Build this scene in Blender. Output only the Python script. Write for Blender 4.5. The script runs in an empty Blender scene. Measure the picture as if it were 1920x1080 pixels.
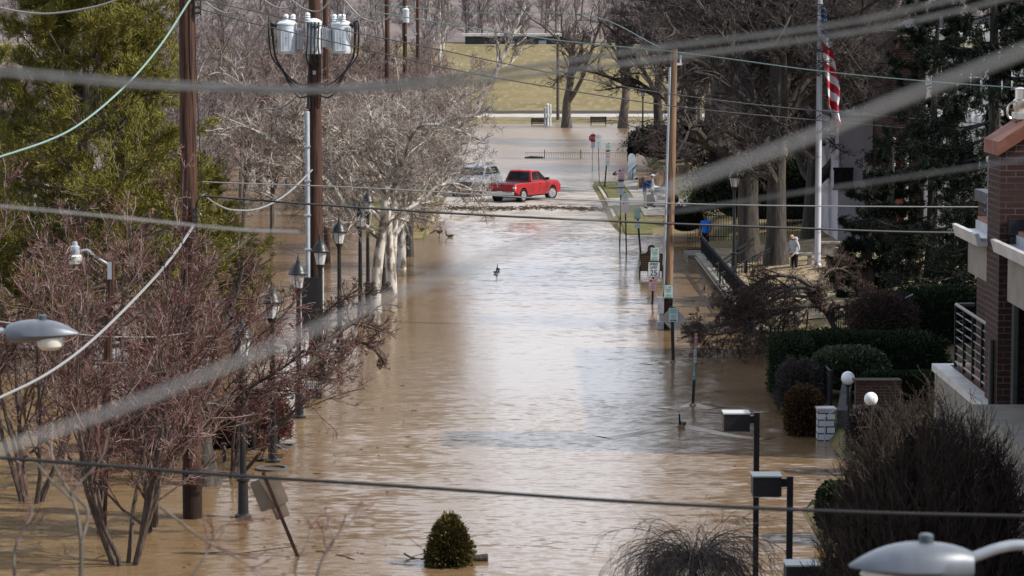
import bpy, bmesh, math, random
import numpy as np
from mathutils import Vector, Matrix
S = bpy.context.scene
COL = S.collection
PI = math.pi
# ---------------------------------------------------------------- camera
H = 10.4; F = 5200.0
PITCH = math.atan((540 - 35) / F)
CP, SP = math.cos(PITCH), math.sin(PITCH)
def ray(px, py):
    a, b = (px - 960) / F, (540 - py) / F
    return np.array([a, CP + b * SP, -SP + b * CP])
def at(px, py, Y):            # point of that sight line at distance Y
    d = ray(px, py); t = Y / d[1]
    return np.array([0, 0, H]) + d * t
def gp(px, py, z=0.0):        # point of that sight line at height z
    d = ray(px, py); t = (z - H) / d[2]
    return np.array([0, 0, H]) + d * t
cam_d = bpy.data.cameras.new('camera'); cam = bpy.data.objects.new('camera', cam_d); COL.objects.link(cam)
cam.location = (0, 0, H); cam.rotation_euler = (PI / 2 - PITCH, 0, 0)
cam_d.sensor_width = 36; cam_d.lens = 36 * F / 1920; cam_d.clip_end = 5000; cam_d.clip_start = 0.5
cam_d.dof.use_dof = True; cam_d.dof.focus_distance = 98; cam_d.dof.aperture_fstop = 4.0
S.camera = cam
# ---------------------------------------------------------------- light
EL, AZ = math.radians(42), math.radians(103)      # azimuth clockwise from +Y
w = bpy.data.worlds.new('World'); S.world = w; w.use_nodes = True
nt = w.node_tree; nt.nodes.clear()
wo = nt.nodes.new('ShaderNodeOutputWorld'); bg = nt.nodes.new('ShaderNodeBackground'); sk = nt.nodes.new('ShaderNodeTexSky')
sk.sky_type = 'NISHITA'; sk.sun_disc = False; sk.sun_elevation = EL; sk.sun_rotation = AZ
sk.air_density = 1.0; sk.dust_density = 1.2; sk.ozone_density = 1.6
bg.inputs[1].default_value = 0.13
# thin bright cloud over the blue
wtc = nt.nodes.new('ShaderNodeTexCoord'); wmp = nt.nodes.new('ShaderNodeMapping'); wmp.inputs['Scale'].default_value = (1.3, 1.3, 4.5); nt.links.new(wtc.outputs['Generated'], wmp.inputs[0])
wnz = nt.nodes.new('ShaderNodeTexNoise'); wnz.inputs['Scale'].default_value = 2.2; wnz.inputs['Detail'].default_value = 7; nt.links.new(wmp.outputs[0], wnz.inputs[0])
wmr = nt.nodes.new('ShaderNodeMapRange'); wmr.inputs[1].default_value = .2; wmr.inputs[2].default_value = .46; wmr.inputs[4].default_value = .95; nt.links.new(wnz.outputs[0], wmr.inputs[0])
wsx = nt.nodes.new('ShaderNodeSeparateXYZ'); nt.links.new(wtc.outputs['Generated'], wsx.inputs[0])
def wrange(sock, a, b_, c, d):
    q = nt.nodes.new('ShaderNodeMapRange'); q.interpolation_type = 'SMOOTHSTEP'
    for i_, v_ in enumerate((a, b_, c, d)): q.inputs[i_ + 1].default_value = v_
    nt.links.new(sock, q.inputs[0]); return q.outputs[0]
def wmul(a, b_):
    q = nt.nodes.new('ShaderNodeMath'); q.operation = 'MULTIPLY'; nt.links.new(a, q.inputs[0]); nt.links.new(b_, q.inputs[1]); return q.outputs[0]
cloud = wmul(wmr.outputs[0], wmul(wrange(wsx.outputs[2], .62, .9, 1, .12), wrange(wsx.outputs[1], -.5, .35, .25, 1)))
wmx = nt.nodes.new('ShaderNodeMix'); wmx.data_type = 'RGBA'; nt.links.new(cloud, wmx.inputs[0]); nt.links.new(sk.outputs[0], wmx.inputs[6]); wmx.inputs[7].default_value = (10.2, 10.8, 12.0, 1)
nt.links.new(wmx.outputs[2], bg.inputs[0]); nt.links.new(bg.outputs[0], wo.inputs[0])
sd = bpy.data.lights.new('sun', 'SUN'); sd.energy = 4.8; sd.angle = math.radians(0.5); sd.color = (1, 0.95, 0.87)
so = bpy.data.objects.new('sun', sd); COL.objects.link(so); so.location = (60, -10, 60)
sv = Vector((math.sin(AZ) * math.cos(EL), math.cos(AZ) * math.cos(EL), math.sin(EL)))
so.rotation_euler = (-sv).to_track_quat('-Z', 'Y').to_euler()
S.view_settings.view_transform = 'Standard'; S.view_settings.look = 'None'; S.view_settings.gamma = 1
S.view_settings.exposure = 0.22
S.render.engine = 'CYCLES'
S.cycles.use_denoising = True; S.cycles.max_bounces = 6; S.cycles.transparent_max_bounces = 8
# ---------------------------------------------------------------- materials
def srgb(r, g, b):
    f = lambda c: (c / 255 / 12.92) if c <= 10 else ((c / 255 + 0.055) / 1.055) ** 2.4
    return (f(r), f(g), f(b))
MATS = {}
def mat(name, col, rough=0.7, metal=0.0, col2=None, scale=4.0, stretch=(1, 1, 1), lo=0.4, hi=0.62, bump=None,
        island=None, spec=0.5, transmission=0, emit=None, detail=4, ior=1.45, brick=None, alpha=None):
    m = bpy.data.materials.new(name); m.use_nodes = True; n = m.node_tree; N = n.nodes; L = n.links
    if spec == .5 and rough >= .6: spec = .18
    b = N['Principled BSDF']; b.inputs['Base Color'].default_value = (*col, 1); b.inputs['Roughness'].default_value = rough
    b.inputs['Metallic'].default_value = metal; b.inputs['Specular IOR Level'].default_value = spec; b.inputs['IOR'].default_value = ior
    if transmission: b.inputs['Transmission Weight'].default_value = transmission
    tc = N.new('ShaderNodeTexCoord'); mp = N.new('ShaderNodeMapping'); L.new(tc.outputs['Object'], mp.inputs[0]); mp.inputs['Scale'].default_value = stretch
    out = None
    if island:                                   # colours picked per leaf / twig
        g = N.new('ShaderNodeNewGeometry'); r = N.new('ShaderNodeValToRGB'); L.new(g.outputs['Random Per Island'], r.inputs[0])
        el = r.color_ramp.elements
        el[0].position = 0; el[0].color = (*island[0], 1); el[1].position = 1; el[1].color = (*island[-1], 1)
        for i, c in enumerate(island[1:-1]):
            e = el.new((i + 1) / (len(island) - 1)); e.color = (*c, 1)
        out = r.outputs[0]
    if brick:
        sx = N.new('ShaderNodeSeparateXYZ'); L.new(tc.outputs['Object'], sx.inputs[0])
        ad = N.new('ShaderNodeMath'); ad.operation = 'ADD'; L.new(sx.outputs[0], ad.inputs[0]); L.new(sx.outputs[1], ad.inputs[1])
        cb = N.new('ShaderNodeCombineXYZ'); L.new(ad.outputs[0], cb.inputs[0]); L.new(sx.outputs[2], cb.inputs[1])
        bt = N.new('ShaderNodeTexBrick'); L.new(cb.outputs[0], bt.inputs[0])
        bt.inputs['Color1'].default_value = (*col, 1); bt.inputs['Color2'].default_value = (*col2, 1); bt.inputs['Mortar'].default_value = (*brick[0], 1)
        bt.inputs['Scale'].default_value = 1; bt.inputs['Brick Width'].default_value = brick[1]; bt.inputs['Row Height'].default_value = brick[2]; bt.inputs['Mortar Size'].default_value = brick[3]
        out = bt.outputs[0]; col2 = None
    if col2:
        nz = N.new('ShaderNodeTexNoise'); nz.inputs['Scale'].default_value = scale; nz.inputs['Detail'].default_value = detail; L.new(mp.outputs[0], nz.inputs[0])
        r = N.new('ShaderNodeMapRange'); r.inputs[1].default_value = lo; r.inputs[2].default_value = hi; L.new(nz.outputs[0], r.inputs[0])
        mx = N.new('ShaderNodeMix'); mx.data_type = 'RGBA'; L.new(r.outputs[0], mx.inputs[0])
        if out: L.new(out, mx.inputs[6])
        else: mx.inputs[6].default_value = (*col, 1)
        mx.inputs[7].default_value = (*col2, 1); out = mx.outputs[2]
    if out: L.new(out, b.inputs['Base Color'])
    if bump:
        nz = N.new('ShaderNodeTexNoise'); nz.inputs['Scale'].default_value = bump[0]; nz.inputs['Detail'].default_value = 5; L.new(mp.outputs[0], nz.inputs[0])
        bp = N.new('ShaderNodeBump'); bp.inputs['Strength'].default_value = bump[1]; bp.inputs['Distance'].default_value = bump[2]
        L.new(nz.outputs[0], bp.inputs['Height']); L.new(bp.outputs[0], b.inputs['Normal'])
    if emit:
        b.inputs['Emission Color'].default_value = (*emit[:3], 1); b.inputs['Emission Strength'].default_value = emit[3]
    MATS[name] = m
    return m
M = {}
M['pole'] = mat('pole_wood', (0.088, 0.046, 0.033), 0.9, col2=(0.030, 0.019, 0.015), scale=9, stretch=(3, 3, .10), lo=.46, hi=.6, detail=8, bump=(14, .8, .03))
M['pole_dark'] = mat('pole_wet', (0.03, 0.018, 0.013), 0.7, col2=(0.018, 0.012, 0.01), scale=7, stretch=(3, 3, .3))
M['pole_tan'] = mat('pole_tan', (0.25, 0.155, 0.095), 0.85, col2=(0.10, 0.062, 0.042), scale=9, stretch=(3, 3, .09), lo=.48, hi=.64, detail=8, bump=(9, .5, .02))
M['black'] = mat('black_paint', (0.012, 0.014, 0.014), 0.38, col2=(0.02, 0.02, 0.02), scale=8)
M['cap_green'] = mat('lantern_cap', (0.010, 0.013, 0.013), 0.4, col2=(0.016, 0.018, 0.018), scale=9)
M['rubber'] = mat('black_rubber', (0.012, 0.012, 0.012), 0.5)
M['galv'] = mat('galvanised', (0.42, 0.44, 0.47), 0.45, 0.3, col2=(0.33, 0.35, 0.38), scale=5)
M['conduit'] = mat('conduit', (0.50, 0.54, 0.58), 0.45, col2=(0.4, 0.44, 0.48), scale=3)
M['white'] = mat('white_paint', (0.74, 0.75, 0.75), 0.5, col2=(0.62, 0.63, 0.63), scale=5)
M['tank'] = mat('tank_paint', (0.60, 0.64, 0.68), 0.35, col2=(0.5, 0.53, 0.55), scale=4, lo=.5, hi=.75)
M['porcelain'] = mat('porcelain', (0.66, 0.68, 0.70), 0.25)
M['glass'] = mat('lantern_glass', (0.86, 0.86, 0.84), 0.22, transmission=0.55, ior=1.2)
M['cable'] = mat('cable_black', (0.018, 0.018, 0.018), 0.5)
M['cable_grey'] = mat('cable_grey', (0.19, 0.19, 0.185), 0.6, col2=(0.14, 0.14, 0.135), scale=14)
M['cable_light'] = mat('cable_light', (0.22, 0.22, 0.215), 0.5)
M['cable_green'] = mat('cable_green', (0.15, 0.235, 0.20), 0.5)
M['sign_white'] = mat('sign_white', (0.62, 0.66, 0.68), 0.4)
M['sign_pale'] = mat('sign_pale_green', (0.55, 0.66, 0.63), 0.4)
M['sign_green'] = mat('sign_green', (0.02, 0.22, 0.13), 0.4)
M['sign_red'] = mat('sign_red', (0.42, 0.02, 0.025), 0.4)
M['sign_pink'] = mat('sign_pink', (0.60, 0.50, 0.52), 0.4)
M['ink'] = mat('sign_ink', (0.012, 0.012, 0.015), 0.5)
M['sign_back'] = mat('sign_back', (0.25, 0.195, 0.145), 0.6, 0.0, col2=(0.2, 0.16, 0.12), scale=3)
M['sign_back_grey'] = mat('sign_back_grey', (0.20, 0.20, 0.21), 0.55, 0.2, col2=(0.17, 0.165, 0.17), scale=3)
M['rust'] = mat('rusty_post', (0.05, 0.022, 0.016), 0.7, col2=(0.025, 0.014, 0.012), scale=9)
M['bronze'] = mat('plaque_brown', (0.075, 0.048, 0.022), 0.5, col2=(0.045, 0.035, 0.02), scale=16)
M['bronze_dark'] = mat('plaque_rim', (0.03, 0.03, 0.025), 0.5)
M['bronze_text'] = mat('plaque_letter', (0.25, 0.12, 0.05), 0.5)
# ---------------------------------------------------------------- mesh building
def nrm(v):
    v = np.asarray(v, float); return v / (np.linalg.norm(v, axis=-1, keepdims=True) + 1e-12)
class MB:
    def __init__(self, origin=(0, 0, 0)):
        self.v = []; self.n = 0; self.q = []; self.f = []; self.o = np.asarray(origin, float); self.mi = []
    def add(self, V, Q=None, Fc=None):
        V = np.asarray(V, float).reshape(-1, 3); k = self.n; self.v.append(V); self.n += len(V)
        if Q is not None and len(Q): self.q.append(np.asarray(Q, np.int64).reshape(-1, 4) + k)
        if Fc: self.f += [[i + k for i in f] for f in Fc]
        return k
    def box(self, c, s, R=None):
        s = np.asarray(s, float) / 2
        V = np.array([[x, y, z] for x in (-1, 1) for y in (-1, 1) for z in (-1, 1)], float) * s
        if R is not None: V = V @ np.asarray(R).T
        self.add(V + np.asarray(c, float), [[0, 1, 3, 2], [4, 6, 7, 5], [0, 4, 5, 1], [2, 3, 7, 6], [0, 2, 6, 4], [1, 5, 7, 3]])
    def box2(self, a, b):
        a, b = np.asarray(a, float), np.asarray(b, float); self.box((a + b) / 2, np.abs(b - a))
    def beam(self, p, q, w, d=None, up=(0, 0, 1)):
        p, q = np.asarray(p, float), np.asarray(q, float); t = nrm(q - p)
        if abs(np.dot(t, up)) > .98: up = (0, 1, 0)
        s = nrm(np.cross(t, up)); u = np.cross(s, t)
        self.box((p + q) / 2, (np.linalg.norm(q - p), w, d or w), np.stack([t, s, u], 1))
    def batch(self, P, R, k=5, caps=False):
        P = np.asarray(P, float); R = np.asarray(R, float); N, n, _ = P.shape
        T = nrm(np.gradient(P, axis=1))
        t0 = T.mean(1); ref = np.where(np.abs(t0[:, 2:3]) > .8, np.array([[1., 0.1, 0]]), np.array([[0.05, 0.1, 1.]]))
        U = nrm(np.cross(T, ref[:, None, :])); W = np.cross(T, U)
        a = np.arange(k) * 2 * PI / k
        V = P[:, :, None, :] + R[:, :, None, None] * (np.cos(a)[:, None] * U[:, :, None, :] + np.sin(a)[:, None] * W[:, :, None, :])
        idx = np.arange(N * n * k).reshape(N, n, k); nx = np.roll(idx, -1, 2)
        Q = np.stack([idx[:, :-1], nx[:, :-1], nx[:, 1:], idx[:, 1:]], -1)
        fs = None
        if caps: fs = [list(idx[i, 0, ::-1]) for i in range(N)] + [list(idx[i, -1]) for i in range(N)]
        self.add(V, Q, fs)
    def tube(self, pts, r, k=8, caps=True):
        pts = np.asarray(pts, float); n = len(pts)
        r = np.full(n, r, float) if np.isscalar(r) else np.asarray(r, float)
        self.batch(pts[None], r[None], k, caps)
    def lathe(self, prof, k=16, c=(0, 0, 0), R=None, caps=True):
        prof = np.asarray(prof, float); n = len(prof); a = np.arange(k) * 2 * PI / k
        V = np.stack([prof[:, 0:1] * np.cos(a), prof[:, 0:1] * np.sin(a), np.repeat(prof[:, 1:2], k, 1)], -1)
        if R is not None: V = V @ np.asarray(R).T
        V = V + np.asarray(c, float)
        idx = np.arange(n * k).reshape(n, k); nx = np.roll(idx, -1, 1)
        Q = np.stack([idx[:-1], nx[:-1], nx[1:], idx[1:]], -1)
        self.add(V, Q, [list(idx[0, ::-1]), list(idx[-1])] if caps else None)
    def ell(self, c, r, nu=14, nv=9, R=None):
        t = np.linspace(0.02, PI - 0.02, nv)
        r = np.broadcast_to(np.asarray(r, float), (3,))
        a = np.arange(nu) * 2 * PI / nu
        V = np.stack([np.sin(t)[:, None] * np.cos(a) * r[0], np.sin(t)[:, None] * np.sin(a) * r[1], -np.cos(t)[:, None] * np.ones(nu) * r[2]], -1)
        if R is not None: V = V @ np.asarray(R).T
        V = V + np.asarray(c, float); idx = np.arange(nv * nu).reshape(nv, nu); nx = np.roll(idx, -1, 1)
        self.add(V, np.stack([idx[:-1], nx[:-1], nx[1:], idx[1:]], -1), [list(idx[0, ::-1]), list(idx[-1])])
    def prism(self, out, o, U, V, D):
        out = np.asarray(out, float); o, U, V, D = [np.asarray(x, float) for x in (o, U, V, D)]; n = len(out)
        A = o + out[:, 0:1] * U + out[:, 1:2] * V
        self.add(np.concatenate([A, A + D]), [[i, (i + 1) % n, n + (i + 1) % n, n + i] for i in range(n)], [list(range(n))[::-1], list(range(n, 2 * n))])
    def loft(self, rings, caps=True):
        rings = np.asarray(rings, float); n, k, _ = rings.shape
        idx = np.arange(n * k).reshape(n, k); nx = np.roll(idx, -1, 1)
        self.add(rings, np.stack([idx[:-1], nx[:-1], nx[1:], idx[1:]], -1), [list(idx[0, ::-1]), list(idx[-1])] if caps else None)
    def grid(self, P):
        P = np.asarray(P, float); n, m, _ = P.shape; idx = np.arange(n * m).reshape(n, m)
        self.add(P, np.stack([idx[:-1, :-1], idx[1:, :-1], idx[1:, 1:], idx[:-1, 1:]], -1))
    def leaves(self, C, D, L, Wd, rng, fold=0.0):        # one quad (diamond) per leaf
        C = np.asarray(C, float); N = len(C); D = nrm(D)
        Sd = nrm(np.cross(D, rng.normal(size=(N, 3))))
        L = np.broadcast_to(L, (N,))[:, None]; Wd = np.broadcast_to(Wd, (N,))[:, None]
        up = np.cross(D, Sd) * fold * L
        V = np.stack([C, C + D * L * .45 + Sd * Wd + up, C + D * L, C + D * L * .45 - Sd * Wd + up], 1)
        self.add(V, np.arange(N * 4).reshape(N, 4))
    def mesh(self, name, m, smooth=True, sharp=35):
        me = bpy.data.meshes.new(name)
        V = np.concatenate(self.v) - self.o
        Q = np.concatenate(self.q) if self.q else np.zeros((0, 4), np.int64)
        me.vertices.add(len(V)); me.vertices.foreach_set('co', V.astype(np.float32).ravel())
        lt = np.concatenate([np.full(len(Q), 4), np.array([len(f) for f in self.f], int)]).astype(np.int32)
        lv = np.concatenate([Q.ravel(), np.array([i for f in self.f for i in f], int)]).astype(np.int32)
        me.loops.add(len(lv)); me.loops.foreach_set('vertex_index', lv)
        me.polygons.add(len(lt)); me.polygons.foreach_set('loop_start', np.concatenate([[0], np.cumsum(lt)[:-1]]).astype(np.int32))
        me.update(calc_edges=True); me.validate()
        for x in (m if isinstance(m, (list, tuple)) else [m]): me.materials.append(x)
        me.polygons.foreach_set('use_smooth', np.full(len(me.polygons), bool(smooth)))
        if smooth and len(lt) < 60000: me.set_sharp_from_angle(angle=math.radians(sharp))
        return me
    def build(self, name, m, parent=None, smooth=True, sharp=35):
        o = bpy.data.objects.new(name, self.mesh(name, m, smooth, sharp)); COL.objects.link(o)
        if parent is not None: o.parent = parent
        return o
def tag(o, label=None, cat=None, group=None, kind=None):
    if label: o['label'] = label
    if cat: o['category'] = cat
    if group: o['group'] = group
    if kind: o['kind'] = kind
    return o
def thing(name, label, cat, loc, rotz=0, group=None):
    o = bpy.data.objects.new(name, None); COL.objects.link(o); o.empty_display_size = .2
    o.location = tuple(float(x) for x in loc); o.rotation_euler = (0, 0, rotz)
    return tag(o, label, cat, group)
def one(name, mb, m, label, cat, group=None, smooth=True, kind=None):     # a thing that is one mesh, standing at mb.o
    o = mb.build(name, m, None, smooth); o.location = tuple(float(x) for x in mb.o)
    return tag(o, label, cat, group, kind)
def copy_tree(o, parent=None):
    c = o.copy(); COL.objects.link(c); c.parent = parent
    for ch in list(o.children): copy_tree(ch, c)
    return c
def curve(pts, n=24):                         # Catmull-Rom through points
    P = np.asarray(pts, float); P = np.concatenate([[2 * P[0] - P[1]], P, [2 * P[-1] - P[-2]]]); out = []
    for i in range(1, len(P) - 2):
        for t in np.linspace(0, 1, n, endpoint=False):
            a, b, c, d = P[i - 1:i + 3]
            out.append(.5 * (2 * b + (c - a) * t + (2 * a - 5 * b + 4 * c - d) * t * t + (3 * b - a - 3 * c + d) * t ** 3))
    out.append(P[-2]); return np.array(out)
_dg = None
def text_verts(body, size, ext=.002):
    c = bpy.data.curves.new('lettering', 'FONT'); c.body = body; c.size = size; c.align_x = 'CENTER'; c.align_y = 'CENTER'; c.extrude = ext; c.resolution_u = 2
    o = bpy.data.objects.new('lettering', c); COL.objects.link(o)
    dg = bpy.context.evaluated_depsgraph_get(); me = bpy.data.meshes.new_from_object(o.evaluated_get(dg))
    V = np.array([v.co[:] for v in me.vertices]); Fc = [list(p.vertices) for p in me.polygons]
    bpy.data.objects.remove(o); bpy.data.curves.remove(c); bpy.data.meshes.remove(me)
    return V, Fc
def put_text(mb, body, size, o, U, V, squeeze=1.0):
    T, Fc = text_verts(body, size)
    U, V = np.asarray(U, float), np.asarray(V, float); W = np.cross(U, V)
    mb.add(np.asarray(o, float) + T[:, 0:1] * U * squeeze + T[:, 1:2] * V + T[:, 2:3] * W, None, Fc)
def rrect(w, h, r, k=4):
    out = []
    for cx, cy, a0 in ((w / 2 - r, h / 2 - r, 0), (-w / 2 + r, h / 2 - r, PI / 2), (-w / 2 + r, -h / 2 + r, PI), (w / 2 - r, -h / 2 + r, 1.5 * PI)):
        for i in range(k + 1):
            a = a0 + i * PI / 2 / k; out.append((cx + r * math.cos(a), cy + r * math.sin(a)))
    return out
# ================================================================ SETTING
def sst(x, a, b):
    t = np.clip((x - a) / (b - a), 0, 1); return t * t * (3 - 2 * t)
def road_z(Y): return np.maximum(0.13 * (1 - ((Y - 157) / 13.5) ** 2), -1.0)
def road_mid(X): return sst(X, -4.6, -4.0) * (1 - sst(X, 5.3, 5.9))
def hgt(X, Y):
    X = np.asarray(X, float); Y = np.asarray(Y, float)
    h = np.maximum(road_z(Y), -1.0) + 0 * X
    # grass verges both sides of the dry stretch
    vl = (1 - sst(X, -4.15, -4.0)) * sst(X, -8.5, -6.0); vr = sst(X, 5.15, 5.3) * (1 - sst(X, 8.5, 10))
    h = h + 0.13 * (vl + vr) * (h > -0.9)
    bump = np.where(X > 5.2, sst(Y, 131, 139) * (1 - sst(Y, 172, 182)) * 0.22, sst(Y, 128, 136) * (1 - sst(Y, 166, 176)) * 0.2)
    h = np.maximum(h, np.where((vl + vr) > 0.2, -0.1 + bump * 1.2 * np.minimum(1, vl + vr), -1))
    # left ground: below the flood
    h = np.where(X < -9, np.maximum(h - 0.6 * sst(-X, 9, 12), -0.8), h)
    # right bank
    edge = np.where(Y > 124, 8.6, np.where(Y > 90.5, 8.42, np.where(Y > 58.5, 7.75, 6.1)))
    edge = np.where(Y > 190, 8.6 + (Y - 190) * 0.02, edge)
    top = np.where(Y > 90.5, 0.45, np.where(Y > 66, 0.3, 0.16))
    rb = sst(X, edge, edge + np.where(Y > 124, 1.6, 0.25)) * (top + 1.0) - 1.0 + np.clip(X - edge - 1, 0, 6) * 0.11 * sst(Y, 64, 95) + np.clip(X - edge - 4, 0, 20) * 0.05 * sst(Y, 120, 150)
    rb = np.where(Y < 245, rb, -1)
    h = np.maximum(h, rb)
    # levee, its top and the hill beyond
    lev = -1 + 1.35 * sst(Y, 258, 284) + 7.0 * np.clip((Y - 299) / 20, 0, 1) + 12 * np.clip((Y - 420) / 230, 0, 1) + 26 * np.clip((Y - 620) / 300, 0, 1)
    h = np.maximum(h, lev)
    n = 0.03 * np.sin(X * 1.7 + Y * .6) * np.sin(Y * .9 - X * .4)
    return h + np.where(h > 0.25, n, 0)
xs = np.concatenate([np.linspace(-600, -60, 12), np.linspace(-55, -16, 18), np.arange(-15, 22, .35), np.linspace(23, 60, 18), np.linspace(70, 600, 12)])
ys = np.concatenate([np.linspace(-40, 40, 6), np.arange(42, 330, 1.0), np.linspace(335, 420, 14), np.linspace(440, 1400, 26)])
XX, YY = np.meshgrid(xs, ys, indexing='ij')
mb = MB(); mb.grid(np.stack([XX, YY, hgt(XX, YY)], -1))
gm = mat('ground_grass', (0.17, 0.125, 0.06), 0.95, col2=(0.105, 0.085, 0.038), scale=0.6, detail=9, lo=.38, hi=.66, bump=(6, .6, .05))
# extra fine dry-leaf variation over the lawn
def add_fine(m, c, sc, lo, hi):
    n = m.node_tree; N = n.nodes; L = n.links; b = N['Principled BSDF']; src = b.inputs['Base Color'].links[0].from_socket
    tc = N.new('ShaderNodeTexCoord'); nz = N.new('ShaderNodeTexNoise'); nz.inputs['Scale'].default_value = sc; nz.inputs['Detail'].default_value = 6; L.new(tc.outputs['Object'], nz.inputs[0])
    r = N.new('ShaderNodeMapRange'); r.inputs[1].default_value = lo; r.inputs[2].default_value = hi; L.new(nz.outputs[0], r.inputs[0])
    mx = N.new('ShaderNodeMix'); mx.data_type = 'RGBA'; L.new(r.outputs[0], mx.inputs[0]); L.new(src, mx.inputs[6]); mx.inputs[7].default_value = (*c, 1); L.new(mx.outputs[2], b.inputs['Base Color'])
add_fine(gm, (0.23, 0.18, 0.10), 9, .52, .62)
add_fine(gm, (0.085, 0.095, 0.03), 0.12, .5, .6)
g = one('ground', mb, gm, None, None, kind='structure')
# flood water
wm = bpy.data.materials.new('flood_water'); wm.use_nodes = True
n = wm.node_tree; N = n.nodes; L = n.links; b = N['Principled BSDF']
b.inputs['Roughness'].default_value = 0.16; b.inputs['IOR'].default_value = 1.333; b.inputs['Specular IOR Level'].default_value = 0.5
tc = N.new('ShaderNodeTexCoord')
def wnoise(scale, st, detail=3):
    mp = N.new('ShaderNodeMapping'); mp.inputs['Scale'].default_value = st; L.new(tc.outputs['Object'], mp.inputs[0])
    z = N.new('ShaderNodeTexNoise'); z.inputs['Scale'].default_value = scale; z.inputs['Detail'].default_value = detail; L.new(mp.outputs[0], z.inputs[0]); return z.outputs[0]
silt = wnoise(0.12, (1, .45, 1), 5)
r = N.new('ShaderNodeMapRange'); r.inputs[1].default_value = .35; r.inputs[2].default_value = .68; L.new(silt, r.inputs[0])
mx = N.new('ShaderNodeMix'); mx.data_type = 'RGBA'; mx.inputs[6].default_value = (0.160, 0.098, 0.047, 1); mx.inputs[7].default_value = (0.205, 0.137, 0.076, 1)
L.new(r.outputs[0], mx.inputs[0]); L.new(mx.outputs[2], b.inputs['Base Color'])
def mad(a, k, c=None):
    m_ = N.new('ShaderNodeMath'); m_.operation = 'MULTIPLY_ADD'; L.new(a, m_.inputs[0])
    if hasattr(k, 'is_linked'): L.new(k, m_.inputs[1])
    else: m_.inputs[1].default_value = k
    if c is not None: L.new(c, m_.inputs[2])
    else: m_.inputs[2].default_value = 0
    return m_.outputs[0]
def wslope(scale, st, detail, ax, ay):            # random facet slopes, independent of the viewing distance
    mp = N.new('ShaderNodeMapping'); mp.inputs['Scale'].default_value = st; L.new(tc.outputs['Object'], mp.inputs[0])
    z = N.new('ShaderNodeTexNoise'); z.inputs['Scale'].default_value = scale; z.inputs['Detail'].default_value = detail; L.new(mp.outputs[0], z.inputs[0])
    a_ = N.new('ShaderNodeVectorMath'); a_.operation = 'SUBTRACT'; L.new(z.outputs[1], a_.inputs[0]); a_.inputs[1].default_value = (.5, .5, .5)
    m_ = N.new('ShaderNodeVectorMath'); m_.operation = 'MULTIPLY'; L.new(a_.outputs[0], m_.inputs[0]); m_.inputs[1].default_value = (ax, ay, 0); return m_.outputs[0]
def vadd(a, c):
    m_ = N.new('ShaderNodeVectorMath'); m_.operation = 'ADD'; L.new(a, m_.inputs[0]); L.new(c, m_.inputs[1]); return m_.outputs[0]
calm = wnoise(.07, (1, .5, 1), 2)
cr = N.new('ShaderNodeMapRange'); cr.inputs[1].default_value = .38; cr.inputs[2].default_value = .6; cr.inputs[3].default_value = .55; cr.inputs[4].default_value = 1.15; L.new(calm, cr.inputs[0])
sl = vadd(wslope(5.5, (.5, 1, 1), 3, .20, .26), vadd(wslope(1.6, (.4, 1, 1), 2, .07, .12), wslope(.35, (.5, 1, 1), 1, .02, .05)))
sc_ = N.new('ShaderNodeVectorMath'); sc_.operation = 'SCALE'; L.new(sl, sc_.inputs[0])
sy = N.new('ShaderNodeSeparateXYZ'); L.new(tc.outputs['Object'], sy.inputs[0])
wob = N.new('ShaderNodeMath'); wob.operation = 'MULTIPLY_ADD'; L.new(wnoise(.25, (1, .6, 1), 3), wob.inputs[0]); wob.inputs[1].default_value = 7; L.new(sy.outputs[1], wob.inputs[2])
def yrange(a_, b_, c_, d_):
    q = N.new('ShaderNodeMapRange'); q.interpolation_type = 'SMOOTHSTEP'; L.new(wob.outputs[0], q.inputs[0])
    for i_, v_ in enumerate((a_, b_, c_, d_)): q.inputs[i_ + 1].default_value = v_
    return q.outputs[0]
amp = mad(mad(cr.outputs[0], yrange(76, 82, 1.7, .62)), yrange(105, 215, 1.0, 2.0)); L.new(amp, sc_.inputs['Scale'])
rg_ = mad(yrange(150, 205, 0, .14), 1.0, yrange(76, 82, .17, .15)); L.new(rg_, b.inputs['Roughness'])
ad_ = N.new('ShaderNodeVectorMath'); ad_.operation = 'ADD'; L.new(sc_.outputs[0], ad_.inputs[0]); ad_.inputs[1].default_value = (0, 0, 1)
nn_ = N.new('ShaderNodeVectorMath'); nn_.operation = 'NORMALIZE'; L.new(ad_.outputs[0], nn_.inputs[0]); L.new(nn_.outputs[0], b.inputs['Normal'])
M['water'] = wm
mb = MB(); mb.grid(np.stack(np.meshgrid(np.linspace(-500, 500, 9), np.linspace(-30, 290, 7), [0.0], indexing='ij'), -1)[:, :, 0])
one('water', mb, wm, None, None, kind='structure')
# road: an asphalt sheet that dips under the flood at both ends
mb = MB(); xr = np.linspace(-3.95, 5.2, 24); yr = np.arange(45, 262, 1.0); A, B = np.meshgrid(xr, yr, indexing='ij')
crown = 0.03 * (1 - ((A - .6) / 4.6) ** 2)
mb.grid(np.stack([A, B, np.maximum(road_z(B), -1) + crown + 0.012], -1))
road_m = mat('asphalt', (0.31, 0.28, 0.245), 0.85, col2=(0.40, 0.365, 0.325), scale=.5, stretch=(1, .5, 1), detail=8, bump=(30, .4, .01))
add_fine(road_m, (0.17, 0.13, 0.10), .9, .52, .66)
one('road', mb, road_m, None, None, kind='structure')
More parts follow.
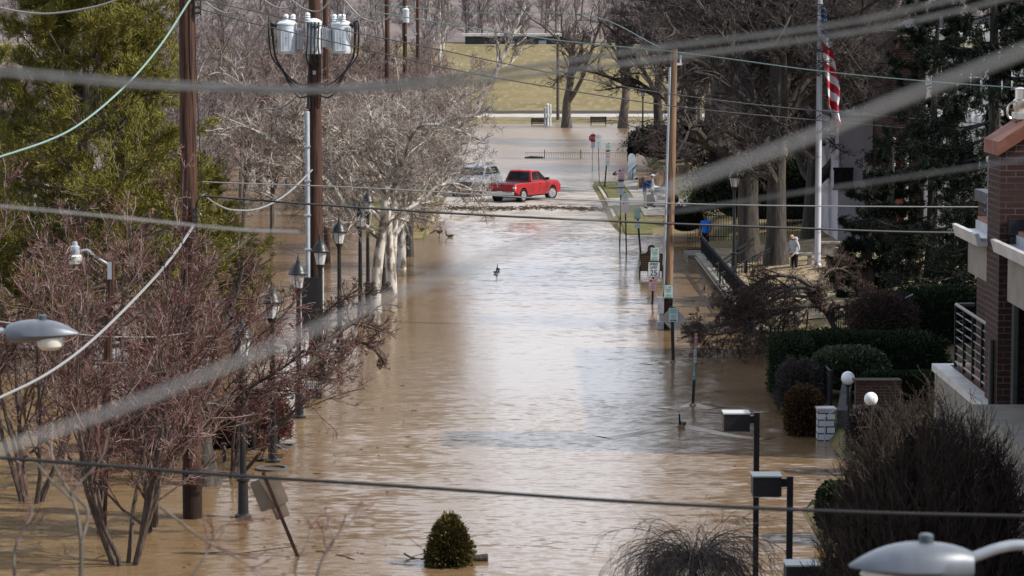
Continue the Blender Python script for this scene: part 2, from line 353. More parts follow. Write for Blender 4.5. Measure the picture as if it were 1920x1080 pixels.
# driveway to the right of the road and the sidewalks
conc = mat('concrete', (0.34, 0.31, 0.27), 0.9, col2=(0.25, 0.225, 0.19), scale=1.2, detail=7)
def strip(name, x0, x1, y0, y1, m, dz=0.02, nx=6, kind='structure'):
    mb = MB(); A, B = np.meshgrid(np.linspace(x0, x1, nx), np.arange(y0, y1 + .01, .5), indexing='ij')
    mb.grid(np.stack([A, B, hgt(A, B) + dz], -1)); return one(name, mb, m, None, None, kind=kind)
strip('driveway', 5.25, 13, 150.5, 156.5, conc, .06, 24)
strip('sidewalk', 6.9, 8.2, 144, 150, conc, .05)
strip('sidewalk', 6.9, 8.2, 157, 182, conc, .05)
vg = mat('verge_grass', (0.085, 0.092, 0.026), 0.95, col2=(0.14, 0.125, 0.055), scale=1.3, detail=8, bump=(12, .6, .04))
strip('grass_verge', 5.5, 6.85, 134, 150, vg, .045); strip('grass_verge', 5.5, 6.85, 157, 175, vg, .045)
vg2 = mat('verge_grass_muddy', (0.15, 0.125, 0.045), 0.95, col2=(0.22, 0.17, 0.09), scale=1.1, stretch=(.3, 1.4, 1), detail=8, bump=(12, .6, .04))
strip('grass_verge', -6.2, -4.25, 131, 166, vg2, .04)
# kerbs
kc = mat('kerb_stone', (0.42, 0.37, 0.31), 0.85, col2=(0.3, 0.26, 0.21), scale=2)
for x0, y0, y1 in ((-4.1, 128, 172), (5.33, 130, 149.5), (5.33, 157.5, 178)):
    mb = MB(); yy = np.arange(y0, y1, 1.0); z = road_z(yy) + .15
    ring = np.stack([np.stack([np.full_like(yy, x0 - .08), yy, z - .4], -1), np.stack([np.full_like(yy, x0 - .08), yy, z], -1), np.stack([np.full_like(yy, x0 + .08), yy, z], -1), np.stack([np.full_like(yy, x0 + .08), yy, z - .4], -1)], 1)
    mb.loft(ring); one('kerb', mb, kc, None, None, kind='structure', smooth=False)
# path at the foot of the levee, and its dark edging
mb = MB(); A, B = np.meshgrid(np.linspace(-60, 60, 60), np.linspace(284, 294, 12), indexing='ij'); mb.grid(np.stack([A, B, hgt(A, B) + .03], -1))
one('path', mb, mat('pale_path', (0.36, 0.34, 0.31), .9, col2=(.42, .39, .35), scale=.8), None, None, kind='structure')
mb = MB(); A, B = np.meshgrid(np.linspace(-60, 60, 60), np.linspace(295.5, 297.5, 4), indexing='ij'); mb.grid(np.stack([A, B, hgt(A, B) + .25 * (B > 296)], -1))
one('kerb', mb, mat('dark_edging', (0.06, 0.055, 0.05), .9), None, None, kind='structure')
# dry grass face of the levee (a sheet just above the ground)
lg = mat('levee_grass', (0.205, 0.165, 0.085), .95, col2=(0.15, 0.125, 0.065), scale=.35, stretch=(.5, 1, 1), detail=10, lo=.35, hi=.68, bump=(2, .3, .05))
add_fine(lg, (0.24, 0.195, 0.11), 1.6, .5, .66)
mb = MB(); A, B = np.meshgrid(np.linspace(-150, 150, 120), np.concatenate([np.linspace(265, 283.5, 12)]), indexing='ij'); mb.grid(np.stack([A, B, hgt(A, B) + .02], -1))
one('levee', mb, lg, None, None, kind='structure')
mb = MB(); A, B = np.meshgrid(np.linspace(-150, 150, 120), np.linspace(298, 345, 40), indexing='ij'); mb.grid(np.stack([A, B, hgt(A, B) + .06], -1))
one('levee', mb, lg, None, None, kind='structure')

# leaf litter floor of the wood beyond the levee
mb = MB(); A, B = np.meshgrid(np.linspace(-420, 420, 90), np.concatenate([np.linspace(346, 440, 20), np.linspace(450, 1300, 40)]), indexing='ij'); mb.grid(np.stack([A, B, hgt(A, B) + .1], -1))
one('woodland_floor', mb, mat('leaf_litter', (0.17, 0.135, 0.125), .95, col2=(0.12, 0.095, 0.09), scale=.25, stretch=(1, .3, 1), detail=9), None, None, kind='structure')

lawn = mat('straw_lawn', (0.30, 0.235, 0.15), .95, col2=(0.19, 0.145, 0.085), scale=1.1, detail=9, bump=(10, .6, .04)); add_fine(lawn, (0.36, 0.29, 0.19), 5, .52, .64)
strip('lawn', 8.75, 22, 91, 120, lawn, .03, 40)

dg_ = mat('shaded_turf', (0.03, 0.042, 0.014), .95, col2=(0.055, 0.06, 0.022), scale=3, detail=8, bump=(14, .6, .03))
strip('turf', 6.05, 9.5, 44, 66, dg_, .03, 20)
# ================================================================ TREES
def bark(name, a, b, **k): return mat(name, a, .9, col2=b, **k)
M['bark_white'] = bark('bark_white', (0.54, 0.50, 0.44), (0.19, 0.16, 0.135), scale=1.9, stretch=(2, 2, .9), lo=.47, hi=.56, detail=6)
M['bark_grey'] = bark('bark_grey', (0.15, 0.125, 0.105), (0.085, 0.07, 0.06), scale=5, stretch=(3, 3, .4))
M['bark_dark'] = bark('bark_dark', (0.045, 0.039, 0.034), (0.085, 0.074, 0.064), scale=4, stretch=(3, 3, .35), bump=(10, .7, .03))
M['bark_red'] = bark('bark_red', (0.06, 0.042, 0.036), (0.11, 0.085, 0.07), scale=6, stretch=(3, 3, .5))
M['twig_red'] = mat('twig_red', (.1, .05, .05), .8, island=[(0.07, 0.025, 0.022), (0.11, 0.046, 0.039), (0.16, 0.088, 0.074), (0.36, 0.29, 0.26)])
M['twig_syc'] = mat('twig_syc', (.2, .15, .13), .8, island=[(0.12, 0.088, 0.074), (0.21, 0.165, 0.14), (0.34, 0.29, 0.255), (0.68, 0.64, 0.58)])
M['twig_rust'] = mat('twig_rust', (.2, .12, .1), .8, island=[(0.135, 0.088, 0.075), (0.20, 0.14, 0.122), (0.31, 0.25, 0.225)])
M['twig_grey'] = mat('twig_grey', (.2, .17, .16), .8, island=[(0.115, 0.09, 0.088), (0.18, 0.148, 0.145), (0.30, 0.265, 0.25)])
M['twig_far'] = mat('twig_far', (.2, .17, .16), .8, island=[(0.105, 0.085, 0.088), (0.145, 0.122, 0.122), (0.21, 0.18, 0.175)])
M['twig_dark'] = mat('twig_dark', (.1, .08, .07), .8, island=[(0.035, 0.028, 0.026), (0.065, 0.052, 0.047), (0.12, 0.10, 0.09)])
M['twig_maple'] = mat('twig_maple', (.1, .06, .05), .8, island=[(0.04, 0.026, 0.022), (0.07, 0.044, 0.036), (0.14, 0.09, 0.072)])
M['twig_straw'] = mat('twig_straw', (.1, .06, .05), .8, island=[(0.030, 0.021, 0.016), (0.050, 0.036, 0.028), (0.10, 0.074, 0.057)])
M['pine'] = mat('pine_needles', (.1, .1, .03), .6, island=[(0.036, 0.046, 0.011), (0.095, 0.10, 0.02), (0.19, 0.175, 0.032), (0.32, 0.245, 0.05)])
M['spruce'] = mat('spruce_needles', (.03, .04, .03), .7, island=[(0.007, 0.011, 0.008), (0.013, 0.020, 0.013), (0.030, 0.038, 0.018)])
M['hedge'] = mat('hedge_leaves', (.03, .04, .02), .75, island=[(0.010, 0.018, 0.009), (0.022, 0.034, 0.014), (0.04, 0.055, 0.022)])
M['holly'] = mat('round_bush_leaves', (.04, .05, .02), .45, island=[(0.03, 0.042, 0.02), (0.055, 0.068, 0.032), (0.11, 0.12, 0.07)])
M['copper'] = mat('copper_leaves', (.08, .04, .02), .7, island=[(0.03, 0.018, 0.01), (0.07, 0.036, 0.016), (0.12, 0.06, 0.025)])
M['yew'] = mat('floating_shrub_leaves', (.08, .08, .03), .7, island=[(0.03, 0.034, 0.010), (0.065, 0.062, 0.018), (0.11, 0.085, 0.026), (0.18, 0.11, 0.04)])
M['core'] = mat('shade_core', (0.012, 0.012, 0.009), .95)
def walk(rng, base, d, ln, r0, seg, wander, up, tip=.35, rmin=.004):
    N = len(base); P = [base]; d = nrm(d); up = np.broadcast_to(np.asarray(up, float), (N,)) if np.ndim(up) < 1 else up
    for i in range(seg):
        d = d + wander * rng.normal(size=(N, 3)); d[:, 2] += up; d = nrm(d); P.append(P[-1] + d * (ln / seg)[:, None])
    P = np.stack(P, 1); t = np.linspace(0, 1, seg + 1)
    R = np.maximum(r0[:, None] * (1 - (1 - tip) * t), rmin)
    return P, R
def kids(rng, P, R, lv):
    N, n, _ = P.shape; m = lv['n']
    t = np.sort(rng.uniform(lv.get('t0', .25), lv.get('t1', 1), (N, m)), 1) * (n - 1.001)
    i = t.astype(int); f = (t - i)[..., None]; a = np.arange(N)[:, None]
    base = P[a, i] * (1 - f) + P[a, i + 1] * f; T = nrm(P[a, i + 1] - P[a, i]); rad = R[a, i] * (1 - f[..., 0]) + R[a, i + 1] * f[..., 0]
    pr = nrm(np.cross(T, rng.normal(size=(N, m, 3))))
    if 'flat' in lv: pr = nrm(pr * np.array([1, 1, lv['flat']]))
    an = rng.normal(lv.get('ang', .8), lv.get('sd', .2), (N, m))[..., None]
    d = np.cos(an) * T + np.sin(an) * pr
    L = np.linalg.norm(np.diff(P, axis=1), axis=2).sum(1)
    ln = L[:, None] * lv['lf'] * (1 - lv.get('ls', .45) * t / (n - 1)) * rng.uniform(.65, 1.3, (N, m))
    r0 = np.maximum(rad * lv.get('rf', .6), lv.get('rmin', .006))
    return walk(rng, base.reshape(-1, 3), d.reshape(-1, 3), ln.ravel(), r0.ravel(), lv.get('seg', 3), lv.get('wander', .15), lv.get('up', .05), lv.get('tip', .4), lv.get('rmin', .006))
def grow(rng, P, R, levels):
    out = [(P, R)]
    for lv in levels: P, R = kids(rng, P, R, lv); out.append((P, R))
    return out
def trunk0(rng, h, r, lean=(0, 0), seg=8, wander=.04, flare=1.5, tip=.5):
    d = nrm(np.array([[lean[0], lean[1], 1.0]])); P, R = walk(rng, np.zeros((1, 3)), d, np.array([h]), np.array([r]), seg, wander, .02, tip)
    R[0, 0] *= flare; P[0, 0, 2] = -1.0; return P, R
def tree_meshes(name, seed, h, r, levels, split, mt, mc, lean=(0, 0), ks=(10, 6, 5, 3, 3, 3), trunk=None, **kw):
    rng = np.random.default_rng(seed)
    P, R = trunk if trunk is not None else trunk0(rng, h, r, lean, **kw)
    lv = grow(rng, P, R, levels); a, c = MB(), MB()
    for i, (P, R) in enumerate(lv): (a if i < split else c).batch(P, R, ks[min(i, len(ks) - 1)])
    return a.mesh(name + '_trunk', mt), c.mesh(name + '_crown', mc)
def plant(name, meshes, label, cat, loc, rot=0.0, sc=1.0, group=None, parts=('trunk', 'crown')):
    t = thing(name, label, cat, loc, rot, group); t.scale = (sc,) * 3 if np.isscalar(sc) else sc
    for nme, me in zip(parts, meshes):
        o = bpy.data.objects.new(nme, me); COL.objects.link(o); o.parent = t
    return t
def ground_z(x, y): return float(hgt(np.array([x]), np.array([y]))[0])
# ---- sycamores along the left kerb
def syc(seed, rust=False, nt=9, h=5.2):
    L = [dict(n=9, t0=.42, t1=1, ang=.95, sd=.22, lf=.95, ls=.25, rf=.55, seg=7, wander=.13, up=.06, rmin=.012, tip=.12),
         dict(n=8, t0=.2, ang=.75, sd=.25, lf=.5, ls=.4, rf=.55, seg=5, wander=.2, up=.05, rmin=.011, tip=.2),
         dict(n=8, t0=.15, ang=.75, sd=.3, lf=.5, ls=.4, rf=.6, seg=4, wander=.25, up=.08, rmin=.009),
         dict(n=nt, t0=.1, ang=.7, sd=.3, lf=.55, ls=.4, rf=.6, seg=3, wander=.25, up=.10, rmin=.006, tip=.6),
         dict(n=2, t0=.2, ang=.6, sd=.25, lf=.6, ls=.3, rf=.7, seg=2, wander=.2, up=.08, rmin=.005, tip=.7)]
    return tree_meshes('sycamore', seed, h, .25, L, 3, M['bark_white'], M['twig_rust' if rust else 'twig_syc'], wander=.03, flare=1.15, ks=(12, 8, 6, 4, 3, 3))
SYC = [syc(11), syc(12), syc(13, True, 11), syc(14, True, 11)]
def limb_tree(name, label, cat, b0, limbs, levels, split, mt, mc, seed, group=None, k0=9):
    rng = np.random.default_rng(seed); o0 = np.array([b0[0], b0[1], 0.]); a, c = MB(), MB()
    for i_, (l, r0, r1, grows) in enumerate(limbs):
        q = curve([at(*p_) - o0 for p_ in l], 4); rr = np.linspace(r0, r1, len(q))
        if i_ == 0: rr = rr * (1 + .35 * np.exp(-np.arange(len(q)) / 2.0))
        a.tube(q, rr, k0 if i_ else 12)
        if grows:
            lv_ = [dict(levels[0], n=max(3, int(levels[0]['n'] * grows)))] + levels[1:]
            for j, (P, R) in enumerate(grow(rng, q[None], rr[None], lv_)[1:]): (a if j < split else c).batch(P, R, (6, 4, 3, 3)[min(j, 3)])
    t = thing(name, label, cat, o0, 0, group); a.build('trunk', mt, t); c.build('crown', mc, t); return t
b0 = gp(706, 603); YS = b0[1]
SL = [dict(n=16, t0=.12, t1=1, ang=.8, sd=.3, lf=.34, ls=.3, rf=.55, seg=6, wander=.2, up=.03, rmin=.012, tip=.2), dict(n=9, t0=.15, ang=.8, sd=.3, lf=.5, ls=.3, rf=.6, seg=4, wander=.25, up=.04, rmin=.009, tip=.3), dict(n=9, t0=.1, ang=.8, sd=.3, lf=.5, ls=.3, rf=.6, seg=3, wander=.25, up=.05, rmin=.0065), dict(n=3, t0=.1, ang=.7, sd=.3, lf=.6, rf=.7, seg=2, wander=.2, up=.05, rmin=.005, tip=.7)]
limb_tree('sycamore_tree', 'white barked sycamore nearest the camera, with long pale limbs spreading left over the lamps', 'tree', b0, [
    ([(706, 620, YS), (704, 560, YS), (708, 500, YS), (716, 440, YS), (722, 390, YS), (720, 350, YS + .1)], .21, .13, 0),
    ([(721, 370, YS), (715, 340, YS - .3), (690, 308, YS - .8), (655, 274, YS - 1.2), (630, 242, YS - 1.5), (602, 228, YS - 1.7), (575, 205, YS - 2)], .12, .04, 1),
    ([(710, 445, YS), (682, 422, YS - .4), (655, 398, YS - .9), (625, 352, YS - 1.2), (585, 318, YS - 1.6), (540, 284, YS - 2), (480, 246, YS - 2.4), (410, 216, YS - 2.6)], .10, .03, 1),
    ([(722, 380, YS), (732, 330, YS + .5), (722, 285, YS + .9), (700, 240, YS + 1.2), (690, 190, YS + 1.5)], .10, .035, 1),
    ([(716, 430, YS), (745, 402, YS + .3), (790, 378, YS + .6), (820, 350, YS + .9), (862, 346, YS + 1.2), (910, 372, YS + 1.4)], .085, .03, .8),
    ([(722, 375, YS), (748, 330, YS - .6), (765, 270, YS - 1.2), (790, 236, YS - 1.6), (845, 240, YS - 2), (900, 262, YS - 2.2)], .085, .03, 1),
    ([(690, 428, YS - .3), (650, 420, YS + .6), (600, 392, YS + 1.4), (540, 382, YS + 2), (470, 356, YS + 2.6)], .07, .025, .8),
    ([(630, 356, YS - 1.2), (600, 330, YS - 2), (560, 250, YS - 2.6), (545, 190, YS - 3)], .05, .02, .8)], SL, 1, M['bark_white'], M['twig_syc'], 15, 'sycamores along the left kerb')
sy = [
      (735, 549, 1, 2.1, .84, 'sycamore with peeling grey trunk, second in the flooded row behind the lamps'),
      (752, 505, 0, 3.9, .86, 'slender pale sycamore, third in the flooded row, next to a dark trunk'),
      (736, 470, 1, 5.2, .84, 'sycamore hidden behind the third pale trunk of the flooded row'),
      (752, 436, 2, .9, .82, 'rusty twigged sycamore behind the row near the swimming geese'),
      (762, 410, 3, 2.9, .8, 'rusty twigged tree beside the muddy left verge'),
      (770, 385, 2, 4.4, .86, 'rusty twigged tree at the kerb left of the silver car'),
      (790, 352, 3, 1.6, .84, 'rusty twigged tree spreading its branches over the silver car'),
      (800, 322, 2, 3.3, .84, 'rusty twigged tree at the far end of the row above the red truck')]
for px, py, k, rz, sc, lb in sy:
    p = gp(px, py); plant('sycamore_tree', SYC[k], lb, 'tree', (p[0], p[1], 0), rz, sc, 'sycamores along the left kerb')
# dark straight trunk at the end of the white row
DK = tree_meshes('dark_tree', 21, 6.5, .2, [dict(n=9, t0=.35, ang=.8, lf=.5, rf=.5, seg=5, wander=.15, rmin=.02), dict(n=7, lf=.5, rf=.55, seg=4, wander=.2, rmin=.012), dict(n=7, lf=.5, seg=3, wander=.25, rmin=.008), dict(n=6, lf=.55, seg=2, wander=.25, rmin=.006)], 2, M['bark_dark'], M['twig_rust'])
p = gp(767, 481); plant('dark_trunked_tree', DK, 'dark barked straight tree right of the white sycamore trunks', 'tree', (p[0], p[1], 0), .3)
# ---- grey woodland behind the left bank, and beyond the levee
def wood(seed, h, mc, spread=.55, dens=8, r=.22, mt='bark_grey', last=4):
    L = [dict(n=14, t0=.25, t1=1, ang=spread, sd=.2, lf=.42, ls=.45, rf=.5, seg=5, wander=.12, up=.1, rmin=.025),
         dict(n=8, t0=.15, ang=.7, sd=.25, lf=.45, rf=.55, seg=4, wander=.18, up=.08, rmin=.016),
         dict(n=dens, t0=.1, ang=.7, sd=.3, lf=.5, rf=.6, seg=3, wander=.22, up=.08, rmin=.011),
         dict(n=last, t0=.1, ang=.65, sd=.3, lf=.6, rf=.6, seg=2, wander=.2, up=.08, rmin=.009, tip=.7)]
    return tree_meshes('bare_tree', seed, h, r, L, 2, M[mt], M[mc], ks=(8, 5, 3, 3, 3))
WOOD = [wood(31, 13, 'twig_grey'), wood(32, 15, 'twig_grey', .65), wood(33, 12, 'twig_rust', .6), wood(34, 14, 'twig_grey', .5, 8, .2, 'bark_white')]
FARW = [wood(41, 16, 'twig_far', .7, 8, .28), wood(42, 18, 'twig_far', .6, 8, .3), wood(43, 15, 'twig_far', .8, 8, .26, 'bark_white')]
rg = random.Random(5)
# left bank: rows receding behind the sycamores
for i in range(46):
    Y = 112 + (i % 23) * 6.6 + rg.uniform(-2, 2); X = (-11.5 if i < 23 else -19) - rg.uniform(0, 5) - (Y - 112) * (.02 if i < 23 else .05)
    if X < -0.2 * Y - 6: X = -0.2 * Y + rg.uniform(-4, 3)
    k = rg.choice([0, 1, 2, 2, 3]); lab = ['tall bare grey tree in the wood on the left bank', 'broad bare grey tree in the wood on the left bank', 'rust tinted bare tree in the wood on the left bank', 'pale stemmed bare tree in the wood on the left bank'][k]
    plant('bare_tree', WOOD[k], lab, 'tree', (X, Y, -.5), rg.uniform(0, 6.28), rg.uniform(.75, 1.0) * (0.62 if i < 23 else .82), 'bare trees on the left bank')
# low rusty thicket trees in front of them
BUSHY = wood(35, 7.5, 'twig_rust', .8, 9, .14, 'bark_grey', 6)
for i in range(12):
    Y = 150 + i * 9.5 + rg.uniform(-2, 2); X = -7.5 - rg.uniform(0, 3) - (i % 3) * 2
    plant('rusty_twigged_tree', BUSHY, 'low rust coloured twiggy tree crowded behind the sycamore row', 'tree', (X, Y, -.4), rg.uniform(0, 6.28), rg.uniform(.75, 1.0), 'rust coloured trees behind the sycamore row')
for i in range(44):
    Y = 128 + (i % 15) * 9 + rg.uniform(-3, 3); X = -9.5 - (i // 15) * 6.5 - rg.uniform(0, 5) - (Y - 128) * .035
    plant('rusty_twigged_tree', BUSHY, 'rust coloured twiggy tree in the low thicket on the left bank', 'tree', (X, Y, -.4), rg.uniform(0, 6.28), rg.uniform(.8, 1.12), 'rust coloured thicket on the left bank')
for i in range(26):
    Y = 205 + (i % 13) * 6.5 + rg.uniform(-2, 2); px = 430 + (i * 71) % 400 + rg.uniform(-15, 15); p = at(px, 200, Y)
    plant('bare_tree', WOOD[i % 4], ['slim grey bare tree near the far end of the left bank', 'broad grey bare tree near the far end of the left bank', 'rust tinted bare tree near the far end of the left bank', 'pale stemmed bare tree near the far end of the left bank'][i % 4], 'tree', (p[0], Y, max(ground_z(p[0], Y), -.5)), rg.uniform(0, 6.28), rg.uniform(.62, .78), 'bare trees at the far end of the left bank')
# wood beyond the levee
for i in range(120):
    row = i // 30; Y = [350, 378, 415, 470][row] + rg.uniform(-8, 8); wd = Y * .21; X = -wd + (i % 30 + rg.uniform(.1, .9)) * 2 * wd / 30
    k = rg.choice([0, 1, 1, 2])
    plant('far_tree', FARW[k], ['bare tree in the hazy grey wood beyond the levee', 'tall bare tree in the hazy grey wood beyond the levee', 'pale stemmed bare tree in the wood beyond the levee'][k], 'tree', (X, Y, ground_z(X, Y) - .3), rg.uniform(0, 6.28), rg.uniform(.42, .56), 'far trees beyond the levee')
UNDER = wood(44, 7, 'twig_far', .9, 8, .12)
for i in range(60):
    Y = 348 + (i % 3) * 22 + rg.uniform(-5, 5); wd = Y * .2; X = -wd + (i // 3 + rg.random()) * 2 * wd / 20
    plant('thicket_tree', UNDER, 'low bare tree in the understorey of the wood beyond the levee', 'tree', (X, Y, ground_z(X, Y) - .3), rg.uniform(0, 6.28), rg.uniform(.5, .75), 'understorey trees beyond the levee')
# leaning pale tree by the levee and the forked dark tree at the far waterside
LP = tree_meshes('leaning_tree', 51, 13, .3, [dict(n=9, t0=.4, ang=.7, lf=.4, rf=.5, seg=5, rmin=.03), dict(n=7, lf=.5, seg=4, rmin=.02, wander=.2), dict(n=7, lf=.5, seg=3, rmin=.012, wander=.2), dict(n=4, lf=.5, seg=2, rmin=.01)], 2, M['bark_white'], M['twig_far'], lean=(.55, 0))
p = at(880, 150, 278); plant('leaning_tree', LP, 'pale trunked tree leaning to the right before the levee', 'tree', (p[0], p[1], ground_z(p[0], p[1])), 0, 1)
p = at(822, 150, 300); plant('upright_pale_tree', WOOD[3], 'pale upright tree left of the leaning tree below the levee', 'tree', (p[0], p[1], ground_z(p[0], p[1])), 1, 1.2)
def big(seed, h, r, forks, mt='bark_dark', mc='twig_dark', dens=8, ang=.6, t0=.3, ll=.75, lean=(0, 0), droop=.02, last=5, rm=1.0):
    L = [dict(n=forks, t0=t0, t1=1, ang=ang, sd=.2, lf=ll, ls=.35, rf=.6, seg=7, wander=.13, up=droop, rmin=.04 * rm),
         dict(n=8, t0=.2, ang=.7, sd=.25, lf=.5, rf=.55, seg=5, wander=.2, up=.03, rmin=.022 * rm),
         dict(n=dens, t0=.15, ang=.75, sd=.3, lf=.5, rf=.55, seg=4, wander=.24, up=.03, rmin=.013 * rm),
         dict(n=dens, t0=.1, ang=.75, sd=.3, lf=.5, rf=.6, seg=3, wander=.25, up=.02, rmin=.008 * rm, tip=.6),
         dict(n=last, t0=.1, ang=.7, sd=.3, lf=.55, rf=.6, seg=2, wander=.2, up=.02, rmin=.006 * rm, tip=.7)]
    return tree_meshes('big_tree', seed, h, r, L, 3, M[mt], M[mc], lean=lean, ks=(12, 8, 5, 4, 3, 3))
FORK = big(61, 8, .5, 8, mc='twig_grey', ang=.3, t0=.3, ll=1.3, mt='bark_grey', dens=4, last=2, rm=1.6)
p = gp(1062, 237, .1); plant('forked_tree', FORK, 'tall forked tree standing alone at the far water edge between two benches', 'tree', (p[0], p[1], 0), .5, (.95, .95, .85))
p = gp(1168, 238, .1); plant('forked_tree', FORK, 'dark far tree at the water edge right of the second bench', 'tree', (p[0], p[1], 0), 2.5, .95)
# ---- large dark trees on the right bank
BIG = [big(71, 10, .48, 14, t0=.24, ang=.75, droop=-.005), big(72, 9, .42, 14, ang=.85, t0=.28, droop=-.005), big(73, 11, .5, 14, ang=.8, t0=.3, droop=-.005)]
for px, Y, k, rz, sc, lb in [
    (1404, 113, 0, .4, 1.0, 'massive dark trunk left of the grey hooded man on the lawn'),
    (1456, 110.5, 2, 2.2, .9, 'massive straight trunk directly behind the grey hooded man'),
    (1518, 121, 1, 3.5, .85, 'slim dark trunk just left of the flagpole'),
    (1556, 128, 1, 4.7, .85, 'dark trunk just right of the flagpole'),
    (1296, 188, 0, 1.2, .8, 'broad dark tree behind the tan utility pole'),
    (1345, 165, 2, 5.0, 1.0, 'dark tree behind the green bank left of the lantern'),
    (1235, 236, 2, .9, .85, 'thick dark trunk at the far right bank above the dark evergreen'),
    (1430, 175, 1, 1.9, 1.15, 'dark spreading tree far behind the two massive trunks'),
    (1500, 190, 0, 3.0, 1.2, 'tall dark tree far behind the flagpole'),
    (1610, 150, 1, .2, 1.0, 'bare tree in front of the grey rendered house'),
    (1640, 215, 2, 2.7, 1.25, 'tall bare tree behind the grey rendered house'),
    (1330, 228, 1, 4.0, 1.2, 'bare tree on the far right bank behind the broad dark tree')]:
    p = at(px, 400, Y); plant('bank_tree', BIG[k], lb, 'tree', (p[0], Y, ground_z(p[0], Y) - .1), rz, sc, 'dark trees on the right bank')
DTH = wood(38, 6.5, 'twig_dark', .95, 8, .13, 'bark_dark', 4)
for i in range(20):
    Y = 134 + i * 5 + rg.uniform(-2, 2); X = 14.5 + rg.uniform(0, 5) + (Y - 134) * .03
    plant('thicket_tree', DTH, 'low dark bare tree in the thicket behind the big right bank trunks', 'tree', (X, Y, ground_z(X, Y) - .2), rg.uniform(0, 6.28), rg.uniform(.8, 1.2), 'thicket trees on the right bank')
WOODR = [wood(36, 13, 'twig_dark', .7), wood(37, 12, 'twig_grey', .6)]
for i in range(16):
    Y = 185 + i * 6.5; X = 12 + rg.uniform(0, 8) + (Y - 185) * .12 * rg.random()
    k = i % 2
    plant('bare_tree', WOODR[k], ['dark bare tree in the wood behind the right bank', 'grey bare tree in the wood behind the right bank'][k], 'tree', (X, Y, ground_z(X, Y) - .2), rg.uniform(0, 6.28), rg.uniform(.9, 1.2), 'bare trees behind the right bank')
# ---- near left: multi-stemmed red-twigged trees
def multi(seed, ns, spread, ln, r, dens=8, last=5, mc='twig_red', mt='bark_red', up=.05):
    rng = np.random.default_rng(seed); a = np.linspace(0, 2 * PI, ns, endpoint=False) + rng.uniform(-.4, .4, ns)
    sp = rng.uniform(.45, 1, ns) * spread
    d = np.stack([np.cos(a) * sp, np.sin(a) * sp, np.ones(ns)], 1); base = np.stack([np.cos(a) * r * .8, np.sin(a) * r * .8, np.full(ns, -.5)], 1)
    P, R = walk(rng, base, d, ln * rng.uniform(.8, 1.15, ns), np.full(ns, r) * rng.uniform(.7, 1.1, ns), 8, .10, up, .3)
    L = [dict(n=9, t0=.28, t1=1, ang=.6, sd=.22, lf=.5, ls=.4, rf=.55, seg=5, wander=.14, up=.05, rmin=.012),
         dict(n=dens, t0=.15, ang=.65, sd=.25, lf=.5, rf=.55, seg=4, wander=.17, up=.05, rmin=.008),
         dict(n=dens, t0=.1, ang=.65, sd=.3, lf=.5, rf=.6, seg=3, wander=.2, up=.04, rmin=.0055),
         dict(n=last, t0=.1, ang=.6, sd=.3, lf=.55, rf=.65, seg=2, wander=.2, up=.03, rmin=.004, tip=.7)]
    return tree_meshes('red_tree', seed, 1, 1, L, 2, M[mt], M[mc], trunk=(P, R), ks=(8, 5, 4, 3, 3))
RED = [multi(81, 6, .55, 5.4, .065, 6, 4), multi(82, 8, .85, 4.9, .06, 6, 4)]
for px, py, k, rz, sc, lb in [
    (232, 1057, 0, .3, 1.0, 'red twigged multi stemmed tree standing in the flood at the bottom left'),
    (60, 940, 0, 3.0, 1.05, 'red twigged tree cut by the left picture edge'),
    (424, 893, 1, 4.1, .92, 'red twigged tree between the near utility pole and the first lamp post')]:
    p = gp(px, py); plant('red_twigged_tree', RED[k], lb, 'tree', (p[0], p[1], 0), rz, sc, 'red twigged trees in the flood')
RL = [dict(n=12, t0=.2, t1=1, ang=.6, sd=.25, lf=.36, ls=.35, rf=.5, seg=5, wander=.15, up=.05, rmin=.011), dict(n=8, t0=.15, ang=.65, sd=.25, lf=.5, rf=.55, seg=4, wander=.18, up=.05, rmin=.0075), dict(n=7, t0=.1, ang=.65, sd=.3, lf=.5, rf=.6, seg=3, wander=.2, up=.04, rmin=.0052), dict(n=4, t0=.1, ang=.6, sd=.3, lf=.55, rf=.65, seg=2, wander=.2, up=.03, rmin=.004, tip=.7)]
b0 = gp(280, 1000); y_ = b0[1]
limb_tree('red_twigged_tree', 'red twigged tree with thick grey stems, limbs reaching across the near utility pole', 'tree', b0, [
    ([(268, 1020, y_), (275, 960, y_), (285, 910, y_), (325, 850, y_), (380, 762, y_), (430, 680, y_), (468, 600, y_), (490, 535, y_)], .09, .016, 1.2),
    ([(325, 850, y_), (395, 790, y_ - .3), (465, 730, y_ - .6), (530, 690, y_ - .8), (572, 655, y_ - 1)], .06, .015, 1.1),
    ([(285, 915, y_), (298, 800, y_ + .4), (325, 690, y_ + .7), (345, 570, y_ + 1), (352, 460, y_ + 1.2)], .06, .013, 1.1),
    ([(282, 1010, y_), (270, 900, y_ + .3), (245, 780, y_ + .6), (228, 650, y_ + .8), (232, 500, y_ + 1)], .06, .013, 1.2),
    ([(290, 985, y_), (288, 900, y_ - .5), (262, 800, y_ - 1), (285, 700, y_ - 1.4), (300, 610, y_ - 1.6)], .08, .015, 1),
    ([(380, 762, y_), (440, 738, y_ + .4), (505, 735, y_ + .8), (552, 716, y_ + 1)], .05, .012, 1)], RL, 1, M['bark_red'], M['twig_red'], 83, 'red twigged trees in the flood')
